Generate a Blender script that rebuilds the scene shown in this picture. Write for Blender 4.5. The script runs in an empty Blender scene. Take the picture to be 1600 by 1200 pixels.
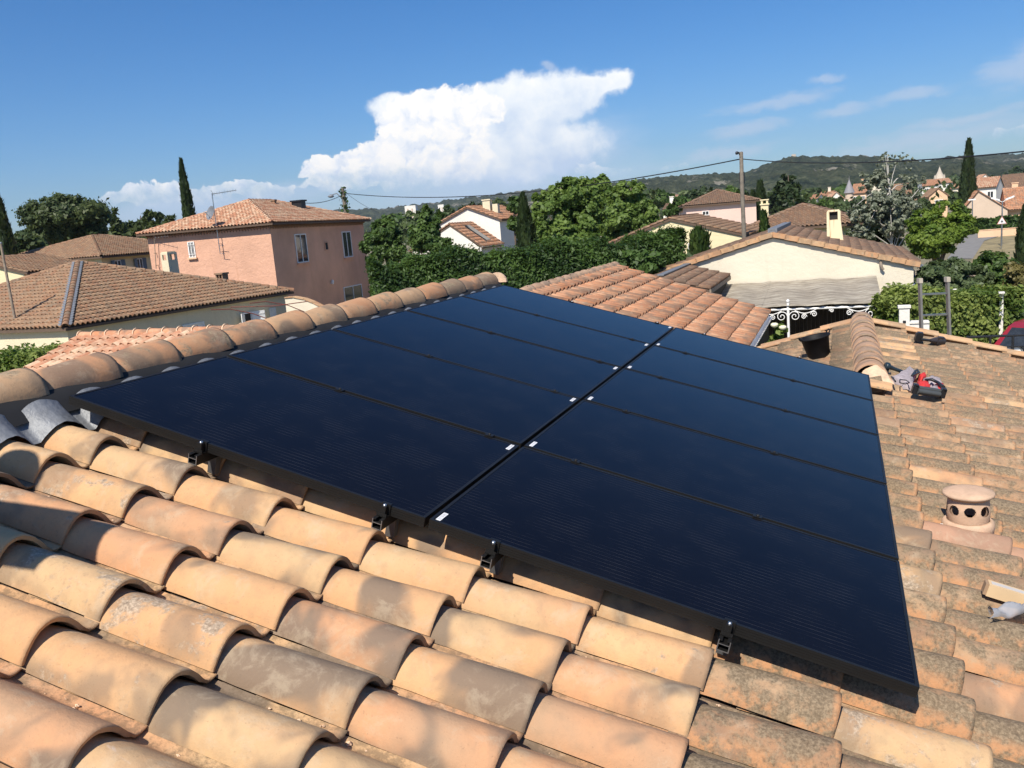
import bpy, math, random
import numpy as np
from mathutils import Matrix, Vector
R_ = math.radians
S = bpy.context.scene
COL = S.collection

# ------------------------------------------------------------------ camera
CF = 1352.56
CC = np.array([2.99315305, -2.63642558, 0.54150006])
CR = np.array([0.93416609, 0.3477922, -0.07983919])
CU = np.array([0.01102731, 0.19549706, 0.98064229])
CW = np.array([-0.35666806, 0.91696319, -0.17879152])
cam = bpy.data.cameras.new("camera")
cam.sensor_width = 36.0
cam.lens = 36.0 * CF / 1600.0
cam.clip_start = 0.05
cam.clip_end = 20000
camo = bpy.data.objects.new("camera", cam)
COL.objects.link(camo)
camo.matrix_world = Matrix(((CR[0], CU[0], -CW[0], CC[0]), (CR[1], CU[1], -CW[1], CC[1]),
                            (CR[2], CU[2], -CW[2], CC[2]), (0, 0, 0, 1)))
S.camera = camo

# ------------------------------------------------------------------ sun, sky, exposure
SUN_AZ = R_(-176.0)          # clockwise from +Y
SUN_EL = R_(49.0)
TO_SUN = Vector((math.sin(SUN_AZ) * math.cos(SUN_EL), math.cos(SUN_AZ) * math.cos(SUN_EL), math.sin(SUN_EL)))
sun = bpy.data.lights.new("sun", 'SUN')
sun.energy = 4.8
sun.angle = R_(0.53)
sun.color = (1.0, 0.93, 0.82)
suno = bpy.data.objects.new("sun", sun)
COL.objects.link(suno)
suno.rotation_euler = (-TO_SUN).to_track_quat('-Z', 'Y').to_euler()
S.view_settings.view_transform = 'Standard'
S.view_settings.look = 'None'
S.view_settings.exposure = 0.42
S.view_settings.gamma = 1.0
S.view_settings.use_curve_mapping = False
S.cycles.max_bounces = 6
S.cycles.transparent_max_bounces = 8


def ray(px, py):
    return CW + CR * (px - 800) / CF - CU * (py - 600) / CF


def at(px, py, depth):
    return CC + depth * ray(px, py)


def onz(px, py, z):
    d = ray(px, py)
    return CC + d * (z - CC[2]) / d[2]


def ony(px, py, y):
    d = ray(px, py)
    return CC + d * (y - CC[1]) / d[1]


def onx(px, py, x):
    d = ray(px, py)
    return CC + d * (x - CC[0]) / d[0]


def proj(p):
    d = np.asarray(p, float) - CC
    z = d @ CW
    return 800 + CF * (d @ CR) / z, 600 - CF * (d @ CU) / z, z


# ------------------------------------------------------------------ node helpers
class NT:
    def __init__(self, nt):
        self.nt = nt

    def n(self, typ, **kw):
        nd = self.nt.nodes.new(typ)
        for k, v in kw.items():
            setattr(nd, k, v)
        return nd

    def put(self, sock, v):
        if hasattr(v, 'is_linked') or isinstance(v, bpy.types.NodeSocket):
            self.nt.links.new(v, sock)
        else:
            if isinstance(v, (tuple, list)) and len(v) == 3 and sock.type == 'RGBA':
                v = (*v, 1)
            sock.default_value = v

    def m(self, op, a, b=None, c=None, clamp=False):
        nd = self.n('ShaderNodeMath', operation=op, use_clamp=clamp)
        for i, v in enumerate((a, b, c)):
            if v is not None:
                self.put(nd.inputs[i], v)
        return nd.outputs[0]

    def vm(self, op, a, b=None, scale=None):
        nd = self.n('ShaderNodeVectorMath', operation=op)
        self.put(nd.inputs[0], a)
        if b is not None:
            self.put(nd.inputs[1], b)
        if scale is not None:
            self.put(nd.inputs['Scale'], scale)
        return nd.outputs[0]

    def noise(self, vec, scale, detail=4, rough=0.55, dist=0.0):
        nd = self.n('ShaderNodeTexNoise')
        self.put(nd.inputs['Vector'], vec)
        nd.inputs['Scale'].default_value = scale
        nd.inputs['Detail'].default_value = detail
        nd.inputs['Roughness'].default_value = rough
        nd.inputs['Distortion'].default_value = dist
        return nd.outputs['Fac']

    def ramp(self, fac, stops, interp='LINEAR'):
        nd = self.n('ShaderNodeValToRGB')
        cr = nd.color_ramp
        cr.interpolation = interp
        while len(cr.elements) < len(stops):
            cr.elements.new(0.5)
        for e, (p, c) in zip(cr.elements, stops):
            e.position = p
            e.color = (*c, 1) if len(c) == 3 else c
        self.put(nd.inputs[0], fac)
        return nd.outputs[0]

    def mix(self, fac, a, b, blend='MIX'):
        nd = self.n('ShaderNodeMix', data_type='RGBA', blend_type=blend)
        self.put(nd.inputs[0], fac)
        self.put(nd.inputs[6], a)
        self.put(nd.inputs[7], b)
        return nd.outputs[2]

    def sstep(self, x, lo, hi):
        nd = self.n('ShaderNodeMapRange', interpolation_type='SMOOTHSTEP')
        self.put(nd.inputs[0], x)
        nd.inputs[1].default_value = lo
        nd.inputs[2].default_value = hi
        return nd.outputs[0]


def new_mat(name):
    m = bpy.data.materials.new(name)
    m.use_nodes = True
    t = NT(m.node_tree)
    b = m.node_tree.nodes['Principled BSDF']
    return m, t, b


def bump(t, b, h, strength=0.3, dist=0.01):
    nd = t.n('ShaderNodeBump')
    nd.inputs['Strength'].default_value = strength
    nd.inputs['Distance'].default_value = dist
    t.put(nd.inputs['Height'], h)
    t.nt.links.new(nd.outputs[0], b.inputs['Normal'])


def simple(name, c, rough=0.6, metal=0.0, var=0.12, scale=6.0, bmp=0.0, spec=0.5):
    m, t, b = new_mat(name)
    co = t.n('ShaderNodeTexCoord').outputs['Object']
    f = t.noise(co, scale, 5, 0.6)
    lo = tuple(max(0, x * (1 - var)) for x in c)
    hi = tuple(min(1, x * (1 + var)) for x in c)
    t.put(b.inputs['Base Color'], t.ramp(f, [(0.3, lo), (0.7, hi)]))
    b.inputs['Roughness'].default_value = rough
    b.inputs['Metallic'].default_value = metal
    b.inputs['Specular IOR Level'].default_value = spec
    if bmp:
        bump(t, b, t.noise(co, scale * 6, 4), bmp, 0.01)
    return m


def stucco(name, c, stain=0.15, bmp=0.4):
    m, t, b = new_mat(name)
    co = t.n('ShaderNodeTexCoord').outputs['Object']
    big = t.noise(co, 0.55, 5, 0.6)
    mp = t.n('ShaderNodeMapping')
    mp.inputs['Scale'].default_value = (2.6, 2.6, 0.22)
    t.put(mp.inputs[0], co)
    streak = t.noise(mp.outputs[0], 1.6, 4, 0.6)
    fine = t.noise(co, 14, 4, 0.7)
    base = t.ramp(big, [(0.3, tuple(x * (1 - stain) for x in c)), (0.65, c)])
    dirty = tuple(x * y for x, y in zip(c, (0.72, 0.68, 0.62)))
    col = t.mix(t.m('MULTIPLY', t.sstep(streak, 0.55, 0.8), stain * 2.4, clamp=True), base, dirty)
    col = t.mix(t.m('MULTIPLY', t.sstep(fine, 0.5, 0.75), 0.12), col, tuple(x * 0.75 for x in c))
    t.put(b.inputs['Base Color'], col)
    b.inputs['Roughness'].default_value = 0.9
    b.inputs['Specular IOR Level'].default_value = 0.2
    bump(t, b, t.m('ADD', t.noise(co, 45, 4, 0.7), t.m('MULTIPLY', t.noise(co, 5.5, 5, 0.65), 2.5)), bmp, 0.02)
    return m


def clay(name, mode, pal, lichen=0.0, lich_col=(0.2, 0.17, 0.115), smoke=0.5, fine_scale=1.0, patch=1.0, white=0.0):
    """clay tile: mode 'object' = one tile per object, 'attr' = joined tiles with a point attribute."""
    m, t, b = new_mat(name)
    if mode == 'object':
        co = t.n('ShaderNodeTexCoord').outputs['Object']
        r = t.n('ShaderNodeObjectInfo').outputs['Random']
    else:
        co = t.n('ShaderNodeNewGeometry').outputs['Position']
        r = t.n('ShaderNodeAttribute', attribute_name='rnd').outputs['Fac']
    off = t.n('ShaderNodeCombineXYZ')
    t.put(off.inputs[0], t.m('MULTIPLY', r, 57.3))
    t.put(off.inputs[1], t.m('MULTIPLY', r, 131.7))
    t.put(off.inputs[2], t.m('MULTIPLY', r, 23.1))
    v = t.vm('ADD', co, off.outputs[0])
    r2 = t.m('FRACT', t.m('MULTIPLY', r, 17.77))
    r3 = t.m('FRACT', t.m('MULTIPLY', r, 41.31))
    n1 = t.noise(v, 3.6 * patch, 3, 0.5, 0.4)
    n2 = t.noise(v, 22, 5, 0.65)
    n3 = t.noise(v, 90 * fine_scale, 4, 0.75)
    sel = t.m('ADD', t.m('MULTIPLY', r, 0.62), t.m('MULTIPLY', t.m('SUBTRACT', n1, 0.19), 0.75), clamp=True)
    col = t.ramp(sel, [(i / (len(pal) - 1) * 0.9 + 0.05, c) for i, c in enumerate(pal)])
    sm = t.sstep(t.m('ADD', t.noise(v, 4.2 * patch, 3, 0.45, 0.5), t.m('MULTIPLY', t.m('SUBTRACT', r2, 0.5), 0.14)), 0.47, 0.61)
    col = t.mix(t.m('MULTIPLY', sm, smoke), col, (0.165, 0.13, 0.10))
    col = t.mix(t.m('MULTIPLY', t.sstep(n2, 0.42, 0.72), 0.42), col, t.mix(0.6, col, (0.26, 0.19, 0.125)))
    buff = t.sstep(t.noise(v, 8.5, 6, 0.72, 0.5), 0.50, 0.68)
    col = t.mix(t.m('MULTIPLY', buff, 0.34), col, (0.50, 0.41, 0.29))
    scuff = t.sstep(t.noise(t.vm('MULTIPLY', v, (9.0, 30.0, 20.0)), 1.3, 5, 0.75), 0.70, 0.78)
    col = t.mix(t.m('MULTIPLY', scuff, 0.4), col, (0.62, 0.55, 0.46))
    if lichen > 0:
        lm = t.m('ADD', t.noise(v, 9, 6, 0.72, 0.3), t.m('MULTIPLY', t.m('SUBTRACT', r3, 0.5), 0.14))
        lf = t.sstep(lm, 0.62 - 0.26 * lichen, 0.72 - 0.2 * lichen)
        lc = t.ramp(n3, [(0.34, tuple(x * 0.55 for x in lich_col)), (0.5, lich_col), (0.66, tuple(min(1, x * 1.75) for x in lich_col))])
        col = t.mix(t.m('MULTIPLY', lf, 0.88), col, lc)
        dk = t.sstep(t.noise(v, 46, 5, 0.7), 0.56, 0.66)
        col = t.mix(t.m('MULTIPLY', dk, 0.5 * lichen), col, (0.055, 0.045, 0.035))
    if white > 0:
        wf = t.m('MULTIPLY', t.sstep(t.noise(v, 6.5, 6, 0.7, 0.6), 0.63, 0.76), t.sstep(r3, 0.55, 0.75))
        col = t.mix(t.m('MULTIPLY', wf, white), col, (0.66, 0.60, 0.55))
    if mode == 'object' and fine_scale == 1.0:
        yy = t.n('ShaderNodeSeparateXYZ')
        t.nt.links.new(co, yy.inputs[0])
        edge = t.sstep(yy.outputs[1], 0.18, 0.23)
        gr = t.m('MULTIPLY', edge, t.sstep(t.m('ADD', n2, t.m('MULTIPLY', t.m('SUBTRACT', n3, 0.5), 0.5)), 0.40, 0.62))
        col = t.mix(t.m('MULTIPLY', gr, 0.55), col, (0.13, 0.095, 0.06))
        if lichen > 0.5:
            ed = t.m('MAXIMUM', t.sstep(yy.outputs[0], -0.030, -0.010), t.sstep(yy.outputs[1], 0.040, 0.008))
            ed = t.m('MULTIPLY', ed, t.sstep(t.m('ADD', t.noise(v, 13, 5, 0.7), t.m('MULTIPLY', n2, 0.4)), 0.62, 0.80))
            col = t.mix(t.m('MULTIPLY', ed, 0.85), col, (0.50, 0.255, 0.125))
    sp = t.sstep(n3, 0.60, 0.70)
    col = t.mix(t.m('MULTIPLY', sp, 0.30), col, (0.13, 0.09, 0.06))
    t.put(b.inputs['Base Color'], col)
    b.inputs['Roughness'].default_value = 0.88
    b.inputs['Specular IOR Level'].default_value = 0.22
    bump(t, b, t.m('ADD', t.m('MULTIPLY', n2, 0.6), t.m('MULTIPLY', n3, 0.5)), 0.62 + 0.3 * lichen, 0.005)
    return m


def leafmat(name, dark, light, trans=0.3):
    m, t, b = new_mat(name)
    r = t.n('ShaderNodeAttribute', attribute_name='rnd').outputs['Fac']
    mid = tuple((a + c) / 2 for a, c in zip(dark, light))
    col = t.ramp(r, [(0.05, dark), (0.5, mid), (0.95, light)])
    t.put(b.inputs['Base Color'], col)
    b.inputs['Roughness'].default_value = 0.55
    b.inputs['Specular IOR Level'].default_value = 0.35
    tr = t.n('ShaderNodeBsdfTranslucent')
    t.put(tr.inputs[0], t.mix(0.35, col, (0.20, 0.28, 0.02)))
    mx = t.n('ShaderNodeMixShader')
    mx.inputs[0].default_value = trans
    t.nt.links.new(b.outputs[0], mx.inputs[1])
    t.nt.links.new(tr.outputs[0], mx.inputs[2])
    t.nt.links.new(mx.outputs[0], t.nt.nodes['Material Output'].inputs[0])
    return m


# ------------------------------------------------------------------ world: physical sky with procedural clouds
world = bpy.data.worlds.new("World")
S.world = world
world.use_nodes = True
SKY_STRENGTH = 0.072


def build_world():
    nt = world.node_tree
    nt.nodes.clear()
    t = NT(nt)
    out = t.n('ShaderNodeOutputWorld')
    sky = t.n('ShaderNodeTexSky', sky_type='NISHITA')
    sky.sun_disc = False
    sky.sun_elevation = SUN_EL
    sky.sun_rotation = SUN_AZ
    sky.air_density = 1.0
    sky.dust_density = 0.6
    sky.ozone_density = 2.2
    hs = t.n('ShaderNodeHueSaturation')
    hs.inputs['Saturation'].default_value = 1.20
    nt.links.new(t.mix(1.0, sky.outputs[0], (0.77, 0.955, 1.23), 'MULTIPLY'), hs.inputs['Color'])
    bg = t.n('ShaderNodeBackground')
    bg.inputs['Strength'].default_value = SKY_STRENGTH
    nt.links.new(hs.outputs[0], bg.inputs[0])
    g = t.n('ShaderNodeTexCoord').outputs['Generated']
    sp = t.n('ShaderNodeSeparateXYZ')
    nt.links.new(g, sp.inputs[0])
    az = t.m('MULTIPLY', t.m('ARCTAN2', sp.outputs[0], sp.outputs[1]), 180 / math.pi)
    el = t.m('MULTIPLY', t.m('ARCSINE', sp.outputs[2]), 180 / math.pi)
    cb = t.n('ShaderNodeCombineXYZ')
    nt.links.new(az, cb.inputs[0])
    nt.links.new(el, cb.inputs[1])
    p0 = cb.outputs[0]

    def warp(p, scale, amp, detail):
        nd = t.n('ShaderNodeTexNoise')
        t.put(nd.inputs['Vector'], p)
        nd.inputs['Scale'].default_value = scale
        nd.inputs['Detail'].default_value = detail
        nd.inputs['Roughness'].default_value = 0.6
        o = t.vm('SUBTRACT', nd.outputs['Color'], (0.5, 0.5, 0.5))
        return t.vm('ADD', p, t.vm('SCALE', o, scale=amp))

    def angles(px, py):
        d = ray(px, py)
        return math.degrees(math.atan2(d[0], d[1])), math.degrees(math.asin(d[2] / np.linalg.norm(d)))

    def field(p, ells):
        res = None
        s = t.n('ShaderNodeSeparateXYZ')
        t.put(s.inputs[0], p)
        for (px, py, hw, hh, rot) in ells:
            a0, e0 = angles(px, py)
            k = 180 / math.pi / CF * 0.97
            c, si = math.cos(R_(rot)), math.sin(R_(rot))
            du = t.m('SUBTRACT', s.outputs[0], a0)
            dv = t.m('SUBTRACT', s.outputs[1], e0)
            u = t.m('MULTIPLY_ADD', du, c / (hw * k), t.m('MULTIPLY', dv, si / (hw * k)))
            v = t.m('MULTIPLY_ADD', du, -si / (hh * k), t.m('MULTIPLY', dv, c / (hh * k)))
            q = t.m('SUBTRACT', 1.0, t.m('SQRT', t.m('ADD', t.m('MULTIPLY', u, u), t.m('MULTIPLY', v, v))))
            res = q if res is None else t.m('SMOOTH_MAX', res, q, 0.12)
        return res

    pc = warp(warp(p0, 0.42, 2.0, 3), 1.5, 0.85, 5)
    cum = field(pc, [(632, 195, 50, 46, 5), (700, 180, 92, 44, 3), (600, 240, 62, 30, 10), (560, 257, 56, 27, 6), (640, 268, 70, 32, 0),
                     (504, 268, 36, 22, 10), (535, 290, 70, 14, 0), (700, 235, 80, 56, 0), (243, 303, 44, 17, 3),
                     (330, 305, 60, 16, 4), (400, 300, 40, 16, 0), (438, 299, 28, 15, 0), (188, 306, 22, 10, 0), (944, 269, 40, 9, 0), (1048, 267, 26, 8, 10), (1590, 214, 36, 13, 5)])
    pw = warp(warp(p0, 0.3, 1.2, 2), 1.0, 0.8, 6)
    anv = field(pw, [(800, 172, 165, 54, 8), (880, 150, 100, 34, 8), (935, 134, 62, 19, 12), (790, 235, 170, 60, 0), (650, 165, 78, 26, 0)])
    hazy = field(pw, [(770, 290, 330, 62, 2), (330, 322, 300, 34, 2), (860, 250, 170, 80, 6)])
    mp = t.n('ShaderNodeMapping')
    mp.inputs['Scale'].default_value = (0.35, 1.5, 1)
    mp.inputs['Rotation'].default_value = (0, 0, R_(6))
    t.put(mp.inputs[0], p0)
    streak = t.noise(mp.outputs[0], 0.9, 6, 0.62, 0.3)
    wis = field(pw, [(1215, 160, 120, 14, 4), (1165, 205, 84, 15, 6), (1290, 128, 32, 9, 3), (1430, 146, 78, 13, 2), (1450, 218, 200, 24, 5),
                     (1310, 172, 60, 12, 3), (1590, 105, 80, 34, 20), (857, 101, 18, 9, -40), (1130, 240, 120, 14, 4), (1500, 190, 140, 12, 6)])
    fine = t.noise(p0, 1.4, 8, 0.62)
    a_c = t.m('MULTIPLY', t.sstep(t.m('ADD', cum, t.m('MULTIPLY', t.m('SUBTRACT', fine, 0.5), 0.55)), 0.0, 0.16), t.sstep(t.m('ADD', el, t.m('MULTIPLY', t.m('SUBTRACT', fine, 0.5), 2.2)), 2.5, 4.7))
    a_a = t.sstep(t.m('ADD', anv, t.m('MULTIPLY', t.m('SUBTRACT', t.noise(p0, 0.9, 7, 0.62), 0.5), 0.55)), -0.04, 0.30)
    a_h = t.m('MULTIPLY', t.sstep(t.m('ADD', hazy, t.m('MULTIPLY', t.m('SUBTRACT', streak, 0.5), 0.6)), -0.1, 0.9), 0.75)
    a_w = t.m('MULTIPLY', t.sstep(t.m('ADD', wis, t.m('MULTIPLY', t.m('SUBTRACT', streak, 0.5), 1.5)), 0.0, 0.9), 0.5)
    # sunlit and shaded sides painted into the cloud colours
    n_a = t.noise(pc, 0.75, 5, 0.55)
    n_b = t.noise(t.vm('ADD', pc, (-0.42, 0.55, 0.0)), 0.75, 5, 0.55)
    puff = t.m('ADD', 0.5, t.m('ADD', t.m('MULTIPLY', t.m('SUBTRACT', n_a, n_b), 0.9), t.m('MULTIPLY', t.m('SUBTRACT', el, 4.6), 0.02)))
    c_c = t.ramp(puff, [(0.28, (0.66, 0.74, 0.88)), (0.44, (0.88, 0.91, 0.96)), (0.6, (1.04, 1.01, 0.97))])
    soft = t.noise(pw, 0.33, 5, 0.55)
    c_a = t.ramp(t.m('ADD', soft, t.m('MULTIPLY', t.m('SUBTRACT', el, 7.0), 0.045)), [(0.25, (0.55, 0.68, 0.88)), (0.5, (0.84, 0.90, 0.97)), (0.68, (1.02, 1.02, 1.01))])

    def bgc(c, s=1.0):
        nd = t.n('ShaderNodeBackground')
        t.put(nd.inputs[0], c)
        nd.inputs[1].default_value = s
        return nd.outputs[0]

    def over(a, base, top):
        nd = t.n('ShaderNodeMixShader')
        t.put(nd.inputs[0], a)
        nt.links.new(base, nd.inputs[1])
        nt.links.new(top, nd.inputs[2])
        return nd.outputs[0]

    sh = over(a_w, bg.outputs[0], bgc((0.60, 0.68, 0.82), 0.80))
    sh = over(a_h, sh, bgc((0.56, 0.69, 0.90), 0.80))
    sh = over(a_a, sh, bgc(c_a, 0.84))
    sh = over(a_c, sh, bgc(c_c, 0.86))
    nt.links.new(sh, out.inputs[0])


build_world()

# ------------------------------------------------------------------ mesh helpers
ZG = -4.2                       # ground level


def put_mesh(name, V, F, mats, mi=None, rnd=None, smooth=False):
    me = bpy.data.meshes.new(name)
    V = np.asarray(V, np.float32).reshape(-1, 3)
    if isinstance(F, np.ndarray):
        nf, k = F.shape
        tot = np.full(nf, k, np.int32)
        idx = F.astype(np.int32).ravel()
    else:
        nf = len(F)
        tot = np.array([len(f) for f in F], np.int32)
        idx = np.concatenate([np.asarray(f, np.int32) for f in F]) if nf else np.zeros(0, np.int32)
    me.vertices.add(len(V))
    me.vertices.foreach_set('co', V.ravel())
    me.loops.add(len(idx))
    me.loops.foreach_set('vertex_index', idx)
    me.polygons.add(nf)
    st = np.zeros(nf, np.int32)
    st[1:] = np.cumsum(tot)[:-1]
    me.polygons.foreach_set('loop_start', st)
    if smooth is not False:
        me.polygons.foreach_set('use_smooth', np.full(nf, bool(smooth)) if smooth is True else np.asarray(smooth, bool))
    for m in (mats if isinstance(mats, (list, tuple)) else [mats]):
        me.materials.append(m)
    if mi is not None:
        me.polygons.foreach_set('material_index', np.asarray(mi, np.int32))
    if rnd is not None:
        a = me.attributes.new('rnd', 'FLOAT', 'POINT')
        a.data.foreach_set('value', np.asarray(rnd, np.float32))
    me.update(calc_edges=True)
    me.validate()
    return me


class MB:
    """collects shapes for one mesh"""
    def __init__(self):
        self.v, self.f, self.mi, self.sm, self.r = [], [], [], [], []

    def add(self, V, F, mi=0, smooth=False, rnd=0.5):
        o = len(self.v)
        self.v += [tuple(map(float, p)) for p in V]
        self.f += [tuple(int(i) + o for i in f) for f in F]
        self.mi += [mi] * len(F)
        self.sm += [smooth] * len(F)
        self.r += [rnd] * len(V)
        return self

    def box(self, c, s, mi=0, M=None):
        c = np.array(c, float)
        h = np.array(s, float) / 2
        V = [c + h * np.array((x, y, z)) for z in (-1, 1) for y in (-1, 1) for x in (-1, 1)]
        if M is not None:
            V = [np.array(M @ Vector(p)) for p in V]
        return self.add(V, [(0, 2, 3, 1), (4, 5, 7, 6), (0, 1, 5, 4), (2, 6, 7, 3), (0, 4, 6, 2), (1, 3, 7, 5)], mi)

    def obox(self, o, ex, ey, ez, mi=0):
        """parallelepiped from corner o with edge vectors"""
        o, ex, ey, ez = (np.array(a, float) for a in (o, ex, ey, ez))
        V = [o + x * ex + y * ey + z * ez for z in (0, 1) for y in (0, 1) for x in (0, 1)]
        F = [(0, 2, 3, 1), (4, 5, 7, 6), (0, 1, 5, 4), (2, 6, 7, 3), (0, 4, 6, 2), (1, 3, 7, 5)]
        if np.dot(np.cross(ex, ey), ez) < 0:
            F = [f[::-1] for f in F]
        return self.add(V, F, mi)

    def tube(self, pts, rad, seg=8, mi=0, smooth=True, caps=True):
        pts = [np.array(p, float) for p in pts]
        n = len(pts)
        if not hasattr(rad, '__len__'):
            rad = [rad] * n
        V, F = [], []
        ref = None
        for i, p in enumerate(pts):
            d = pts[min(i + 1, n - 1)] - pts[max(i - 1, 0)]
            d = d / (np.linalg.norm(d) + 1e-9)
            if ref is None:
                ref = np.array((0, 0, 1.)) if abs(d[2]) < 0.9 else np.array((1., 0, 0))
            a = np.cross(d, ref)
            a /= np.linalg.norm(a) + 1e-9
            b = np.cross(a, d)
            ref = b
            for k in range(seg):
                th = 2 * math.pi * k / seg
                V.append(p + rad[i] * (math.cos(th) * a + math.sin(th) * b))
        for i in range(n - 1):
            for k in range(seg):
                k2 = (k + 1) % seg
                F.append((i * seg + k, i * seg + k2, (i + 1) * seg + k2, (i + 1) * seg + k))
        self.add(V, F, mi, smooth)
        if caps:
            self.add(V[:seg], [tuple(range(seg))[::-1]], mi)
            self.add(V[-seg:], [tuple(range(seg))], mi)
        return self

    def lathe(self, prof, c, seg=24, mi=0, smooth=True, axis=None):
        """prof: list of (r, z)"""
        c = np.array(c, float)
        V, F = [], []
        for r, z in prof:
            for k in range(seg):
                th = 2 * math.pi * k / seg
                p = np.array((r * math.cos(th), r * math.sin(th), z))
                if axis is not None:
                    p = np.array(axis @ Vector(p))
                V.append(c + p)
        for i in range(len(prof) - 1):
            for k in range(seg):
                k2 = (k + 1) % seg
                F.append((i * seg + k, i * seg + k2, (i + 1) * seg + k2, (i + 1) * seg + k))
        return self.add(V, F, mi, smooth)

    def poly(self, P, mi=0):
        return self.add(P, [tuple(range(len(P)))], mi)

    def prism(self, P, d, mi=0):
        """polygon P extruded by vector d"""
        P = [np.array(p, float) for p in P]
        d = np.array(d, float)
        n = len(P)
        V = P + [p + d for p in P]
        nr = np.zeros(3)
        for i in range(n):
            nr += np.cross(P[i], P[(i + 1) % n])
        F = [tuple(range(n))[::-1], tuple(range(n, 2 * n))] + [(i, (i + 1) % n, (i + 1) % n + n, i + n) for i in range(n)]
        if np.dot(nr, d) < 0:
            F = [f[::-1] for f in F]
        return self.add(V, F, mi)

    def me(self, name, mats):
        return put_mesh(name, self.v, self.f, mats, self.mi, self.r, self.sm)


def tag(o, label=None, cat=None, group=None, kind=None):
    for k, v in (('label', label), ('category', cat), ('group', group), ('kind', kind)):
        if v:
            o[k] = v
    return o


def thing(name, label, cat, loc=(0, 0, 0), group=None, M=None):
    o = bpy.data.objects.new(name, None)
    o.empty_display_size = 0.2
    COL.objects.link(o)
    if M is not None:
        o.matrix_basis = M
    else:
        o.location = tuple(map(float, loc))
    return tag(o, label, cat, group)


def link(name, me, parent=None, M=None, local=False):
    """object in world coordinates under an unrotated parent (or in the parent's frame when local)"""
    o = bpy.data.objects.new(name, me)
    COL.objects.link(o)
    if parent is not None:
        o.parent = parent
        if not local:
            if parent.parent is None:
                o.matrix_parent_inverse = Matrix.Translation(-parent.matrix_basis.translation)
    if M is not None:
        o.matrix_basis = M
    return o


def structure(name, me):
    return tag(link(name, me), kind='structure')


def frame(o, ex, ey, ez):
    return Matrix(((ex[0], ey[0], ez[0], o[0]), (ex[1], ey[1], ez[1], o[1]), (ex[2], ey[2], ez[2], o[2]), (0, 0, 0, 1)))


# ------------------------------------------------------------------ materials
PAL_NEW = [(0.594, 0.387, 0.203), (0.558, 0.315, 0.158), (0.531, 0.356, 0.194), (0.54, 0.284, 0.149), (0.396, 0.27, 0.171)]
PAL_OLD = [(0.4, 0.212, 0.112), (0.336, 0.192, 0.108), (0.416, 0.272, 0.16), (0.32, 0.176, 0.096)]
M_TNEW = clay('clay_new', 'object', PAL_NEW, 0.0, smoke=0.86, white=0.5, patch=0.8)
M_TSPK = clay('clay_speckled', 'object', PAL_NEW, 0.28, (0.34, 0.27, 0.20), smoke=0.6, white=0.3)
M_TOLD = clay('clay_old', 'object', PAL_OLD, 0.82, (0.185, 0.142, 0.092), smoke=0.5)
M_TNEW_A = clay('clay_new_joined', 'attr', PAL_NEW, 0.1, smoke=0.7)
M_TOLD_A = clay('clay_old_joined', 'attr', PAL_OLD, 0.82, (0.185, 0.142, 0.092), smoke=0.5)
M_RIDGE = clay('clay_ridge', 'object', [(0.50, 0.27, 0.145), (0.46, 0.235, 0.125), (0.48, 0.30, 0.17), (0.38, 0.255, 0.155)], 0.22, (0.26, 0.20, 0.13), smoke=0.72, fine_scale=1.01)
M_RIDGE_OLD = clay('clay_ridge_old', 'object', [(0.50, 0.29, 0.17), (0.42, 0.27, 0.18), (0.48, 0.32, 0.2)], 0.35, (0.27, 0.21, 0.15), smoke=0.6, fine_scale=1.01)
M_VERGE = clay('clay_verge', 'object', [(0.58, 0.31, 0.155), (0.54, 0.345, 0.19), (0.51, 0.265, 0.135)], 0.2, (0.3, 0.23, 0.15), smoke=0.35, fine_scale=1.01)
M_VENT = clay('clay_vent', 'object', [(0.58, 0.385, 0.26), (0.60, 0.41, 0.28)], 0.0, smoke=0.22, patch=1.2, fine_scale=1.02)
M_TERR = clay('clay_smooth_red', 'object', [(0.44, 0.25, 0.165), (0.40, 0.235, 0.155)], 0.0, smoke=0.3)
PAL_BROWN = [(0.292, 0.163, 0.095), (0.241, 0.142, 0.086), (0.327, 0.202, 0.12), (0.275, 0.133, 0.073), (0.172, 0.116, 0.077)]
M_BR = clay('clay_brown', 'object', PAL_BROWN, 0.3, (0.21, 0.16, 0.11), smoke=0.4)
M_BR_A = clay('clay_brown_joined', 'attr', PAL_BROWN, 0.3, (0.21, 0.16, 0.11), smoke=0.4)
PAL_MIX = [(0.581, 0.396, 0.264), (0.458, 0.211, 0.123), (0.616, 0.44, 0.299), (0.422, 0.176, 0.097), (0.546, 0.317, 0.202)]
M_MIX = clay('clay_mixed', 'object', PAL_MIX, 0.0, smoke=0.2)
M_MIX_A = clay('clay_mixed_joined', 'attr', PAL_MIX, 0.0, smoke=0.25)
PAL_OR = [(0.521, 0.248, 0.13), (0.487, 0.21, 0.105), (0.554, 0.302, 0.176), (0.437, 0.202, 0.113), (0.529, 0.26, 0.139)]
M_OR = clay('clay_orange', 'object', PAL_OR, 0.12, (0.25, 0.17, 0.12), smoke=0.62, patch=0.7)
M_OR_A = clay('clay_orange_joined', 'attr', PAL_OR, 0.12, (0.25, 0.17, 0.12), smoke=0.62, patch=0.7)
M_DK_A = clay('clay_dark_joined', 'attr', [(0.22, 0.12, 0.075), (0.17, 0.10, 0.07), (0.26, 0.155, 0.095), (0.20, 0.10, 0.06)], 0.3, (0.15, 0.115, 0.085), smoke=0.45)
M_DK = clay('clay_dark', 'object', [(0.22, 0.12, 0.075), (0.17, 0.10, 0.07), (0.26, 0.155, 0.095), (0.20, 0.10, 0.06)], 0.3, (0.15, 0.115, 0.085), smoke=0.45)
M_CREAM = stucco('cream_render', (0.75, 0.675, 0.53), 0.12)
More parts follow.
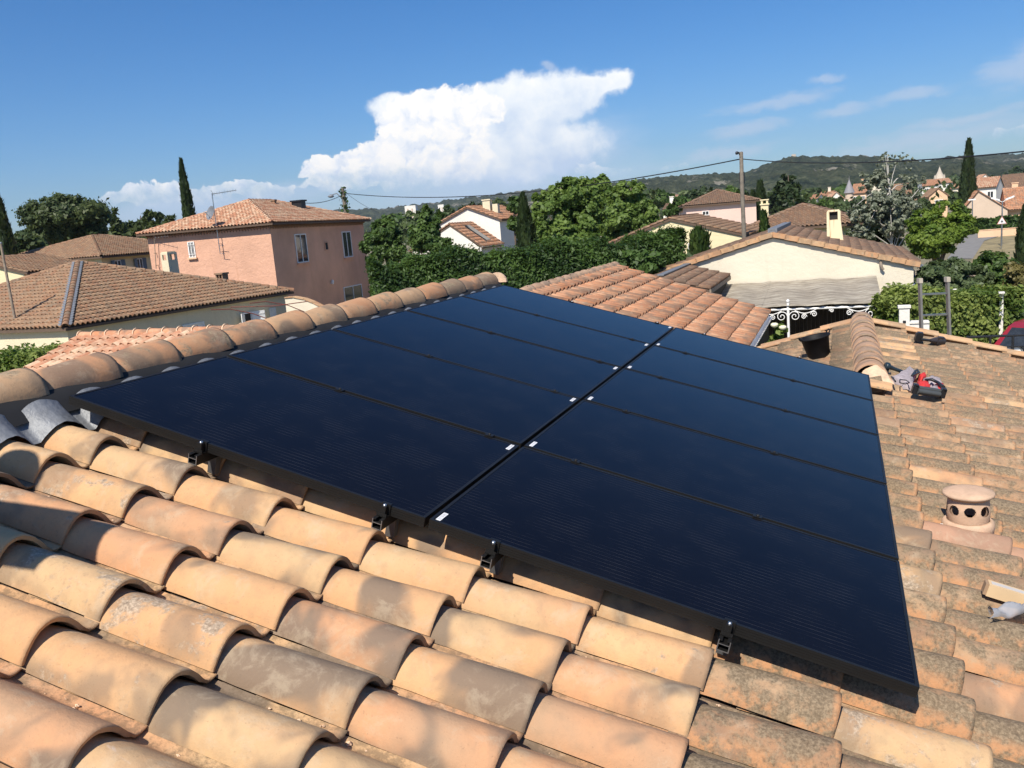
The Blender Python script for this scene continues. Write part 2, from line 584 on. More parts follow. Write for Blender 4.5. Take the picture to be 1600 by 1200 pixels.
M_YEL = stucco('yellow_render', (0.80, 0.69, 0.43), 0.08)
M_PINK = stucco('pink_render', (0.74, 0.43, 0.295), 0.2, 0.8)
M_PALE = stucco('pale_pink_render', (0.78, 0.56, 0.47), 0.08)
M_WHITE = stucco('white_render', (0.80, 0.76, 0.68), 0.10)
M_BEIGE = stucco('beige_render', (0.64, 0.50, 0.38), 0.12)
M_GREIGE = stucco('neighbour_render', (0.76, 0.66, 0.46), 0.1)
M_PEACH = stucco('peach_render', (0.78, 0.52, 0.33), 0.1)
M_MORT = simple('mortar', (0.66, 0.46, 0.31), 0.95, var=0.2, scale=18, bmp=0.8)
M_LEAD = simple('lead_flashing', (0.19, 0.20, 0.215), 0.55, 0.15, var=0.2, scale=9, bmp=0.4)
M_BLACK = simple('black_plastic', (0.018, 0.018, 0.02), 0.45, var=0.25, scale=8)
M_RUB = simple('black_rubber', (0.009, 0.009, 0.010), 0.6, var=0.35, scale=14, bmp=0.2, spec=0.25)
M_UNDER = simple('black_membrane', (0.012, 0.012, 0.013), 0.8, var=0.3)
M_ALU = simple('black_anodised', (0.010, 0.0095, 0.009), 0.45, 0.0, var=0.15, spec=0.3)
M_BARE = simple('cut_aluminium', (0.30, 0.30, 0.30), 0.35, 0.8, var=0.15)
M_STEEL = simple('steel', (0.5, 0.5, 0.5), 0.3, 1.0)
M_WPAINT = simple('white_paint', (0.80, 0.79, 0.76), 0.5, var=0.05)
M_GLASS = simple('dark_window_glass', (0.03, 0.035, 0.04), 0.06, var=0.3, spec=0.8)
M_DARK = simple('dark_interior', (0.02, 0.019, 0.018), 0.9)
M_BLUE = simple('blue_paint', (0.14, 0.20, 0.46), 0.5)
M_SLATE = simple('grey_blue_paint', (0.13, 0.18, 0.23), 0.6)
M_WOOD = simple('weathered_wood', (0.25, 0.20, 0.15), 0.85, var=0.3, scale=12, bmp=0.4)
M_POLE = simple('pole_wood', (0.165, 0.14, 0.11), 0.85, var=0.3, scale=5, bmp=0.5)
M_BARK = simple('bark', (0.13, 0.10, 0.075), 0.95, var=0.35, scale=8, bmp=0.8)
M_PBARK = simple('pale_bark', (0.42, 0.40, 0.36), 0.85, var=0.25, scale=8, bmp=0.5)
M_RED = simple('red_car_paint', (0.26, 0.018, 0.025), 0.25, var=0.06, spec=0.7)
M_CARD = simple('cardboard', (0.62, 0.44, 0.25), 0.85, var=0.08)
M_GREYF = simple('grey_fabric', (0.36, 0.31, 0.32), 0.9, var=0.25, scale=20, bmp=0.6)
M_REDF = simple('red_fabric', (0.62, 0.035, 0.03), 0.75, var=0.2, scale=12)
M_SIGNR = simple('faded_red_paint', (0.45, 0.16, 0.13), 0.6)
M_STONE = simple('pale_stone', (0.46, 0.40, 0.32), 0.9, var=0.2, scale=3)
M_ASPH = simple('asphalt', (0.20, 0.19, 0.175), 0.9, var=0.15, scale=1.5)
M_DRY = simple('dry_grass_ground', (0.25, 0.20, 0.10), 0.95, var=0.35, scale=0.9)
M_SLATEROOF = simple('slate_roof', (0.24, 0.23, 0.24), 0.7, var=0.2)
M_DECK = simple('roof_deck', (0.12, 0.08, 0.055), 0.95)

L_HEDGE = leafmat('hedge_leaf', (0.018, 0.046, 0.010), (0.085, 0.15, 0.030))
L_PLANE = leafmat('plane_leaf', (0.07, 0.135, 0.024), (0.22, 0.31, 0.07), 0.45)
L_DECID = leafmat('deciduous_leaf', (0.035, 0.075, 0.016), (0.115, 0.185, 0.042), 0.36)
L_PINE = leafmat('pine_needle', (0.028, 0.050, 0.014), (0.090, 0.115, 0.034), 0.25)
L_CYP = leafmat('cypress_leaf', (0.014, 0.030, 0.010), (0.042, 0.066, 0.018), 0.15)
L_TOPI = leafmat('topiary_leaf', (0.018, 0.045, 0.010), (0.07, 0.11, 0.022), 0.2)
L_SILV = leafmat('silver_leaf', (0.085, 0.105, 0.065), (0.36, 0.385, 0.29), 0.35)
L_LIME = leafmat('bright_leaf', (0.065, 0.13, 0.014), (0.22, 0.30, 0.045), 0.42)
L_LAUR = leafmat('laurel_leaf', (0.07, 0.125, 0.018), (0.32, 0.38, 0.10), 0.42)
L_OLIVE = leafmat('olive_leaf', (0.045, 0.075, 0.028), (0.13, 0.17, 0.07), 0.25)
L_FAR = leafmat('far_leaf', (0.030, 0.055, 0.018), (0.095, 0.13, 0.040), 0.25)
L_RUST = leafmat('rusty_leaf', (0.07, 0.07, 0.02), (0.22, 0.18, 0.06), 0.3)


def panel_glass():
    m, t, b = new_mat('panel_glass')
    co = t.n('ShaderNodeTexCoord').outputs['Object']
    s = t.n('ShaderNodeSeparateXYZ')
    t.nt.links.new(co, s.inputs[0])

    def lines(sock, period, width, off=0.0):
        f = t.m('FRACT', t.m('ADD', t.m('DIVIDE', sock, period), off))
        d = t.m('ABSOLUTE', t.m('SUBTRACT', f, 0.5))
        return t.m('LESS_THAN', d, width / period / 2)
    bus = lines(s.outputs[1], 0.0264, 0.0013)
    gap = t.m('MAXIMUM', lines(s.outputs[1], 0.1585, 0.002, 0.5), lines(s.outputs[0], 0.1585, 0.0018, 0.5))
    brk = t.sstep(t.noise(co, 5, 4, 0.6), 0.40, 0.62)
    base = t.mix(t.noise(co, 1.5, 3), (0.0035, 0.0040, 0.0075), (0.0048, 0.0055, 0.010))
    c = t.mix(t.m('MULTIPLY', bus, t.m('MULTIPLY', brk, 0.9)), base, (0.055, 0.053, 0.055))
    c = t.mix(t.m('MULTIPLY', gap, 0.5), c, (0.004, 0.004, 0.006))
    dust = t.noise(co, 2.6, 7, 0.68, 0.5)
    c = t.mix(t.m('MULTIPLY', t.sstep(dust, 0.42, 0.8), 0.010), c, (0.30, 0.28, 0.25))
    run = t.noise(t.vm('MULTIPLY', co, (1.2, 16.0, 1.0)), 2.0, 5, 0.7)
    c = t.mix(t.m('MULTIPLY', t.sstep(run, 0.62, 0.8), 0.015), c, (0.32, 0.30, 0.27))
    t.put(b.inputs['Base Color'], c)
    t.put(b.inputs['Roughness'], t.m('MULTIPLY_ADD', dust, 0.02, 0.09))
    b.inputs['IOR'].default_value = 1.22
    b.inputs['Specular IOR Level'].default_value = 0.25
    return m


M_PANEL = panel_glass()


def sticker():
    m, t, b = new_mat('sticker')
    co = t.n('ShaderNodeTexCoord').outputs['Object']
    s = t.n('ShaderNodeSeparateXYZ')
    t.nt.links.new(co, s.inputs[0])
    bars = t.m('GREATER_THAN', t.noise(t.vm('MULTIPLY', co, (1.0, 420.0, 0.0)), 1.0, 1), 0.53)
    inx = t.m('LESS_THAN', t.m('ABSOLUTE', s.outputs[0]), 0.006)
    iny = t.m('LESS_THAN', t.m('ABSOLUTE', s.outputs[1]), 0.030)
    f = t.m('MULTIPLY', bars, t.m('MULTIPLY', inx, iny))
    t.put(b.inputs['Base Color'], t.mix(f, (0.8, 0.8, 0.8), (0.06, 0.06, 0.06)))
    b.inputs['Roughness'].default_value = 0.5
    return m


M_STICK = sticker()

# ------------------------------------------------------------------ tile building blocks
TW, TC = 0.254, 0.405           # column pitch, course pitch


PROF_HI = [(0, 0), (.004, .016), (.014, .034), (.030, .051), (.050, .065), (.070, .073), (.090, .076), (.110, .073), (.132, .063), (.155, .049), (.178, .032), (.198, .015), (.212, .002), (.224, -.007), (.240, -.008), (.258, -.003)]
PROF_LO = [(0, 0), (.012, .036), (.045, .066), (.090, .076), (.150, .052), (.205, .008), (.258, -.004)]


def tile_np(arc=12, tro=3, ln=4, length=0.455, tw=TW, thick=0.013, lift=0.038, under=True, seed=0):
    """one interlocking canal tile: x = downslope, front edge at x=0; y across; z up. The barrel tapers to the back."""
    rng = np.random.RandomState(seed)
    prof = np.array(PROF_HI if arc > 8 else PROF_LO) * np.array((tw / 0.254, 1.0))
    xs = np.linspace(-length, 0, ln + 1)
    if ln >= 4:
        xs[-2] = -0.014
    nc = len(prof)
    V = []
    w1, w2, w3 = rng.uniform(-1, 1, 3)
    for i, x in enumerate(xs):
        f = 1 + x / length
        h = 0.90 + 0.10 * f
        z0 = lift * f + 0.0025 * w1 * math.sin(3.1 * f)
        front = ln >= 4 and i == len(xs) - 1
        for k, (y, z) in enumerate(prof):
            c = 0.092
            yy = c + (y - c) * (0.965 + 0.035 * f) if y < 0.2 else y
            zz = z * h - (0.003 if front and z > 0.01 else 0) + 0.002 * w2 * math.sin(9 * x + 14 * y) + 0.0015 * w3 * math.sin(31 * x + 25 * y)
            flat = min(1.0, max(0.0, (y - 0.165) / 0.05, 1.15 - y / 0.035))
            V.append((x, yy, z0 * (1 - 0.48 * flat) + zz))
    V = np.array(V)
    F = []
    for i in range(ln):
        for k in range(nc - 1):
            a = i * nc + k
            F.append((a, a + nc, a + nc + 1, a + 1))
    sm = [True] * len(F)
    if under:
        base = len(V)
        low = V[-nc:].copy()
        d = np.gradient(low[:, 1:], axis=0)
        nrm = np.stack([d[:, 1], -d[:, 0]], 1)
        nrm /= np.linalg.norm(nrm, axis=1, keepdims=True) + 1e-9
        low[:, 1:] += nrm * thick * np.where(prof[:, 0] > 0.2, 0.55, 1.0)[:, None]
        low[:, 0] -= 0.003
        inn = low.copy()
        inn[:, 0] -= 0.28
        inn[:, 2] -= lift * 0.28 / length
        V = np.vstack((V, low, inn))
        fb = base - nc
        for k in range(nc - 1):
            F.append((fb + k, base + k, base + k + 1, fb + k + 1))
            F.append((base + k, base + nc + k, base + nc + k + 1, base + k + 1))
            sm += [False, True]
    return V, F, sm


def tile_meshes(prefix, mat, hi=True, n=4, **kw):
    out = []
    for s in range(n):
        V, F, sm = tile_np(*((12, 3, 4) if hi else (7, 2, 1)), seed=s + 1, **kw)
        out.append(put_mesh(prefix, V, F, mat, None, None, sm))
    return out


def unit(v):
    v = np.array(v, float)
    return v / np.linalg.norm(v)


def join_tiles(name, Ms, rnds, mat, lo=None):
    """many low tiles joined into one mesh; Ms = list of (o, ex, ey, ez)"""
    V0, F0, _ = lo if lo is not None else tile_np(6, 1, 1, under=True)
    V0 = np.asarray(V0)
    F0 = np.array(F0)
    n, k = len(Ms), len(V0)
    O = np.array([m[0] for m in Ms])
    B = np.array([[m[1], m[2], m[3]] for m in Ms])          # n,3,3 rows = axes
    V = np.einsum('kj,njc->nkc', V0, B) + O[:, None, :]
    F = (F0[None] + (np.arange(n) * k)[:, None, None]).reshape(-1, F0.shape[1])
    return put_mesh(name, V.reshape(-1, 3), F, mat, None, np.repeat(np.asarray(rnds), k), True)


def inside(poly, x, y):
    c = False
    n = len(poly)
    for i in range(n):
        x1, y1 = poly[i]
        x2, y2 = poly[(i + 1) % n]
        if (y1 > y) != (y2 > y) and x < (x2 - x1) * (y - y1) / (y2 - y1) + x1:
            c = not c
    return c


def tile_grid(P, down, rng, tw=TW, tc=TC, margin=0.0, jit=1.0, sag=0.0):
    """places for tiles over a planar polygon P (world points); down = downslope unit vector."""
    P = [np.array(p, float) for p in P]
    ex = unit(down)
    n = np.cross(P[1] - P[0], P[2] - P[0])
    n = unit(n)
    if n[2] < 0:
        n = -n
    ey = np.cross(n, ex)
    o = P[0]
    q = [((p - o) @ ex, (p - o) @ ey) for p in P]
    umax = max(a for a, b in q)
    umin = min(a for a, b in q)
    vmin = min(b for a, b in q)
    vmax = max(b for a, b in q)
    res = []
    nu = max(1, int(math.ceil((umax - umin) / tc - 0.05)))
    tc = (umax - umin) / nu
    nv = int((vmax - vmin) / tw) + 1
    for i in range(nu):
        u = umax - i * tc
        for j in range(nv):
            v = vmin + j * tw
            if not inside(q, u - tc * 0.5, v + tw * 0.45):
                continue
            a = R_(rng.uniform(-0.7, 0.7)) * jit
            exx = unit(ex + ey * math.tan(a) + n * rng.uniform(-0.006, 0.006) * jit)
            eyy = unit(np.cross(n, exx))
            nn = np.cross(exx, eyy)
            pos = o + ex * (u + rng.uniform(-0.006, 0.006) * jit) + ey * (v + rng.uniform(-0.003, 0.003) * jit) + n * rng.uniform(-0.002, 0.003) * jit
            res.append((pos, exx, eyy, nn, u, v))
    return res


def vis_rank(g, mid=0.0):
    c = g[0] - g[1] * 0.2 + g[2] * 0.1 + g[3] * 0.05
    d = c - CC
    px, py, z = proj(c)
    if z < 0.2 or px < -60 or px > 1660 or py > 1290 or py < 0:
        return 0.0
    return abs(d @ g[3]) / np.linalg.norm(d) / z ** 2 if d @ g[3] < 0 else 0.0


def lay_tiles(parent, grids, m_ind, m_join, n_ind, rng, name='roof_tile', extra=None, hi=False, meshes=None, lo=None):
    """n_ind best seen tiles as objects, the rest as one stuff part"""
    grids = sorted(grids, key=lambda g: -vis_rank(g))
    ind = [g for g in grids[:n_ind] if vis_rank(g) > 0]
    rest = grids[len(ind):]
    if ind:
        ms = meshes or tile_meshes(name, m_ind, hi)
        for g in ind:
            link(name, ms[rng.randint(len(ms))], parent, frame(*g[:4]))
    if rest:
        o = link(name + 's', join_tiles(name + 's', rest, rng.rand(len(rest)), m_join, lo), parent)
        o['kind'] = 'stuff'
    return ind


def half_tile_mesh(name, mat, length=0.45, r1=0.125, r2=0.105, h=0.11, thick=0.016, seg=14, seed=0, lnseg=4):
    """ridge tile: x along the ridge, wide end at x=0; half round"""
    rng = np.random.RandomState(seed)
    V, F = [], []
    xs = [0, 0.02, 0.15, 0.3, length] if lnseg == 4 else [0, length]
    n = seg + 1
    for s in (0, 1):
        for x in xs:
            f = x / length
            r = r1 + (r2 - r1) * f - s * thick
            hh = h * (1 - 0.12 * f) - s * thick
            if x == 0 and s == 0:
                r -= 0.003
            for k in range(n):
                th = math.pi * k / seg
                V.append((x, -r * math.cos(th), hh * math.sin(th) ** 0.92 + 0.0015 * rng.uniform(-1, 1)))
    m = len(xs)
    for i in range(m - 1):
        for k in range(seg):
            a = i * n + k
            F.append((a, a + 1, a + n + 1, a + n))
            b = m * n + a
            F.append((b, b + n, b + n + 1, b + 1))
    sm = [True] * len(F)
    for k in range(seg):
        F.append((k, m * n + k, m * n + k + 1, k + 1))
        e = (m - 1) * n + k
        F.append((e, e + 1, m * n + e + 1, m * n + e))
        sm += [False, False]
    return put_mesh(name, V, F, mat, None, None, sm)


def run_ridge(parent, A, B, meshes, rng, pitch=0.4, name='ridge_tile', zoff=0.0, tilt=0.028):
    A, B = np.array(A, float), np.array(B, float)
    L = np.linalg.norm(B - A)
    d = (B - A) / L
    side = unit(np.cross((0, 0, 1.), d))
    up = np.cross(d, side)
    n = max(1, int(round(L / pitch)))
    for i in range(n):
        p = A + d * (L * i / n) + up * (zoff + rng.uniform(-0.004, 0.004))
        a = rng.uniform(-0.012, 0.012)
        dd = unit(d + side * a - up * tilt)
        ss = unit(np.cross(up, dd))
        link(name, meshes[rng.randint(len(meshes))], parent, frame(p, dd, ss, np.cross(dd, ss)))
#==PART2==
TW = 0.254
# ------------------------------------------------------------------ ground
def build_ground():
    m, t, b = new_mat('ground')
    co = t.n('ShaderNodeNewGeometry').outputs['Position']
    f = t.noise(co, 0.05, 6, 0.65)
    g = t.noise(co, 0.9, 5, 0.7)
    c = t.ramp(f, [(0.34, (0.09, 0.105, 0.045)), (0.46, (0.18, 0.155, 0.09)), (0.6, (0.27, 0.225, 0.15))])
    c = t.mix(t.m('MULTIPLY', g, 0.3), c, (0.10, 0.10, 0.05))
    t.put(b.inputs['Base Color'], c)
    b.inputs['Roughness'].default_value = 0.95
    mb = MB()
    mb.poly([(-3000, -400, ZG), (3000, -400, ZG), (3000, 3600, ZG), (-3000, 3600, ZG)])
    structure('ground', mb.me('ground', m))


build_ground()


def build_hills():
    m, t, b = new_mat('forested_hill')
    co = t.n('ShaderNodeNewGeometry').outputs['Position']
    big = t.noise(co, 0.006, 6, 0.62)
    mid = t.noise(co, 0.075, 6, 0.75)
    fine = t.noise(co, 0.16, 4, 0.75)
    c = t.ramp(mid, [(0.36, (0.016, 0.026, 0.016)), (0.5, (0.046, 0.060, 0.032)), (0.66, (0.105, 0.115, 0.065))])
    c = t.mix(t.m('MULTIPLY', t.sstep(big, 0.5, 0.68), 0.5), c, (0.095, 0.10, 0.055))
    rock = t.sstep(t.m('ADD', t.noise(co, 0.011, 7, 0.7), t.m('MULTIPLY', fine, 0.16)), 0.655, 0.72)
    c = t.mix(t.m('MULTIPLY', rock, 0.75), c, (0.34, 0.31, 0.25))
    c = t.mix(t.m('MULTIPLY', t.sstep(fine, 0.55, 0.75), 0.45), c, (0.016, 0.024, 0.014))
    t.put(b.inputs['Base Color'], c)
    b.inputs['Roughness'].default_value = 1.0
    b.inputs['Specular IOR Level'].default_value = 0.0
    bump(t, b, t.m('ADD', mid, fine), 1.0, 6.0)
    rng = np.random.RandomState(5)

    def ridge(name, sky, r0, r1, amp, seed, na=760, nr=46):
        rs = np.random.RandomState(seed)
        pts = []
        for px, py in sky:
            d = ray(px, py)
            pts.append((math.degrees(math.atan2(d[0], d[1])), d[2] / math.hypot(d[0], d[1])))
        pts = np.array(sorted(pts))
        a = np.linspace(-78, 40, na)
        tt = np.interp(a, pts[:, 0], pts[:, 1])
        # crest noise: tree tops
        crest = CC[2] + tt * r1 - ZG
        wob = sum(np.interp(a, np.linspace(-78, 40, k), rs.uniform(-1, 1, k)) * w for k, w in ((90, 1.6), (240, 1.1), (700, 1.0)))
        V = []
        for j in range(nr):
            f = j / (nr - 1)
            r = r0 + (r1 - r0) * f
            prof = (f ** 1.25) * 0.86 + 0.14 * math.sin(f * math.pi / 2)
            und = np.interp(a, np.linspace(-78, 40, 60), rs.uniform(-1, 1, 60)) * amp * math.sin(f * math.pi)
            tex = rs.uniform(-1, 1, na) * 2.0 * min(1, f * 3) * (r / 1500)
            z = ZG - 0.5 + np.maximum(0, crest * prof + und * np.minimum(1, crest / 60) + tex + wob * f * (r1 / 1500))
            ar = np.radians(a)
            V.append(np.stack([CC[0] + r * np.sin(ar), CC[1] + r * np.cos(ar), z], 1))
        ar = np.radians(a)
        V.append(np.stack([CC[0] + (r1 + 260) * np.sin(ar), CC[1] + (r1 + 260) * np.cos(ar), V[-1][:, 2] * 0.55 + ZG * 0.45], 1))
        V = np.concatenate(V)
        i, j = np.meshgrid(np.arange(na - 1), np.arange(nr), indexing='xy')
        q = j * na + i
        F = np.stack([q, q + 1, q + na + 1, q + na], -1).reshape(-1, 4)
        structure(name, put_mesh(name, V, F, m, None, None, True))
    ridge('far_hill', [(-900, 430), (-200, 395), (0, 372), (150, 372), (300, 345), (470, 330), (545, 327), (600, 325), (650, 318), (700, 312), (740, 306), (800, 300), (900, 290),
                       (1000, 283), (1100, 282), (1200, 275), (1300, 268), (1480, 250), (1545, 242), (1600, 238), (1750, 232), (2600, 180)], 1300, 2300, 10, 3, nr=40)
    ridge('hill', [(-900, 440), (0, 402), (500, 353), (700, 333), (820, 310), (860, 300), (940, 288), (1000, 279), (1050, 274), (1100, 271), (1130, 269), (1165, 268), (1185, 261), (1200, 256), (1222, 249),
                   (1236, 245), (1255, 245), (1275, 247), (1300, 244), (1350, 243), (1380, 246), (1420, 250), (1455, 250), (1482, 244), (1512, 241), (1528, 246), (1560, 255), (1600, 254), (1750, 250), (2600, 190)],
          620, 1500, 9, 8, nr=56)


build_hills()

# ------------------------------------------------------------------ our house: the tiled roof in the foreground
TH = R_(15.992)
RD = np.array([math.cos(TH), 0, -math.sin(TH)])
RN = np.array([math.sin(TH), 0, math.cos(TH)])
RY = np.array([0, 1.0, 0])
HB = 0.187                      # tile base plane below the panel plane


def rp(u, v, h=0.0):
    return RD * u + RY * v + RN * h


U_EAVE = 5.965
V_NEAR, V_FAR, V_WING = -4.3, 5.20, 9.75
UW = 3.42                       # where the lower wing's ridge meets the main slope


def build_house():
    rng = np.random.RandomState(11)
    root = thing('tiled_house', 'house with weathered terracotta roof in the foreground, carrying the black solar panels', 'house', (0, 0, ZG))
    # walls under the roof
    w = MB()
    e = rp(U_EAVE - 0.45, 0, -HB - 0.1)
    zt = e[2]
    zr = rp(0, 0, -HB - 0.12)[2]
    w.prism([(-e[0], V_NEAR + 0.2, ZG), (e[0], V_NEAR + 0.2, ZG), (e[0], V_NEAR + 0.2, zt), (-0.1, V_NEAR + 0.2, zr), (-e[0], V_NEAR + 0.2, zt)], (0, V_FAR - V_NEAR - 0.35, 0))
    wr = rp(UW, 0, -HB - 0.12)
    xl = 1.80
    w.prism([(xl, V_FAR - 0.1, ZG), (e[0], V_FAR - 0.1, ZG), (e[0], V_FAR - 0.1, zt), (wr[0], V_FAR - 0.1, wr[2]), (xl, V_FAR - 0.1, wr[2] - (wr[0] - xl) * math.tan(TH))], (0, V_WING - V_FAR - 0.05, 0))
    link('wall', w.me('house_wall', M_CREAM), root)
    # roof deck with the pieces on it
    dk = MB()
    dk.prism([rp(-0.05, V_NEAR, -HB - 0.015), rp(U_EAVE - 0.1, V_NEAR, -HB - 0.015), rp(U_EAVE - 0.1, V_FAR, -HB - 0.015), rp(-0.05, V_FAR, -HB - 0.015)], -RN * 0.08)
    dk.prism([rp(UW + 0.05, V_FAR + 0.002, -HB - 0.015), rp(U_EAVE - 0.1, V_FAR + 0.002, -HB - 0.015), rp(U_EAVE - 0.1, V_WING, -HB - 0.015), rp(UW + 0.05, V_WING, -HB - 0.015)], -RN * 0.08)
    LD = np.array([-math.cos(TH), 0, -math.sin(TH)])
    LN = np.array([-math.sin(TH), 0, math.cos(TH)])
    o2 = rp(UW, 0, -HB)

    def lp(u, v, h=0.0):                       # left slope of the lower wing
        return o2 + LD * u + RY * v + LN * h
    dk.prism([lp(0, V_FAR + 0.002, -0.015), lp(1.72, V_FAR + 0.002, -0.015), lp(1.72, V_WING, -0.015), lp(0, V_WING, -0.015)], -LN * 0.08)
    o1 = rp(-0.25, 0, -HB + 0.02)

    def bp(u, v, h=0.0):                       # hidden slope beyond the main ridge
        return o1 + LD * u + RY * v + LN * h
    dk.prism([bp(0, V_NEAR, -0.015), bp(5.7, V_NEAR, -0.015), bp(5.7, V_FAR, -0.015), bp(0, V_FAR, -0.015)], -LN * 0.08)
    roof = link('roof', dk.me('roof_deck', M_DECK), root)

    grids, spk = [], []
    for k in range(-4, 11):
        u = 1.915 + TC * k
        ex0, n0 = RD, RN
        for j in range(-17, 40):
            v = -0.165 + TW * j
            if v < V_NEAR or v > V_WING - 0.3:
                continue
            if v > V_FAR - 0.3 and u < UW + 0.38:
                continue
            a = R_(rng.uniform(-0.8, 0.8))
            tl = rng.uniform(-0.010, 0.010)
            ex = unit(ex0 + RY * math.tan(a) + n0 * rng.uniform(-0.004, 0.008))
            ey = unit(np.cross(n0, ex) + n0 * tl)
            n = np.cross(ex, ey)
            grids.append((rp(u + rng.uniform(-0.008, 0.008), v + rng.uniform(-0.004, 0.004), -HB), ex, ey, n, u, v))

    def shown(g):
        u, v = g[4], g[5]
        if 0.5 < u < 3.5 and v > 0.30 and v < V_FAR - 0.2:
            return 0.0
        if u < 0.5 and v > 0.0:
            return 0.0
        return vis_rank(g)
    grids.sort(key=lambda g: -shown(g))
    new_h = tile_meshes('roof_tile_new', M_TNEW, True, 5, tw=TW)
    vc = (3.79, 2.2)
    ind = grids[:297]
    for g in ind:
        u, v = g[4], g[5]
        young = u < 2.80
        m = M_TNEW if young else M_TOLD
        q = rng.rand()
        if young and q < 0.16:
            m = M_TSPK
        if young and v > -0.62 and u < 1.2 and q < 0.55:
            m = M_TSPK
        if not young and q < 0.05:
            m = M_TSPK
        if abs(u - 3.535) < 0.05 and abs(v - 1.70) < 0.127:
            m = M_TNEW
        if (abs(u - 4.345) < .05 or abs(u - 3.94) < .05) and abs(v - 1.95) < 0.127:
            m = M_TERR
        o = link('roof_tile', new_h[rng.randint(5)], roof, frame(*g[:4]))
        o.material_slots[0].link = 'OBJECT'
        o.material_slots[0].material = m
    rest = grids[297:]
    lo = tile_np(6, 1, 1, under=True, tw=TW)
    rest += tile_grid([lp(0, V_FAR, 0), lp(1.75, V_FAR, 0), lp(1.75, V_WING, 0), lp(0, V_WING, 0)], LD, rng, tw=TW)
    rest += tile_grid([bp(0, V_NEAR, 0), bp(5.7, V_NEAR, 0), bp(5.7, V_FAR, 0), bp(0, V_FAR, 0)], LD, rng, tw=TW)
    o = link('roof_tiles', join_tiles('roof_tiles', rest, rng.rand(len(rest)), M_TOLD_A, lo), roof)
    o['kind'] = 'stuff'

    # ridge tiles: measured joints every 0.4 m along the ridge
    rm = [half_tile_mesh('ridge_tile', M_RIDGE, length=0.47, r1=0.128, r2=0.104, h=0.118, seed=s) for s in range(4)]
    v = -0.03 - 0.4 * 9
    while v < V_FAR - 0.1:
        dd = unit(-RY + np.array((rng.uniform(-.012, .012), 0, rng.uniform(-.012, .012) - 0.03)))
        ss = unit(np.cross((0, 0, 1.), dd))
        link('ridge_tile', rm[rng.randint(4)], roof, frame((-0.235 + rng.uniform(-.006, .006), v + 0.44, 0.008 + rng.uniform(-.004, .006)), dd, ss, np.cross(dd, ss)))
        v += 0.4
    cap = MB()
    cap.prism([(-0.235 + 0.105 * math.cos(a), V_FAR + 0.27, 0.0 + 0.10 * math.sin(a)) for a in np.linspace(0, math.pi, 12)], (0, 0.03, 0))
    link('ridge_mortar', cap.me('ridge_mortar', M_MORT), roof)
    # dark ventilating membrane between ridge tiles and flashing
    mb = MB()
    vs = np.linspace(V_NEAR, V_FAR + 0.05, 90)
    V = []
    for vv in vs:
        V += [(-0.16, vv, 0.03), (-0.12, vv, 0.018 + 0.004 * math.sin(vv * 9)), (-0.085, vv, -0.03), (-0.05, vv, -0.075)]
    F = [(i * 4 + k, i * 4 + k + 1, (i + 1) * 4 + k + 1, (i + 1) * 4 + k) for i in range(len(vs) - 1) for k in range(3)]
    mb.add(V, F, 0, True)
    link('ridge_membrane', mb.me('ridge_membrane', M_UNDER), roof)
    # lead flashing dressed over the tiles under the ridge
    mb = MB()
    nv, nu = 760, 9
    vs = np.linspace(V_NEAR + 0.1, V_FAR - 0.02, nv)
    V = []
    for vv in vs:
        ph = ((vv + 0.165) / TW) % 1.0
        bw = 0.80
        hgt = math.sin(math.pi * (ph / bw) ** 0.8) ** 0.65 if ph < bw else 0.0
        crk = 0.002 * math.sin(vv * 57.0) + 0.0012 * math.sin(vv * 141.0)
        for k in range(nu):
            s = k / (nu - 1)
            u = -0.075 + 0.135 * s
            top = -0.034 - 0.052 * s ** 0.8
            bot = -0.080 - 0.080 * s ** 0.8
            h = bot + (top - bot) * hgt + crk * (0.4 + 0.6 * s)
            V.append(rp(u + (0.012 * math.sin(vv * 7.3) + 0.02 * hgt) * s, vv, h + 0.012))
    F = [(i * nu + k, i * nu + k + 1, (i + 1) * nu + k + 1, (i + 1) * nu + k) for i in range(nv - 1) for k in range(nu - 1)]
    mb.add(V, F, 0, True)
    link('ridge_flashing', mb.me('ridge_flashing', M_LEAD), roof)
    # ridge of the lower wing, closed with mortar at the near end
    wm = [half_tile_mesh('wing_ridge_tile', M_RIDGE_OLD, length=0.45, r1=0.150, r2=0.134, h=0.15, seed=s + 9) for s in range(3)]
    wx, wz = rp(UW, 0, -HB)[0], rp(UW, 0, -HB)[2]
    run_ridge(roof, (wx, 5.72, wz + 0.035), (wx, V_WING + 0.05, wz + 0.035), wm, rng, 0.385, tilt=0.008)
    mb = MB()
    rr = [(0.02, 0.0), (0.165, 0.0), (0.185, -0.20)]
    P = []
    for (r, dy) in ((0.12, 0.03), (0.125, -0.02), (0.17, -0.12), (0.21, -0.2)):
        P.append([(wx + r * math.cos(a) * 1.05 + 0.03, 5.70 + dy + 0.01 * math.sin(7 * a), wz + 0.012 + max(0.0, (0.155 - 0.8 * abs(dy - 0.03) if dy < 0.03 else 0.155)) * math.sin(a) + 0.01 * math.sin(5 * a + dy * 40) - (0.03 if r > .2 else 0)) for a in np.linspace(0, math.pi, 15)])
    V = [p for ring in P for p in ring]
    F = [tuple(range(15))]
    F += [(i * 15 + k, i * 15 + k + 1, (i + 1) * 15 + k + 1, (i + 1) * 15 + k) for i in range(3) for k in range(14)]
    mb.add(V, F, 0, True)
    link('ridge_mortar', mb.me('ridge_end_mortar', M_MORT), roof)
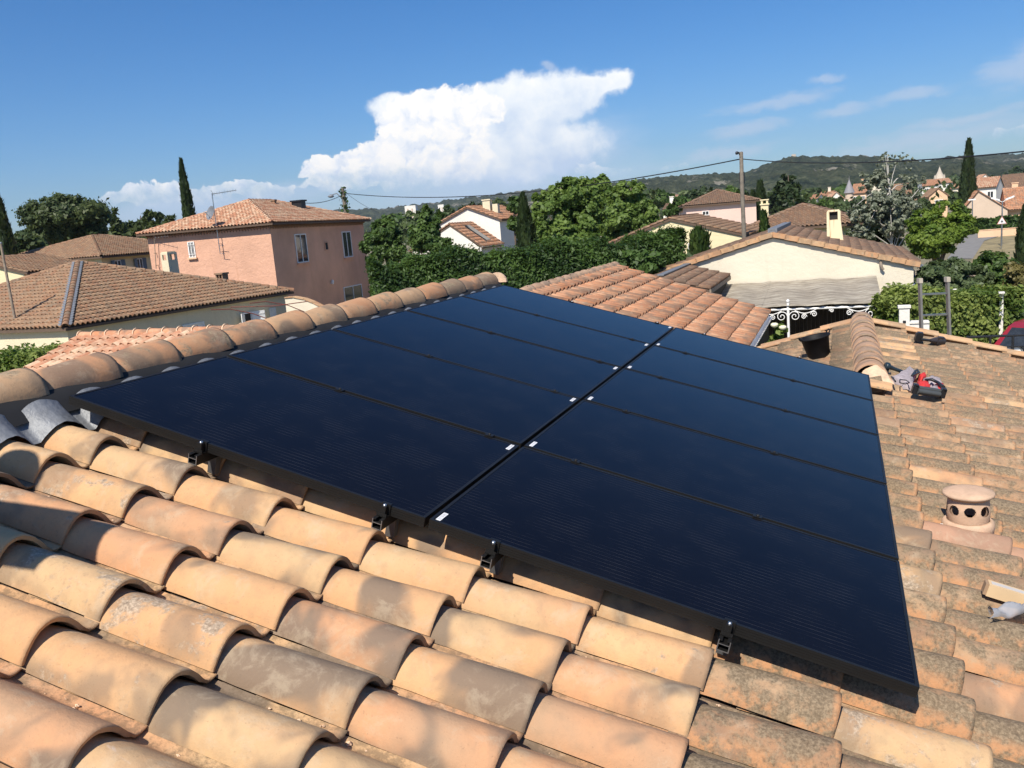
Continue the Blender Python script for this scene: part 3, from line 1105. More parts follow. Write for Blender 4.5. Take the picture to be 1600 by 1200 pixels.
    # verge tiles: quarter-round edge pieces along the gables
    def verge_mesh(seed):
        mb = MB()
        prof = [(-0.10, 0.028), (-0.06, 0.052), (0.0, 0.066), (0.045, 0.058), (0.062, 0.03), (0.064, -0.10), (0.048, -0.10), (0.046, 0.02), (0.0, 0.048), (-0.06, 0.036), (-0.10, 0.014)]
        n = len(prof)
        V = []
        for x, lf, sc in ((-0.45, 0.0, 0.93), (-0.2, 0.011, 0.97), (0.0, 0.02, 1.0)):
            V += [(x, y * sc, z * sc + lf) for y, z in prof]
        F = [(i * n + k, (i + 1) * n + k, (i + 1) * n + (k + 1) % n, i * n + (k + 1) % n) for i in range(2) for k in range(n)]
        F += [tuple(range(2 * n, 3 * n)), tuple(range(n))[::-1]]
        mb.add(V, F)
        return mb.me('verge_tile', M_VERGE)
    vm_ = [verge_mesh(s) for s in range(2)]
    for k in range(-4, 9):
        u = 1.915 + TC * k
        if u > UW + 0.5:
            break
        link('verge_tile', vm_[k % 2], roof, frame(rp(u, V_FAR - 0.02, -HB + 0.06), RD, RY, RN))
    for k in range(0, 8):
        u = 3.94 + TC * k
        link('verge_tile', vm_[k % 2], roof, frame(rp(u, V_WING - 0.04, -HB + 0.06), RD, RY, RN))
    for k in range(0, 4):
        # mirrored side: across axis points the other way, so turn the piece round
        M = frame(lp(0.5 + TC * k, V_WING - 0.04, 0.06), LD, RY, LN)
        M = M @ Matrix.Diagonal((1, 1, 1, 1))
        o = link('verge_tile', vm_[k % 2], roof, M)
    # ventilation cowl of terracotta
    c = rp(3.765, 2.08, -HB + 0.055)
    vent = MB()
    ns = 160
    zs = np.linspace(0.05, 0.178, 48)
    for rad, flip in ((0.097, False), (0.084, True)):
        V = [(c[0] + (rad + .004 * math.cos((z - .11) * 40)) * math.cos(2 * math.pi * k / ns), c[1] + (rad + .004 * math.cos((z - .11) * 40)) * math.sin(2 * math.pi * k / ns), c[2] + z) for z in zs for k in range(ns)]
        F = []
        for i in range(len(zs) - 1):
            for k in range(ns):
                a = (k + 0.5) / ns * 8 + 0.05
                da = (a - round(a)) / 8 * 2 * math.pi * 0.097
                dz = (zs[i] + zs[i + 1]) / 2 - 0.122
                if da * da + dz * dz < 0.027 ** 2:
                    continue
                k2 = (k + 1) % ns
                f = (i * ns + k, i * ns + k2, (i + 1) * ns + k2, (i + 1) * ns + k)
                F.append(f[::-1] if flip else f)
        vent.add(V, F, 0, True)
    vp = link('roof_vent', vent.me('roof_vent', M_VENT), root)
    vp['label'] = 'round terracotta ventilation cowl with holes, on the old tiles'
    b = MB()
    b.lathe([(0.118, -0.10), (0.118, 0.01), (0.122, 0.02), (0.121, 0.045), (0.112, 0.056), (0.099, 0.060), (0.099, 0.05)], c, 48)
    link('flange', b.me('vent_flange', M_VENT), vp)
    b = MB()
    b.lathe([(0.086, 0.178), (0.100, 0.176), (0.112, 0.184), (0.119, 0.190), (0.121, 0.197), (0.116, 0.205), (0.08, 0.214), (0.0, 0.219)], c, 48)
    link('cap', b.me('vent_cap', M_VENT), vp)
    b = MB()
    b.obox(c + np.array((-.13, -.06, .0)), (.03, 0, 0), (0, .04, 0), (0, 0, .035))
    link('mortar_dab', b.me('mortar_dab', M_WPAINT), vp)
    # eave gutter
    g = MB()
    ge = rp(U_EAVE + 0.05, 0, -HB - 0.03)
    P = [(ge[0] + 0.07 * math.cos(a), 0, ge[2] + 0.07 * math.sin(a)) for a in np.linspace(math.pi, 2 * math.pi, 9)]
    V = [(x, yy, z) for yy in (V_NEAR, V_WING) for x, _, z in P]
    g.add(V, [(k, k + 1, 9 + k + 1, 9 + k) for k in range(8)], 0, True)
    link('gutter', g.me('gutter', M_LEAD), root)
    return root


house = build_house()

# unseen chimney-like caster added left of view, shaped to throw shadow on the tiles
def build_shadow_caster():
    root = thing('chimney', 'unseen cream chimney form with raised slab and pot, added to cast the shadow at the left edge', 'chimney', (0.12, -1.80, -0.25))
    mb = MB()
    mb.box((0.12, -1.80, 0.13), (0.60, 0.28, 0.9))
    link('stack', mb.me('caster_stack', M_CREAM), root)
    for x in (-.12, .36):
        mb = MB()
        mb.box((x, -1.80, 0.73), (0.08, 0.26, 0.30))
        link('slab_support', mb.me('slab_support', M_CREAM), root)
    mb = MB()
    mb.box((0.12, -1.80, 0.91), (1.12, 0.30, 0.06))
    link('cap_slab', mb.me('caster_slab', M_STONE), root)
    mb = MB()
    mb.lathe([(0.10, 0.94), (0.085, 1.32), (0.11, 1.35), (0.10, 1.38), (0.08, 1.36), (0.08, 0.94)], (0.05, -1.76, 0), 18)
    link('pot', mb.me('caster_pot', M_VENT), root)


build_shadow_caster()

# ------------------------------------------------------------------ solar array
PL, PW, PT = 1.656, 0.992, 0.038
PITCH_U, PITCH_V = 1.67, 1.0145


def panel_meshes():
    fr = MB()
    w = 0.012
    def bar(x0, x1, y0, y1):
        fr.obox((x0, y0, -PT), (x1 - x0, 0, 0), (0, y1 - y0, 0), (0, 0, PT))
    bar(0, PL, 0, w)
    bar(0, PL, PW - w, PW)
    bar(0, w, w, PW - w)
    bar(PL - w, PL, w, PW - w)
    for y, s in ((0, -1), (PW, 1)):                       # raised beads along the long sides, as on extruded frames
        for z in (-0.009, -0.018, -0.027):
            fr.obox((0.002, y, z), (PL - 0.004, 0, 0), (0, s * 0.0014, 0), (0, 0, 0.0035))
    f = fr.me('panel_frame', M_ALU)
    g = MB()
    g.obox((w + .0005, w + .0005, -0.008), (PL - 2 * w - .001, 0, 0), (0, PW - 2 * w - .001, 0), (0, 0, 0.0064))
    g = g.me('panel_glass', M_PANEL)
    s = MB()
    s.obox((-0.009, -0.036, 0), (0.018, 0, 0), (0, 0.072, 0), (0, 0, 0.0012))
    s = s.me('panel_sticker', M_STICK)
    return f, g, s


def build_array():
    rows = ['nearest the camera', 'second from the camera', 'in the middle row', 'in the fourth row from the camera', 'in the farthest row']
    f, g, s = panel_meshes()
    rng = random.Random(4)
    for j in range(5):
        for i in range(2):
            o = rp(i * PITCH_U + (0.004 if i else 0), j * PITCH_V + 0.004, rng.uniform(-0.001, 0.001))
            row = rows[j]
            lab = 'black solar panel ' + (row + ' of the array' if j < 2 else row) + (', on the ridge side' if i == 0 else ', on the eave side')
            ex = unit(RD + RN * rng.uniform(-.0012, .0012))
            ey = unit(np.cross(unit(RN + RY * rng.uniform(-.0015, .0015)), ex))
            root = thing('solar_panel', lab, 'solar panel', group='black solar panels of the array', M=frame(o, ex, ey, np.cross(ex, ey)))
            link('frame', f, root, local=True)
            link('glass', g, root, local=True)
            if i == 0:
                M = Matrix.Translation((PL - 0.026, PW - 0.052, -0.0014))
            else:
                M = Matrix.Translation((0.026, 0.052, -0.0014))
            link('sticker', s, root, M, local=True)
    # rails with end and middle clamps
    a, hgt, tk = 0.02, 0.040, 0.0035
    names = ['nearest the ridge', 'second from the ridge', 'third from the ridge', 'nearest the eave']
    def chan(L):
        mb = MB()
        mb.obox((-a, 0, -hgt), (2 * a, 0, 0), (0, L, 0), (0, 0, tk))
        for x in (-a, a - tk):
            mb.obox((x, 0, -hgt + tk), (tk, 0, 0), (0, L, 0), (0, 0, hgt - tk))
        mb.obox((-a + tk, 0, -hgt * .42), (2 * a - 2 * tk, 0, 0), (0, L, 0), (0, 0, tk * .8))
        for x in (-a + tk, a - tk - 0.009):
            mb.obox((x, 0, -tk), (0.009, 0, 0), (0, L, 0), (0, 0, tk))
        return mb.me('rail_profile', M_ALU)
    L = 5 * PITCH_V + 0.10
    rail = chan(L)
    lip = MB()
    lip.obox((-a, -0.001, -hgt), (2 * a, 0, 0), (0, 0.001, 0), (0, 0, tk))
    for x in (-a, a - tk):
        lip.obox((x, -0.001, -hgt + tk), (tk, 0, 0), (0, 0.001, 0), (0, 0, hgt - tk))
    lip.obox((-a + tk, -0.001, -hgt * .42), (2 * a - 2 * tk, 0, 0), (0, 0.001, 0), (0, 0, tk * .8))
    lip = lip.me('rail_cut_end', M_BARE)
    ec = MB()                                             # z-shaped end clamp with bolt
    ec.obox((-0.019, -0.006, -PT - 0.002), (0.038, 0, 0), (0, 0.005, 0), (0, 0, PT + 0.006))
    ec.obox((-0.019, -0.001, 0.0015), (0.038, 0, 0), (0, 0.012, 0), (0, 0, 0.003))
    ec.obox((-0.019, -0.030, -PT - 0.002), (0.038, 0, 0), (0, 0.024, 0), (0, 0, 0.004))
    ec.obox((-0.019, -0.032, -PT + 0.002), (0.038, 0, 0), (0, 0.004, 0), (0, 0, 0.012))
    ec.obox((-0.010, -0.026, -PT + 0.002), (0.020, 0, 0), (0, 0.018, 0), (0, 0, PT - 0.002))
    ec = ec.me('end_clamp', M_ALU)
    bo = MB()
    bo.lathe([(0.0065, 0.0), (0.0065, 0.006), (0.003, 0.0062), (0.0028, 0.003), (0.0, 0.003)], (0, -0.016, 0), 12)
    bo = bo.me('bolt', M_STEEL)
    mc = MB()
    mc.obox((-0.02, -0.017, 0.0015), (0.04, 0, 0), (0, 0.034, 0), (0, 0, 0.003))
    mc.lathe([(0.0065, 0.004), (0.0065, 0.010), (0.003, 0.0102), (0, 0.008)], (0, 0, 0), 12)
    mc = mc.me('mid_clamp', M_ALU)
    hk = MB()
    hk.obox((-0.018, 0, -0.155), (0.036, 0, 0), (0, 0.03, 0), (0, 0, 0.075))
    hk = hk.me('roof_hook', M_BARE)
    for n, (u, nm) in enumerate(zip((0.685, 1.50, 1.93, 2.755), names)):
        root = thing('mounting_rail', 'black aluminium rail %s under the panel array' % nm, 'mounting rail', group='rails carrying the panels',
                     M=frame(rp(u, -0.055, 0), RD, RY, RN))
        link('profile', rail, root, Matrix.Translation((0, 0.0, -PT)), local=True)
        link('cut_end', lip, root, Matrix.Translation((0, 0, -PT)), local=True)
        for e in (0, 1):
            M = Matrix.Translation((0, 0.059, 0)) if e == 0 else Matrix.Translation((0, 0.055 + 5 * PITCH_V - 0.018, 0)) @ Matrix.Rotation(math.pi, 4, 'Z')
            c = link('end_clamp', ec, root, M, local=True)
            link('bolt', bo, c, local=True)
        for j in range(1, 5):
            link('mid_clamp', mc, root, Matrix.Translation((0, 0.055 + j * PITCH_V - 0.007, 0)), local=True)
        for j in range(6):
            link('roof_hook', hk, root, Matrix.Translation((0, 0.12 + j * 0.93, 0)), local=True)


build_array()
#==PART3==
# ------------------------------------------------------------------ vegetation builders
def leaf_quads(C, Nrm, size, rng, aspect=1.7, cup=0.25):
    """one folded diamond leaf spray per centre C, facing roughly Nrm"""
    n = len(C)
    r = rng.normal(size=(n, 3))
    Nn = Nrm + 0.55 * r
    Nn /= np.linalg.norm(Nn, axis=1, keepdims=True) + 1e-9
    t = rng.normal(size=(n, 3))
    t -= Nn * np.sum(t * Nn, 1, keepdims=True)
    t /= np.linalg.norm(t, axis=1, keepdims=True) + 1e-9
    b = np.cross(Nn, t)
    s = size * rng.uniform(0.6, 1.35, (n, 1))
    a = t * s * aspect * 0.5
    w = b * s * 0.5
    dn = Nn * s * cup
    V = np.stack([C - a, C + w - dn * rng.uniform(0, 1, (n, 1)), C + a - dn, C - w - dn * rng.uniform(0, 1, (n, 1))], 1)
    return V.reshape(-1, 3)


def crown_mesh(name, ells, n, size, mat, rng, nclump=40, cr=0.28, upright=0.0, aspect=1.7, inner=0.35, gaps=0.0):
    """ells: (cx,cy,cz,rx,ry,rz) in world; clumps are spread over them, leaves over the clumps"""
    vol = np.array([e[3] * e[4] * e[5] for e in ells]) ** 0.7
    pick = rng.choice(len(ells), nclump, p=vol / vol.sum())
    E = np.array(ells)[pick]
    d = rng.normal(size=(nclump, 3))
    d /= np.linalg.norm(d, axis=1, keepdims=True)
    rad = rng.uniform(inner, 1.0, (nclump, 1)) ** 0.6 * 0.86
    cc = E[:, :3] + d * rad * E[:, 3:]
    csz = E[:, 3:].mean(1) * cr * rng.uniform(0.6, 1.35, nclump)
    crnd = rng.uniform(0, 1, nclump)
    wgt = csz ** 2 + 1e-6
    which = rng.choice(nclump, n, p=wgt / wgt.sum())
    dd = rng.normal(size=(n, 3))
    dd /= np.linalg.norm(dd, axis=1, keepdims=True)
    rr = rng.uniform(0.2, 1.0, (n, 1)) ** 0.5 * np.where(rng.rand(n, 1) < 0.3, rng.uniform(1.0, 1.75, (n, 1)), 1.0)
    sc = np.array((1.0, 1.0, 0.85 + upright))
    Cn = cc[which] + dd * rr * csz[which][:, None] * sc
    nr = dd * 0.7 + d[which] * 0.6 + np.array((0, 0, 0.35))
    if upright:
        nr = dd * np.array((1, 1, 0.25))
    V = leaf_quads(Cn, nr, size, rng, aspect)
    rnd = np.clip(crnd[which] * 0.55 + rng.uniform(0, 0.45, n), 0, 1)
    F = np.arange(4 * n).reshape(n, 4)
    return put_mesh(name, V, F, mat, None, np.repeat(rnd, 4)), cc


def tree(name, label, cat, base, ells, n, size, mat, rng, trunk=0.14, bark=None, nclump=40, cr=0.28, limbs=7, group=None, upright=0.0, aspect=1.7, inner=0.35, lean=0.0):
    base = np.array(base, float)
    root = thing(name, label, cat, base, group)
    me, cc = crown_mesh('crown', ells, n, size, mat, rng, nclump, cr, upright, aspect, inner)
    link('crown', me, root)
    if trunk > 0:
        mb = MB()
        top = np.mean(np.array(ells)[:, :3], 0)
        zt = max(e[2] + e[5] * 0.5 for e in ells)
        top = np.array((top[0], top[1], zt))
        mid = base * 0.45 + top * 0.55 + np.array((rng.uniform(-.2, .2), rng.uniform(-.2, .2), 0)) * trunk * 4
        pts = [base - (0, 0, .1), base * 0.7 + mid * 0.3, mid, top]
        mb.tube(pts, [trunk * 1.25, trunk, trunk * 0.75, trunk * 0.2], 8)
        for c in cc[rng.choice(len(cc), min(limbs, len(cc)), replace=False)]:
            f = rng.uniform(0.45, 0.8)
            s = base * (1 - f) + mid * f if rng.rand() < 0.5 else mid * (1 - f * .6) + top * (f * .6)
            m = (s + c) / 2 + np.array((0, 0, 0.12 * np.linalg.norm(c - s)))
            mb.tube([s, m, c], [trunk * 0.45, trunk * 0.28, trunk * 0.08], 6)
        link('trunk', mb.me('trunk', bark or M_BARK), root)
    return root


def cypress(label, base, h, r, rng, n=2600, size=0.22, mat=None, tip=1.0, group=None, name='cypress_tree', cat='cypress', flat=False):
    base = np.array(base, float)
    root = thing(name, label, cat, base, group)
    f = rng.uniform(0, 1, n) ** 0.8
    prof = np.minimum(1, (f / 0.12 + 0.35)) * np.maximum(0.03, (1 - f ** (2.2 * tip)) ** 0.75 if not flat else np.minimum(1, (1.02 - f) / 0.10))
    th = rng.uniform(0, 2 * math.pi, n)
    lob = 1 + 0.13 * np.sin(3 * th + 9 * f) + 0.10 * np.sin(7 * th - 17 * f)
    rr = r * prof * lob * rng.uniform(0.72, 1.04, n)
    Cn = np.stack([base[0] + rr * np.cos(th), base[1] + rr * np.sin(th), base[2] + 0.15 + f * (h - 0.2)], 1)
    s = size * rng.uniform(0.6, 1.3, (n, 1))
    out = np.stack([np.cos(th), np.sin(th), np.zeros(n)], 1)
    tan = np.stack([-np.sin(th), np.cos(th), np.zeros(n)], 1) + rng.normal(size=(n, 3)) * 0.35
    up = np.array((0, 0, 1.0)) + out * 0.22 + rng.normal(size=(n, 3)) * 0.22
    V = np.stack([Cn - up * s * 0.6, Cn + tan * s * 0.36 + out * s * .1, Cn + up * s * 1.1 + out * s * 0.12, Cn - tan * s * 0.36 + out * s * .1], 1).reshape(-1, 3)
    rnd = np.clip(0.5 + 0.25 * np.sin(5 * th + 13 * f) + rng.uniform(-.3, .3, n), 0, 1)
    # dense inside so that the sky does not show through
    ns, nz = 10, 10
    fz = np.linspace(0.02, 0.93, nz)
    pz = np.minimum(1, (fz / 0.12 + 0.35)) * np.maximum(0.03, (1 - fz ** (2.2 * tip)) ** 0.75 if not flat else np.minimum(1, (1.0 - fz) / 0.10 + .3)) * 0.7 * r
    VI = np.array([(base[0] + pz[i] * math.cos(2 * math.pi * k / ns), base[1] + pz[i] * math.sin(2 * math.pi * k / ns), base[2] + fz[i] * h) for i in range(nz) for k in range(ns)])
    FI = np.array([(i * ns + k, i * ns + (k + 1) % ns, (i + 1) * ns + (k + 1) % ns, (i + 1) * ns + k) for i in range(nz - 1) for k in range(ns)])
    F = np.vstack((np.arange(4 * n).reshape(n, 4), FI + 4 * n))
    link('crown', put_mesh('crown', np.vstack((V, VI)), F, mat or L_CYP, None, np.concatenate((np.repeat(rnd, 4), np.zeros(len(VI))))), root)
    mb = MB()
    mb.tube([base - (0, 0, .1), base + (0, 0, h * 0.5)], [0.12, 0.05], 6)
    link('trunk', mb.me('trunk', M_BARK), root)
    return root


def hedge(name, label, cat, A, B, width, h, n, size, mat, rng, wob=0.18, group=None, zb=ZG, aspect=1.7, tufts=0.12):
    """hedge between ground points A and B (2D), leaves over its sides and top, dark core inside"""
    A, B = np.array(A, float), np.array(B, float)
    L = np.linalg.norm(B - A)
    d = (B - A) / L
    s = np.array((-d[1], d[0]))
    root = thing(name, label, cat, (*((A + B) / 2), zb), group)
    ph = rng.uniform(0, 6, 6)

    def prof(x, k):
        return 1 + wob * (0.5 * np.sin(x * 1.7 + ph[k]) + 0.35 * np.sin(x * 4.1 + ph[k + 1]) + 0.25 * np.sin(x * 9.3 + ph[k + 2]))
    x = rng.uniform(0, L, n)
    endm = rng.rand(n) < min(.3, width / (L + width))
    x = np.where(endm, np.where(rng.rand(n) < .5, rng.uniform(-.12, .08, n), L + rng.uniform(-.08, .12, n)), x)
    q = rng.rand(n)
    top = q < 0.4
    y = np.where(top | endm, rng.uniform(-1, 1, n), np.where(q < 0.72, -1, 1) * rng.uniform(0.82, 1.08, n))
    hz = h * (1 + (prof(x, 0) - 1) * 0.5)
    z = np.where(top, hz * rng.uniform(0.93, 1.03, n), hz * rng.uniform(0.03, 1.0, n))
    tuft = rng.rand(n) < 0.10
    z = np.where(tuft & top, z + rng.uniform(0, 1, n) ** 2 * (.05 + .16 * np.abs(np.sin(x * 2.9 + ph[5]) * np.sin(x * 7.7))) * h * tufts, z)
    yy = y * width / 2 * (1 + (prof(x + z * 1.3, 3) - 1) * 0.8)
    C = np.stack([A[0] + d[0] * x + s[0] * yy, A[1] + d[1] * x + s[1] * yy, zb + z], 1)
    C += rng.normal(size=C.shape) * 0.05
    nr = np.stack([s[0] * y * (~top), s[1] * y * (~top), 0.3 + top * 1.0], 1)
    V = leaf_quads(C, nr, size, rng, aspect)
    rnd = np.clip(0.5 + 0.3 * np.sin(x * 2.3 + 3 * z) + rng.uniform(-.35, .35, n), 0, 1)
    m = 24
    xs = np.linspace(0, L, m)
    VI = []
    for xx in xs:
        hh = h * (1 + (prof(xx, 0) - 1) * 0.5) * 0.93
        for yv, zv in ((-.40, 0), (-.42, hh * .5), (-.36, hh), (.36, hh), (.42, hh * .5), (.40, 0)):
            VI.append((A[0] + d[0] * xx + s[0] * yv * width, A[1] + d[1] * xx + s[1] * yv * width, zb + zv))
    FI = [(i * 6 + k, i * 6 + k + 1, (i + 1) * 6 + k + 1, (i + 1) * 6 + k) for i in range(m - 1) for k in range(5)]
    FI += [(0, 1, 4, 5), (1, 2, 3, 4), (6 * m - 6, 6 * m - 1, 6 * m - 2, 6 * m - 5), (6 * m - 5, 6 * m - 2, 6 * m - 3, 6 * m - 4)]
    F = np.vstack((np.arange(4 * n).reshape(n, 4), np.array(FI) + 4 * n))
    link('foliage', put_mesh('foliage', np.vstack((V, np.array(VI))), F, mat, None, np.concatenate((np.repeat(rnd, 4), np.zeros(len(VI))))), root)
    return root


# ------------------------------------------------------------------ building helpers
def bx3(o, ex, ey):
    o = np.array(o, float)
    ex = np.array((*ex, 0.0)) if len(ex) == 2 else np.array(ex)
    ey = np.array((*ey, 0.0)) if len(ey) == 2 else np.array(ey)
    return lambda x, y, z=0.0: o + ex * x + ey * y + np.array((0, 0, z))


def window(parent, o, ex, n, w, h, frame_m=None, pane_m=None, shutters=None, open_angle=0.0, sill=None, mullions=1, bars=False, depth=0.10, name='window', ft=0.06, shut_w=0.5):
    """o = lower left corner on the wall, ex = to the right, n = outward normal"""
    frame_m, pane_m = frame_m or M_WPAINT, pane_m or M_GLASS
    o, ex, n = np.array(o, float), unit(ex), unit(n)
    ez = np.array((0, 0, 1.0))
    mb = MB()
    p = o + n * 0.004
    dd = n * 0.05
    mb.obox(p, ex * w, dd, ez * ft)
    mb.obox(p + ez * (h - ft), ex * w, dd, ez * ft)
    mb.obox(p + ez * ft, ex * ft, dd, ez * (h - 2 * ft))
    mb.obox(p + ez * ft + ex * (w - ft), ex * ft, dd, ez * (h - 2 * ft))
    for k in range(1, mullions + 1):
        mb.obox(p + ez * ft + ex * (w * k / (mullions + 1) - ft * .5), ex * ft, dd * 0.9, ez * (h - 2 * ft))
    f = link(name, mb.me('window_frame', frame_m), parent)
    mb = MB()
    mb.obox(p + ex * ft * .5 + ez * ft * .5, ex * (w - ft), n * 0.02, ez * (h - ft))
    link('pane', mb.me('pane', pane_m), f)
    if sill is not None:
        mb = MB()
        mb.obox(o - ex * 0.08 - ez * 0.09, ex * (w + 0.16), n * 0.14, ez * 0.085)
        link('sill', mb.me('sill', sill), f)
    if shutters is not None:
        for sgn in (-1, 1):
            hinge = p + (ex * 0 if sgn < 0 else ex * w) + n * 0.052
            a = open_angle
            dirv = (ex * sgn * math.cos(a) + n * math.sin(a))
            tv = np.cross(dirv, ez) * 0.035
            if np.dot(tv, n) < 0:
                tv = -tv
            mb = MB()
            mb.obox(hinge, dirv * (w * shut_w), tv, ez * h)
            for zz in (0.15, 0.5, 0.85):
                mb.obox(hinge + tv + ez * (h * zz - .03) + dirv * .02, dirv * (w * shut_w - .04), tv * .4, ez * .06)
            link('shutter', mb.me('shutter', shutters), f)
    if bars:
        mb = MB()
        for k in range(1, 5):
            q = p + ex * (w * k / 5) + n * 0.09
            mb.tube([q, q + ez * h], 0.012, 6)
        for zz in (0.2, 0.8):
            mb.tube([p + ez * h * zz + n * .09, p + ez * h * zz + n * .09 + ex * w], 0.012, 6)
        link('bar', mb.me('window_bars', M_WPAINT), f)
    return f


LOWT = tile_np(6, 1, 1, length=0.41, tw=0.215, under=True)
FART = tile_np(4, 1, 1, length=0.5, tw=0.29, under=False)


def ridge_caps(parent, segs, mat, rng, r=0.12, pitch=0.4):
    """joined half-round caps along several lines (a part of its own, for houses further off)"""
    V0, F0 = [], []
    for x, rr in ((0, r), (pitch * 1.1, r * 0.85)):
        for k in range(7):
            th = math.pi * k / 6
            V0.append((x, -rr * math.cos(th), rr * math.sin(th)))
    F0 = [(k, k + 1, 7 + k + 1, 7 + k) for k in range(6)]
    F0.append((0, 3, 6, 6)) if False else None
    Ms = []
    for A, B in segs:
        A, B = np.array(A, float), np.array(B, float)
        L = np.linalg.norm(B - A)
        d = (B - A) / L
        sd = unit(np.cross((0, 0, 1.), d))
        up = np.cross(d, sd)
        n = max(1, int(L / pitch))
        for i in range(n):
            Ms.append((A + d * (L * i / n), unit(d - up * .03), sd, up))
    o = link('ridge_tiles', join_tiles('ridge_tiles', Ms, rng.rand(len(Ms)), mat, (np.array(V0), F0, None)), parent)
    o['kind'] = 'stuff'


def roof_faces(roof, faces, m_ind, m_att, n_ind, rng, lo=LOWT, tw=0.215, tc=0.36):
    g = []
    for P, down in faces:
        g += tile_grid(P, down, rng, tw=tw, tc=tc)
    ms = tile_meshes('roof_tile', m_ind, False, 3, length=0.41, tw=tw) if n_ind else None
    lay_tiles(roof, g, m_ind, m_att, n_ind, rng, meshes=ms, lo=lo)


def gable_roof(root, f, w, d, ze, zr, m_ind, m_att, n_ind, rng, over=0.35, gov=0.12, lo=LOWT, caps=True, ridge_x=None, tw=0.215, tc=0.36):
    """f(x,y,z): local frame, ridge along y at x = ridge_x (default w/2); returns the roof part"""
    rx = w / 2 if ridge_x is None else ridge_x
    sl, sr = (zr - ze) / rx, (zr - ze) / (w - rx)
    T = 0.10
    dk = MB()
    zl, zrr = ze - over * sl, ze - over * sr
    dk.prism([f(-over, -gov, zl), f(rx, -gov, zr), f(rx, d + gov, zr), f(-over, d + gov, zl)], (0, 0, -T))
    dk.prism([f(rx + .001, -gov, zr), f(w + over, -gov, zrr), f(w + over, d + gov, zrr), f(rx + .001, d + gov, zr)], (0, 0, -T))
    roof = link('roof', dk.me('roof', M_DECK), root)
    h = 0.015
    L = [f(-over - .05, -gov, zl + h), f(rx, -gov, zr + h), f(rx, d + gov, zr + h), f(-over - .05, d + gov, zl + h)]
    Rr = [f(rx, -gov, zr + h), f(w + over + .05, -gov, zrr + h), f(w + over + .05, d + gov, zrr + h), f(rx, d + gov, zr + h)]
    ex = f(1, 0) - f(0, 0)
    dl = unit(-ex - np.array((0, 0, sl)))
    dr = unit(ex - np.array((0, 0, sr)))
    roof_faces(roof, [(L, dl), (Rr, dr)], m_ind, m_att, n_ind, rng, lo, tw, tc)
    if caps:
        ridge_caps(roof, [(f(rx, -gov, zr + .02), f(rx, d + gov, zr + .02))], m_att, rng)
    return roof


def hip_roof(root, f, w, d, ze, zr, m_ind, m_att, n_ind, rng, over=0.4, lo=LOWT, caps='join', hipmesh=None, inset=None):
    """pyramid or hipped roof over w x d"""
    o = over
    if w <= d:
        k = (d - w) / 2 if inset is None else d / 2 - inset
        a, b = (w / 2, d / 2 - k, zr), (w / 2, d / 2 + k, zr)
    else:
        k = (w - d) / 2
        a, b = (w / 2 - k, d / 2, zr), (w / 2 + k, d / 2, zr)
    P = [f(-o, -o, ze), f(w + o, -o, ze), f(w + o, d + o, ze), f(-o, d + o, ze)]
    A, B = f(*a), f(*b)
    if w <= d:
        faces = [[P[0], P[1], A], [P[1], P[2], B, A], [P[2], P[3], B], [P[3], P[0], A, B]]
    else:
        faces = [[P[0], P[1], B, A], [P[1], P[2], B], [P[2], P[3], A, B], [P[3], P[0], A]]
    dk = MB()
    for Q in faces:
        Q = [np.array(q) for q in Q]
        if np.linalg.norm(Q[-1] - Q[-2]) < 1e-3:
            Q = Q[:-1]
        dk.poly([q - (0, 0, .02) for q in Q])
    dk.prism([p - (0, 0, .025) for p in P], (0, 0, -0.09))
    roof = link('roof', dk.me('roof', M_DECK), root)
    ex, ey = f(1, 0) - f(0, 0), f(0, 1) - f(0, 0)
    fs = []
    for Q, out in zip(faces, (-ey, ex, ey, -ex)):
        Q = [np.array(q) for q in Q]
        if len(Q) == 4 and np.linalg.norm(Q[-1] - Q[-2]) < 1e-3:
            Q = Q[:-1]
        n = unit(np.cross(Q[1] - Q[0], Q[2] - Q[0]))
        if n[2] < 0:
            n = -n
        dn = unit(np.cross(np.cross(n, (0, 0, -1.)), n))
        fs.append((Q, dn))
    roof_faces(roof, fs, m_ind, m_att, n_ind, rng, lo)
    hips = [(P[0], A if w <= d else A), (P[1], A if w <= d else B), (P[2], B), (P[3], B if w <= d else A)]
    if np.linalg.norm(A - B) > 0.3:
        hips.append((A, B))
    if hipmesh:
        for p, q in hips:
            run_ridge(roof, p + (0, 0, .03), q + (0, 0, .03), hipmesh, rng, 0.4, name='hip_tile')
    else:
        ridge_caps(roof, [(p + (0, 0, .02), q + (0, 0, .02)) for p, q in hips], m_att, rng)
    return roof, P, A, B


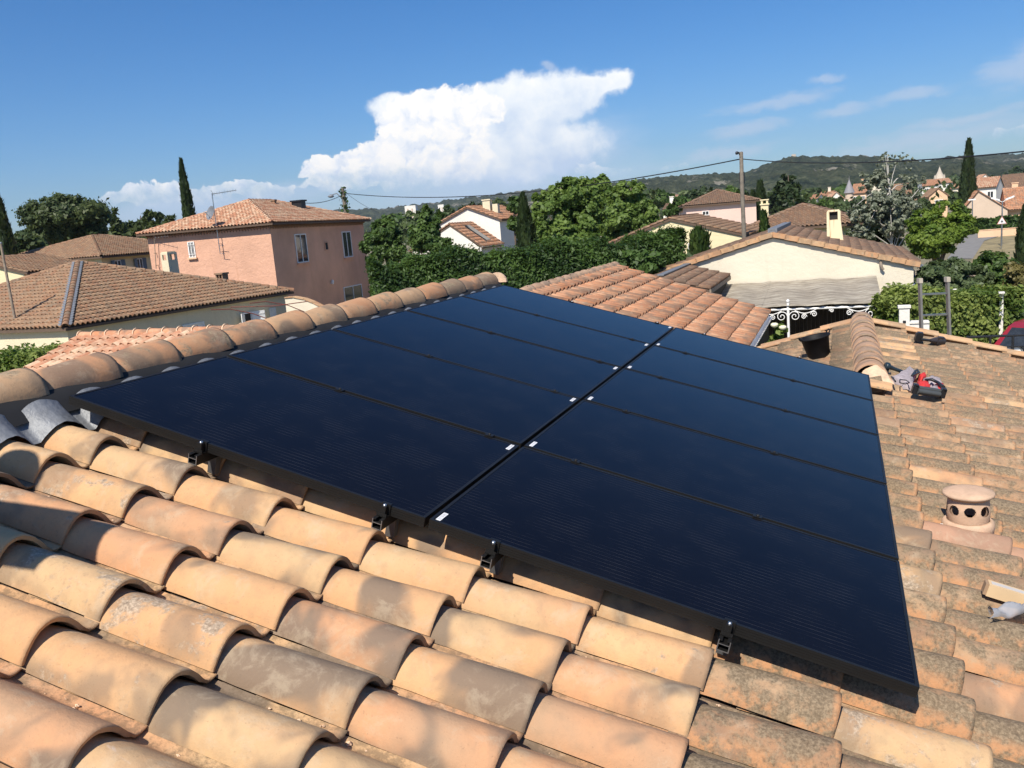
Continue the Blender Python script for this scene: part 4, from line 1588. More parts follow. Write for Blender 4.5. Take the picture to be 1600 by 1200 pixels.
def moulding(root, f, w, d, z, mat, rows=2, r=0.095, sides='fr'):
    """rows of half-round tile ends under the eave (genoise)"""
    mb = MB()
    for row in range(rows):
        out = 0.04 + 0.13 * (rows - 1 - row)
        zz = z - 0.02 - row * 0.14
        def arc(p, t, n):
            V, F = [], []
            for s in (0, 1):
                for k in range(6):
                    a = math.pi * k / 5
                    V.append(p + n * (out * (1 - s) + -0.05 * s) + t * (-r * math.cos(a)) + np.array((0, 0, -0.13 + r * 1.3 * math.sin(a))))
            F = [(k, k + 1, 6 + k + 1, 6 + k) for k in range(5)]
            mb.add(V, F)
            q = p + n * (-0.05)
        ex, ey = f(1, 0) - f(0, 0), f(0, 1) - f(0, 0)
        sd = 0.19
        if 'f' in sides:
            for i in range(int(w / sd)):
                arc(f((i + .5) * sd, 0, zz), ex, -ey)
            mb.obox(f(-out, -out, zz + 0.0), ex * (w + 2 * out), ey * out, (0, 0, 0.02))
        if 'r' in sides:
            for i in range(int(d / sd)):
                arc(f(w, (i + .5) * sd, zz), ey, ex)
            mb.obox(f(w, -out, zz + 0.0), ex * out, ey * (d + 2 * out), (0, 0, 0.02))
    o = link('eave_moulding', mb.me('eave_moulding', mat), root)
    o['kind'] = 'stuff'


def walls(root, f, w, d, z0, z1, mat, gable=None, ridge_x=None):
    mb = MB()
    if gable is None:
        mb.prism([f(0, 0, z0), f(w, 0, z0), f(w, d, z0), f(0, d, z0)], (0, 0, z1 - z0))
    else:
        rx = w / 2 if ridge_x is None else ridge_x
        mb.prism([f(0, 0, z0), f(w, 0, z0), f(w, 0, z1), f(rx, 0, gable), f(0, 0, z1)], f(0, d) - f(0, 0))
    return link('wall', mb.me('wall', mat), root)


def wall_hit(px, py, o, n):
    """where the pixel's ray meets the wall plane"""
    o, n = np.array(o, float), np.array(n, float)
    d = ray(px, py)
    return CC + d * (((o - CC) @ n) / (d @ n))


def win_px(parent, f, side, w, x0, y0, x1, y1, **kw):
    """window from two picture corners measured on a wall of the house"""
    ex, ey = f(1, 0) - f(0, 0), f(0, 1) - f(0, 0)
    if side == 'f':
        o, n, e = f(0, 0), -ey, ex
    else:
        o, n, e = f(w, 0), ex, ey
    a, b = wall_hit(x0, y0, o, n), wall_hit(x1, y1, o, n)
    wd, ht = abs((b - a) @ e), abs(b[2] - a[2])
    st = a if (b - a) @ e > 0 else b
    return window(parent, np.array((st[0], st[1], min(a[2], b[2]))), e, n, wd, ht, **kw)


# ------------------------------------------------------------------ neighbouring houses on the left
def build_brown_house():
    rng = np.random.RandomState(21)
    ey = unit((0.047, 0.999))
    ex = np.array((ey[1], -ey[0]))
    w = d = 12.5
    o = np.array((-22.4, 20.1)) + ey * 0.22 - ex * 0.22 - ex * w
    f = bx3((*o, 0), ex, ey)
    root = thing('neighbour_house', 'low yellow house with brown pyramid tile roof behind our ridge, white shutters', 'house', (*o, ZG))
    walls(root, f, w, d, ZG, -1.62, M_GREIGE)
    hm = [half_tile_mesh('hip_tile', M_BR, length=0.46, r1=0.14, r2=0.115, h=0.13, seed=s, seg=10) for s in range(3)]
    roof, P, A, B = hip_roof(root, f, w, d, -1.70, 0.47, M_BR, M_BR_A, 296, rng, over=0.22, hipmesh=hm)
    # lead dressed along both sides of the near hip
    mb = MB()
    a, b = P[1] + (0, 0, .06), A + (0, 0, .06)
    dirv = unit(b - a)
    for sgn in (-1, 1):
        sd = unit(np.cross(dirv, (0, 0, 1.))) * sgn
        n = 60
        V = []
        for i in range(n + 1):
            p = a + (b - a) * i / n
            V += [p + sd * 0.12 + (0, 0, .05), p + sd * (0.19 + 0.055 * (i % 2)) + (0, 0, 0.02 + 0.045 * (i % 2))]
        mb.add(V, [(2 * i, 2 * i + 1, 2 * i + 3, 2 * i + 2) for i in range(n)], 0)
    link('hip_flashing', mb.me('hip_flashing', M_LEAD), roof)
    moulding(root, f, w, d, -1.66, M_BR_A, rows=1)
    win_px(root, f, 'r', w, 284, 508, 322, 532, mullions=0, pane_m=M_WPAINT, name='roller_shutter')
    win_px(root, f, 'r', w, 379, 489, 395, 515, shutters=M_WPAINT, mullions=0, pane_m=M_DARK, open_angle=0.5, shut_w=1.15)
    win_px(root, f, 'r', w, 420, 482, 432, 502, mullions=0, pane_m=M_WPAINT)
    # two chimneys on the far slope
    for (px0, px1, pyt, dep, hh, side, mat, sub) in ((250, 264, 394, 43.5, 2.2, 0.65, M_GREIGE, True), (336, 350, 427, 43.0, 1.1, 0.4, M_BR_A, False)):
        p0, p1 = at(px0, pyt, dep), at(px1, pyt, dep)
        wd = np.linalg.norm((p1 - p0)[:2])
        mb = MB()
        q = bx3((p0[0], p0[1], 0), ex, ey)
        zt = p0[2]
        z0 = zt - hh
        prof = [(0, 0), (wd, 0), (wd, side), (0, side)]
        if sub:
            hole = 0.12
            for x0, x1, y0, y1, za, zb in ((0, wd, 0, side, z0, zt - .42), (0, .1, 0, .1, zt - .42, zt - .15), (wd - .1, wd, 0, .1, zt - .42, zt - .15), (0, .1, side - .1, side, zt - .42, zt - .15),
                                           (wd - .1, wd, side - .1, side, zt - .42, zt - .15), (0, wd, 0, side, zt - .15, zt - .05), (0.04, wd - .04, .04, side - .04, zt - .05, zt)):
                mb.prism([q(x0, y0, za), q(x1, y0, za), q(x1, y1, za), q(x0, y1, za)], (0, 0, zb - za))
        else:
            for x0, x1, y0, y1, za, zb in ((0, wd, 0, side, z0, zt - .28), (0, .07, 0, side, zt - .28, zt - .08), (wd * .5 - .03, wd * .5 + .03, 0, side, zt - .28, zt - .08), (wd - .07, wd, 0, side, zt - .28, zt - .08),
                                           (-.04, wd + .04, -.04, side + .04, zt - .08, zt)):
                mb.prism([q(x0, y0, za), q(x1, y0, za), q(x1, y1, za), q(x0, y1, za)], (0, 0, zb - za))
        link('chimney', mb.me('chimney', mat), roof)


build_brown_house()


def antenna(root, p, az, n_el, L, mat, name='antenna'):
    """yagi aerial: boom with cross elements"""
    mb = MB()
    d = np.array((math.sin(az), math.cos(az), 0.03))
    s = np.array((d[1], -d[0], 0))
    mb.tube([p, p + d * L], 0.012, 6)
    for i in range(n_el):
        q = p + d * (L * (0.1 + 0.9 * i / (n_el - 1)))
        e = 0.16 - 0.06 * i / n_el
        mb.tube([q - s * e, q + s * e], 0.007, 5)
        mb.tube([q - s * 0.0 - (0, 0, e * .6), q + (0, 0, e * .6)], 0.006, 5)
    for t in (-1, 1):
        mb.tube([p + d * .1, p - d * .05 + np.array((0, 0, t * .22))], 0.01, 5)
    return link(name, mb.me('antenna', mat), root)


def build_pink_house():
    rng = np.random.RandomState(31)
    a = R_(6.5)
    ex, ey = np.array((math.cos(a), math.sin(a))), np.array((-math.sin(a), math.cos(a)))
    w, d = 8.0, 13.0
    o = np.array((-27.0, 39.0)) - ex * w
    f = bx3((*o, 0), ex, ey)
    root = thing('pink_house', 'two-storey salmon pink house with mixed pale and red tile roof', 'house', (*o, ZG))
    walls(root, f, w, d, ZG, 1.72, M_PINK)
    roof, P, A, B = hip_roof(root, f, w, d, 1.80, 3.42, M_MIX, M_MIX_A, 120, rng, over=0.42, inset=5.0)
    moulding(root, f, w, d, 1.76, M_BR_A, rows=2)
    win_px(root, f, 'r', w, 459, 366, 482, 409, mullions=1, sill=M_PINK, pane_m=M_GLASS)
    win_px(root, f, 'r', w, 533, 362, 551, 401, mullions=1, sill=M_PINK, pane_m=M_GLASS)
    win_px(root, f, 'r', w, 536, 449, 568, 480, mullions=1, name='sliding_door', pane_m=M_GLASS)
    win_px(root, f, 'r', w, 506, 378, 513, 391, mullions=0, name='wall_vent', frame_m=M_PINK, pane_m=M_DARK)
    wf = win_px(root, f, 'f', w, 293, 378, 307, 402, mullions=1, sill=M_PEACH, bars=True)
    # raised surround of the small window
    for px, py in ((517, 440), (577, 431)):
        p = wall_hit(px, py, f(w, 0), f(1, 0) - f(0, 0))
        mb = MB()
        mb.box(p + (0.06, 0, -.10), (0.1, 0.14, 0.08))
        mb.lathe([(0.02, .12), (0.09, .05), (0.07, -.16), (0.03, -.18)], p + (0.13, 0, 0), 8)
        link('wall_lamp', mb.me('wall_lamp', M_WPAINT), root)
    # iron grille under the wall, wires
    # roof chimney with dark flat cap, seen over the ridge
    for (px, py, dep, s) in ((466, 314, 57.0, 1.0), (427, 313, 55.5, 0.4)):
        p = at(px, py, dep)
        mb = MB()
        mb.box(p + (0, 0, -0.55), (0.75 * s, 0.5 * s, 1.0))
        mb.box(p + (0, 0, 0.0), (0.9 * s, 0.65 * s, 0.10))
        for x in (-.33, 0, .33):
            mb.box(p + (x * s, 0, -0.04 - .02), (.08 * s, .5 * s, .06))
        link('chimney', mb.me('chimney', M_BR_A if s < 1 else M_BLACK), roof)
    # aerial mast bracketed to the wall, with a dish
    pb = wall_hit(344, 395, f(0, -0.28), ey_ := (f(0, 1) - f(0, 0)))
    mast = thing('antenna_mast', 'thin mast with yagi aerial and grey dish against the pink house', 'antenna', pb)
    pt = np.array((pb[0], pb[1], at(330, 303, np.dot(pb - CC, CW))[2]))
    mb = MB()
    mb.tube([pb, pt], 0.026, 8)
    for zz in (0.05, 0.5):
        mb.tube([pb + (0, 0, zz), pb + (0, 0, zz) + ey_ * 0.28], 0.018, 6)
        mb.tube([pb + (-.05, 0, zz - .1), pb + (0.35, -.02, zz - .1)], 0.014, 6)
    link('mast', mb.me('mast', M_STEEL), mast)
    antenna(mast, pt - (0, 0, .05), R_(95), 9, 1.75, M_BLACK)
    q = at(334, 334, np.dot(pb - CC, CW))
    q = np.array((pb[0] - .05, pb[1] - 0.15, q[2]))
    mb = MB()
    dv = unit((-0.35, -0.9, 0.35))
    M = Vector(dv).to_track_quat('Z', 'Y').to_matrix()
    mb.lathe([(0.0, 0.0), (0.15, 0.015), (0.3, 0.06), (0.40, 0.115), (0.41, 0.112), (0.3, 0.05), (0.15, 0.005), (0, -0.012)], q + dv * .02, 24, axis=M)
    link('dish', mb.me('dish', M_LEAD), mast)
    mb = MB()
    mb.tube([q + np.array((0, 0, -.35)), q + dv * 0.42 + np.array((0, 0, -.1))], 0.014, 6)
    mb.box(q + dv * 0.42 + np.array((0, 0, -.08)), (.07, .1, .07))
    link('dish_arm', mb.me('dish_arm', M_STEEL), mast)
    # second small aerial at the left edge of the wall
    pb = wall_hit(244, 420, f(0, -0.25), ey_)
    m2 = thing('antenna_mast', 'small aerial on a bent bracket at the left end of the pink wall', 'antenna', pb)
    pt = wall_hit(241, 372, f(0, -0.25), ey_)
    mb = MB()
    mb.tube([pb, pt], 0.022, 6)
    for zz in (0.2, 0.9):
        mb.tube([pb + (0, 0, zz), pb + (0, 0, zz) + ey_ * .25], 0.018, 6)
    link('mast', mb.me('mast', M_WOOD), m2)
    antenna(m2, pt, R_(100), 5, 1.2, M_STEEL)
    # curved low wall with tile capping between the brown house and the pink one
    cw = thing('garden_wall', 'cream garden wall with curved sloping top at the foot of the pink house', 'wall', at(480, 497, 40))
    top = [(445, 466), (458, 465), (475, 468), (490, 474), (505, 482), (518, 490), (528, 498)]
    yy = at(480, 480, 40)[1]
    T = [ony(x, y, yy) for x, y in top]
    mb = MB()
    mb.prism([np.array((T[0][0], yy, ZG))] + [np.array((T[-1][0], yy, ZG))] + T[::-1], (0, 0.25, 0))
    link('wall', mb.me('garden_wall', M_CREAM), cw)
    for i in range(len(T) - 1):
        mb = MB()
        dv = T[i + 1] - T[i]
        mb.obox(T[i] + (0, -.05, 0.003), dv * 0.97, (0, .35, 0), (0, 0, .05))
        link('coping_tile', mb.me('coping_tile', M_VERGE), cw)
    # red cables between the houses
    for i, pts in enumerate(([(330, 484), (360, 483), (395, 490), (432, 503)], [(390, 474), (415, 471), (450, 477), (490, 493)], [(360, 480), (430, 478), (480, 471)])):
        mb = MB()
        P = [at(x, y, 33 + 0.5 * k) for k, (x, y) in enumerate(pts)]
        pp = []
        for k in range(len(P) - 1):
            for s in range(4):
                pp.append(P[k] + (P[k + 1] - P[k]) * s / 4)
        mb.tube(pp + [P[-1]], 0.018, 5)
        o = link('awning_cable', mb.me('awning_cable', simple('red_cable', (0.20, 0.05, 0.035), 0.6)))
        tag(o, ['dark red cable sagging lowest in front of the brown house', 'dark red cable arching over to the cream curved wall', 'dark red cable stretched nearly level above the other two'][i], 'cable', 'red cables by the brown house')


build_pink_house()


def build_left_small():
    rng = np.random.RandomState(41)
    # small roof between our ridge and the brown house
    zr = -1.2
    r0 = onz(130, 528, zr)
    f = bx3((r0[0], r0[1] - 2.6, 0), (0.9995, 0.03), (-0.03, 0.9995))
    w, d = 6.0, 5.2
    root = thing('shed', 'small outbuilding with striped pale and red tile roof between our ridge and the brown house', 'shed', (r0[0], r0[1] - 2.4, ZG))
    mb = MB()
    ze = zr - 2.6 * 0.30
    mb.prism([f(0.2, 0.3, ZG), f(0.2, d - .3, ZG), f(0.2, d - .3, ze), f(0.2, d / 2, zr - .1), f(0.2, 0.3, ze)], f(w - .4, 0) - f(0, 0))
    link('wall', mb.me('wall', M_CREAM), root)
    dk = MB()
    dk.prism([f(0, 0, ze), f(w, 0, ze), f(w, d / 2, zr), f(0, d / 2, zr)], (0, 0, -.08))
    dk.prism([f(0, d / 2 + .001, zr), f(w, d / 2 + .001, zr), f(w, d, ze), f(0, d, ze)], (0, 0, -.08))
    roof = link('roof', dk.me('roof', M_DECK), root)
    h = .015
    fs = [([f(0, -.05, ze + h), f(w, -.05, ze + h), f(w, d / 2, zr + h), f(0, d / 2, zr + h)], unit(f(0, -1, -.3) - f(0, 0))),
          ([f(0, d / 2, zr + h), f(w, d / 2, zr + h), f(w, d + .05, ze + h), f(0, d + .05, ze + h)], unit(f(0, 1, -.3) - f(0, 0)))]
    roof_faces(roof, fs, M_MIX, M_MIX_A, 160, rng)
    hm = [half_tile_mesh('ridge_tile', M_OR, length=0.44, r1=0.125, r2=0.105, h=0.11, seed=s, seg=10) for s in range(3)]
    run_ridge(roof, f(0, d / 2, zr + .04), f(w, d / 2, zr + .04), hm, rng, 0.4)
    mb = MB()
    for i in range(15):
        q = f(i * .4 + .02, d / 2, zr + .05)
        V = []
        for x in (0, .028):
            for k in range(7):
                th = math.pi * k / 6
                V.append(q + (f(x, 0) - f(0, 0)) + (f(0, -.138 * math.cos(th)) - f(0, 0)) + np.array((0, 0, .125 * math.sin(th))))
        mb.add(V, [(k, k + 1, 8 + k, 7 + k) for k in range(6)], 0, True)
    o = link('ridge_joints', mb.me('ridge_joints', M_MORT), roof)
    o['kind'] = 'stuff'

    # yellow house with blue shutters, farther back
    ey = unit((-0.06, 1))
    ex = np.array((ey[1], -ey[0]))
    c = at(158, 402, 56)
    w, d = 10, 11
    o = c[:2] - ex * w
    f = bx3((*o, 0), ex, ey)
    root = thing('shutter_house', 'pale yellow house with dark blue shutters behind the brown roof', 'house', (*o, ZG))
    walls(root, f, w, d, ZG, c[2], M_YEL)
    hip_roof(root, f, w, d, c[2] + .05, c[2] + 1.55, M_BR, M_BR_A, 0, rng, over=0.4)
    win_px(root, f, 'r', w, 177, 407, 190, 421, shutters=M_SLATE, open_angle=0.1)
    win_px(root, f, 'r', w, 212, 404, 224, 421, shutters=M_SLATE, open_angle=0.1)
    # house at the very left
    c = at(37, 424, 44)
    f = bx3((c[0] - 7, c[1], 0), (1, 0), (0, 1))
    root = thing('gable_house', 'yellow gabled house with brown roof at the left edge of the view', 'house', (c[0] - 7, c[1], ZG))
    walls(root, f, 7, 4.2, ZG, c[2] - .05, M_YEL, gable=c[2] + .75)
    gable_roof(root, f, 7, 4.2, c[2], c[2] + .8, M_BR, M_BR_A, 0, rng)


build_left_small()

# ------------------------------------------------------------------ orange roofed garage beyond our roof
def build_garage():
    rng = np.random.RandomState(51)
    xr, zr, xe, ze = -1.64, -0.52, 1.56, -1.665
    s = (zr - ze) / (xe - xr)
    f = bx3((xr - 3.1, 10.0, 0), (1, 0), (0, 1))
    w, d = 6.2, 6.0
    rx = 3.1
    root = thing('garage', 'garage with bright orange canal tile roof and white gutter beyond our panels', 'garage', (xr - 3.1, 9.35, ZG))
    zw = zr - rx * s
    walls(root, f, w - .15, d, ZG, zw - .1, M_BEIGE, gable=zr - .14, ridge_x=rx - .05)
    roof = gable_roof(root, f, w, d, zw, zr, M_OR, M_OR_A, 296, rng, over=0.1, gov=0.05, ridge_x=rx, caps=False)
    hm = [half_tile_mesh('ridge_tile', M_RIDGE_OLD, length=0.44, r1=0.13, r2=0.11, h=0.11, seed=s_, seg=10) for s_ in range(3)]
    run_ridge(roof, f(rx, d + .05, zr + .015), f(rx, -.05, zr + .015), hm, rng, 0.4)
    mb = MB()
    e = f(w + .17, -.05, zw - .1 * s - 0.03)
    V = []
    for yy in (0, d + .1):
        for k in range(8):
            th = math.pi + math.pi * k / 7
            V.append(e + (0.05 * math.cos(th), yy, .06 * math.sin(th)))
    mb.add(V, [(k, k + 1, 9 + k, 8 + k) for k in range(7)], 0, True)
    link('gutter', mb.me('gutter', M_WPAINT), root)


build_garage()
#==PART4==
# ------------------------------------------------------------------ houses beyond, centre and right
def reed_mat():
    m, t, b = new_mat('reed_mat')
    co = t.n('ShaderNodeTexCoord').outputs['Object']
    mp = t.n('ShaderNodeMapping')
    mp.inputs['Scale'].default_value = (0.9, 7, 1)
    t.put(mp.inputs[0], co)
    st = t.noise(mp.outputs[0], 2.2, 4, 0.7)
    pat = t.noise(co, 1.1, 4, 0.6)
    c = t.ramp(st, [(0.34, (0.13, 0.11, 0.085)), (0.5, (0.31, 0.27, 0.21)), (0.64, (0.47, 0.43, 0.35))])
    c = t.mix(t.m('MULTIPLY', t.sstep(pat, 0.4, 0.7), 0.4), c, (0.17, 0.145, 0.115))
    t.put(b.inputs['Base Color'], c)
    b.inputs['Roughness'].default_value = 0.95
    bump(t, b, st, 0.7, 0.02)
    return m


M_REED = reed_mat()


def scroll(mb, c, ex, ez, size, sgn, rad=0.013, turns=1.6):
    """wrought iron volute"""
    pts = []
    for i in range(26):
        t = i / 25
        a = turns * 2 * math.pi * t
        r = size * (1 - 0.86 * t)
        pts.append(c + ex * sgn * (r * math.cos(a)) + ez * (r * math.sin(a)))
    mb.tube(pts, rad, 6)


def build_cream_house():
    rng = np.random.RandomState(61)
    Y = 26.0
    xl, xr, xa = -3.2, 5.02, 1.0
    zl, zr, za = -1.52, -1.50, -0.42
    w, d = xr - xl, 8.2
    f = bx3((xl, Y, 0), (1, 0), (0, 1))
    root = thing('cream_house', 'single-storey cream house with blank gable, brown tile roof and a tall stained chimney', 'house', (xl, Y, ZG))
    sl = (za - zl) / (xa - xl)
    walls(root, f, w, d, ZG, -1.60, M_CREAM, gable=za - .06, ridge_x=xa - xl)
    roof = gable_roof(root, f, w, d, -1.50, -0.36, M_DK, M_DK_A, 220, rng, over=0.12, gov=0.06, ridge_x=xa - xl)
    # verge tiles stepping down both rakes
    for (x0, z0, x1, z1) in ((xa, -0.33, xr + .15, -1.52), (xa, -0.33, xl - .15, -1.53)):
        n = 11 if x1 > x0 else 11
        dv = np.array((x1 - x0, 0, z1 - z0))
        L = np.linalg.norm(dv)
        e = dv / L
        up = np.cross(e, (0, 1., 0)) if e[0] < 0 else np.cross((0, 1., 0), e) * -1
        up = up if up[2] > 0 else -up
        mb = MB()
        mb.obox((0, -0.13, -0.13), (L / n + .03, 0, 0), (0, 0.03, 0), (0, 0, .15))
        mb.obox((0, -0.10, -0.012), (L / n + .03, 0, 0), (0, 0.22, 0), (0, 0, .035))
        me = mb.me('verge_tile', M_VERGE)
        for i in range(n):
            p = np.array((x0, Y, z0)) + e * (L * i / n) + up * 0.015
            ee = unit(e + up * 0.045)
            u2 = unit(np.cross(ee, (0, 1., 0)))
            if u2[2] < 0:
                M = frame(p, ee, (0, 1, 0), u2 * -1)
            else:
                M = frame(p, ee, (0, 1, 0), u2)
            link('verge_tile', me, roof, M)
    # bright flashing along the ridge behind the gable
    a, b = np.array((xa, Y, -0.20)), np.array((xa, Y + 4, -0.20))
    mb = MB()
    mb.obox((xa - .14, Y - .05, -0.31), (.28, 0, 0), (0, 8.3, 0), (0, 0, .13))
    link('ridge_flashing', mb.me('ridge_flashing', M_LEAD), roof)
    # chimney, tapering, with an opening under its cap and rust streaks
    m, t, bb = new_mat('stained_render')
    co = t.n('ShaderNodeTexCoord').outputs['Object']
    s = t.n('ShaderNodeSeparateXYZ')
    t.nt.links.new(co, s.inputs[0])
    st = t.noise(t.vm('MULTIPLY', co, (14, 14, 0.7)), 1.0, 3, 0.6)
    cc = t.mix(t.m('MULTIPLY', t.sstep(st, 0.5, 0.68), 0.8), (0.80, 0.69, 0.45), (0.50, 0.26, 0.09))
    t.put(bb.inputs['Base Color'], cc)
    bb.inputs['Roughness'].default_value = 0.9
    D = 30.0
    c0, c1 = at(1292, 366, D), at(1319, 366, D)
    top = at(1300, 328, D)[2]
    wx = c1[0] - c0[0]
    zb = c0[2] - .5
    mb = MB()
    y0, y1 = c0[1], c0[1] + .42
    hz = top - 0.34
    tp = 0.11
    def ring(x0, x1, za_, zb_, t0=0.0, t1=0.0):
        mb.add([(x0 + t0 * .0, y0, za_), (x1 - t0, y0, za_), (x1 - t0, y1, za_), (x0, y1, za_), (x0, y0, zb_), (x1 - t1, y0, zb_), (x1 - t1, y1, zb_), (x0, y1, zb_)],
               [(3, 2, 1, 0), (4, 5, 6, 7), (0, 1, 5, 4), (1, 2, 6, 5), (2, 3, 7, 6), (3, 0, 4, 7)])
    ring(c0[0], c1[0], zb, hz, 0, tp)
    ring(c0[0], c0[0] + .09, hz, top - .06)
    ring(c1[0] - tp - .09, c1[0] - tp, hz, top - .06)
    mb.prism([(c0[0], y0, top - .06), (c1[0] - tp, y0, top - .06), (c1[0] - tp - .05, y0, top), (c0[0] + .05, y0, top)], (0, y1 - y0, 0))
    ch = link('chimney', mb.me('chimney', m), roof)
    mb = MB()
    mb.box(((c0[0] + c1[0] - tp) / 2, (y0 + y1) / 2, (hz + top) / 2 - .03), (wx - tp - .16, .2, top - hz - .09))
    # dark block set inside the opening
    link('flue', mb.me('flue', M_DARK), roof)
    # drain spout on the gable
    p = wall_hit(1376, 414, (0, Y, 0), (0, -1, 0))
    mb = MB()
    mb.tube([p + (0, .02, .1), p + (0.0, -.10, .06), p + (0.02, -.12, -.06), p + (.07, -.1, -.14)], 0.045, 8)
    link('drain_spout', mb.me('drain_spout', M_WOOD), root)
    # blue shutter folded past the corner, translucent canopy over the side door
    mb = MB()
    mb.obox((xr + .02, Y + .35, -3.3), (.04, 0, 0), (0, .45, 0), (0, 0, 1.55))
    mb.obox((xr + .06, Y + .40, -3.2), (.02, 0, 0), (0, .35, 0), (0, 0, .6))
    mb.obox((xr + .06, Y + .40, -2.5), (.02, 0, 0), (0, .35, 0), (0, 0, .6))
    link('shutter', mb.me('shutter', M_BLUE), root)
    mb = MB()
    for i in range(14):
        x0, x1 = i / 14, (i + 1) / 14
        mb.add([(xr + .02 + .75 * x0, Y + .1, -1.62 - .2 * x0 + .015 * (i % 2)), (xr + .02 + .75 * x1, Y + .1, -1.62 - .2 * x1 + .015 * ((i + 1) % 2)),
                (xr + .02 + .75 * x1, Y + 2.2, -1.62 - .2 * x1 + .015 * ((i + 1) % 2)), (xr + .02 + .75 * x0, Y + 2.2, -1.62 - .2 * x0 + .015 * (i % 2))], [(0, 1, 2, 3)])
    mb.tube([(xr + .03, Y + .15, -2.2), (xr + .7, Y + .15, -1.84)], .02, 6)
    link('canopy', mb.me('canopy', M_LEAD), root)
    # lean-to with old roof at its left
    le = thing('lean_to', 'low lean-to with dark mossy tile roof between orange garage and cream gable', 'lean-to', (-1.6, 24, ZG))
    xr_, zr_, xe_, ze_ = -1.65, -1.21, -0.4, -1.56
    y0, y1 = onx(1032, 437, xr_)[1], 25.85
    g = bx3((xr_ - 1.25, y0, 0), (1, 0), (0, 1))
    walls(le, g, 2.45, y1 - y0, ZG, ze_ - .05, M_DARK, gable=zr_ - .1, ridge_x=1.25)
    gable_roof(le, g, 2.5, y1 - y0 - .1, ze_, zr_, M_DK, M_DK_A, 0, rng, over=0.05, gov=0.0, caps=False)
    mb = MB()
    mb.obox((xr_ - .1, y0, zr_ + .09), (.2, 0, 0), (0, y1 - y0, 0), (0, 0, .03))
    link('flashing', mb.me('lean_to_flashing', M_LEAD), le)
    mb = MB()
    mb.obox((xe_ + .06, y0, ze_ - .12), (.05, 0, 0), (0, y1 - y0 - .1, 0), (0, 0, .12))
    link('fascia', mb.me('fascia', M_WOOD), le)

    # pergola of white tubes with scrolls and a reed mat
    pg = thing('pergola', 'white wrought iron pergola with scrollwork in front of the cream gable', 'pergola', (1.7, 22.2, ZG))
    YF = 22.2
    zb_ = -2.30
    mb = MB()
    mb.tube([(-0.3, YF, zb_), (3.88, YF, zb_ - .01)], .032, 8)
    link('beam', mb.me('beam', M_WPAINT), pg)
    for x in (1.62, 3.86, -0.25):
        mb = MB()
        mb.tube([(x, YF, ZG), (x, YF, zb_ + .18)], .038, 8)
        mb.lathe([(0.02, .18), (.05, .2), (.045, .25), (0, .28)], (x, YF, zb_), 8)
        link('post', mb.me('post', M_WPAINT), pg)
    exx, ezz = np.array((1., 0, 0)), np.array((0, 0, 1.))
    for x, sg, full in ((1.62, -1, True), (1.62, 1, True), (3.86, -1, True)):
        mb = MB()
        c = np.array((x, YF - .01, zb_ - .2)) + exx * sg * .17
        scroll(mb, c, exx, ezz, .15, -sg)
        scroll(mb, c + exx * sg * .24 + ezz * -.02, exx, ezz, .075, sg)
        scroll(mb, c + exx * sg * .50 + ezz * .04, exx, ezz, .085, -sg)
        P = [c + exx * sg * .0 + ezz * .17]
        for i in range(14):
            tt = i / 13
            P.append(c + exx * sg * (.02 + .95 * tt) + ezz * (.15 - .08 * math.sin(tt * 6.0)))
        mb.tube(P, .014, 6)
        if x < 2 and sg > 0:
            scroll(mb, c + exx * sg * .95 + ezz * .12, exx, ezz, .06, -sg)
        link('scroll', mb.me('scroll', M_WPAINT), pg)
    for x in (-.2, 1.62, 3.86):
        mb = MB()
        mb.tube([(x, YF, zb_), (x, 25.95, -1.93)], .028, 6)
        link('rafter', mb.me('rafter', M_WPAINT), pg)
    # reed mats lying over the rafters
    for i, (x0, x1, lab) in enumerate(((-0.50, 0.92, 'narrow weathered reed mat on the pergola, overlapping beside the dark lean-to'), (0.84, 3.99, 'wide grey reed mat shading the pergola under the cream gable'))):
        V, F = [], []
        nx, ny = 40, 14
        for k in (0, 1):
            for iy in range(ny):
                ty = iy / (ny - 1)
                y = 22.12 + (25.93 - 22.12) * ty
                for ix in range(nx):
                    tx = ix / (nx - 1)
                    x = x0 + (x1 - x0) * tx
                    z = -2.245 + 0.37 * ty + 0.025 * math.sin(5 * x + 2 * ty) * (0.4 + math.sin(math.pi * ty)) + (0.012 * i) + 0.03 * (1 - i) * math.exp(-((x - .86) / .1) ** 2)
                    if ty == 1:
                        z += 0.012 * math.sin(3.1 * x + 1) + .006 * math.sin(8.3 * x)
                    V.append((x, y + (0.03 * math.sin(17 * x) if iy == 0 else 0), z + .03 - .012 * k))
        for k in (0, 1):
            for iy in range(ny - 1):
                for ix in range(nx - 1):
                    a = k * nx * ny + iy * nx + ix
                    q = (a, a + 1, a + nx + 1, a + nx)
                    F.append(q if k == 0 else q[::-1])
        for ix in range(nx - 1):
            F.append((ix, nx * ny + ix, nx * ny + ix + 1, ix + 1))
        o = link('reed_mat', put_mesh('reed_mat', V, F, M_REED, None, None, True))
        tag(o, lab, 'reed mat', 'reed mats over the pergola')
    # dark brown screen hanging at the back of the pergola
    sc = MB()
    for i in range(27):
        sc.obox((0.95 + i * .11, 24.0 + .01 * (i % 2), ZG), (.106, 0, 0), (0, .02, 0), (0, 0, 2.0))
    sc.obox((.9, 23.98, ZG + 1.9), (3.0, 0, 0), (0, .015, 0), (0, 0, .06))
    tag(link('screen', sc.me('screen', simple('dark_brown_wood', (0.035, 0.026, 0.02), 0.8, var=0.4, scale=5))), 'dark brown slatted screen in the shade under the pergola', 'screen')
    # white roses
    rt = thing('rose_bush', 'rose bush with two cream blooms beside the white pergola post', 'rose bush', at(1217, 560, 20))
    b0 = at(1217, 530, 19.5)
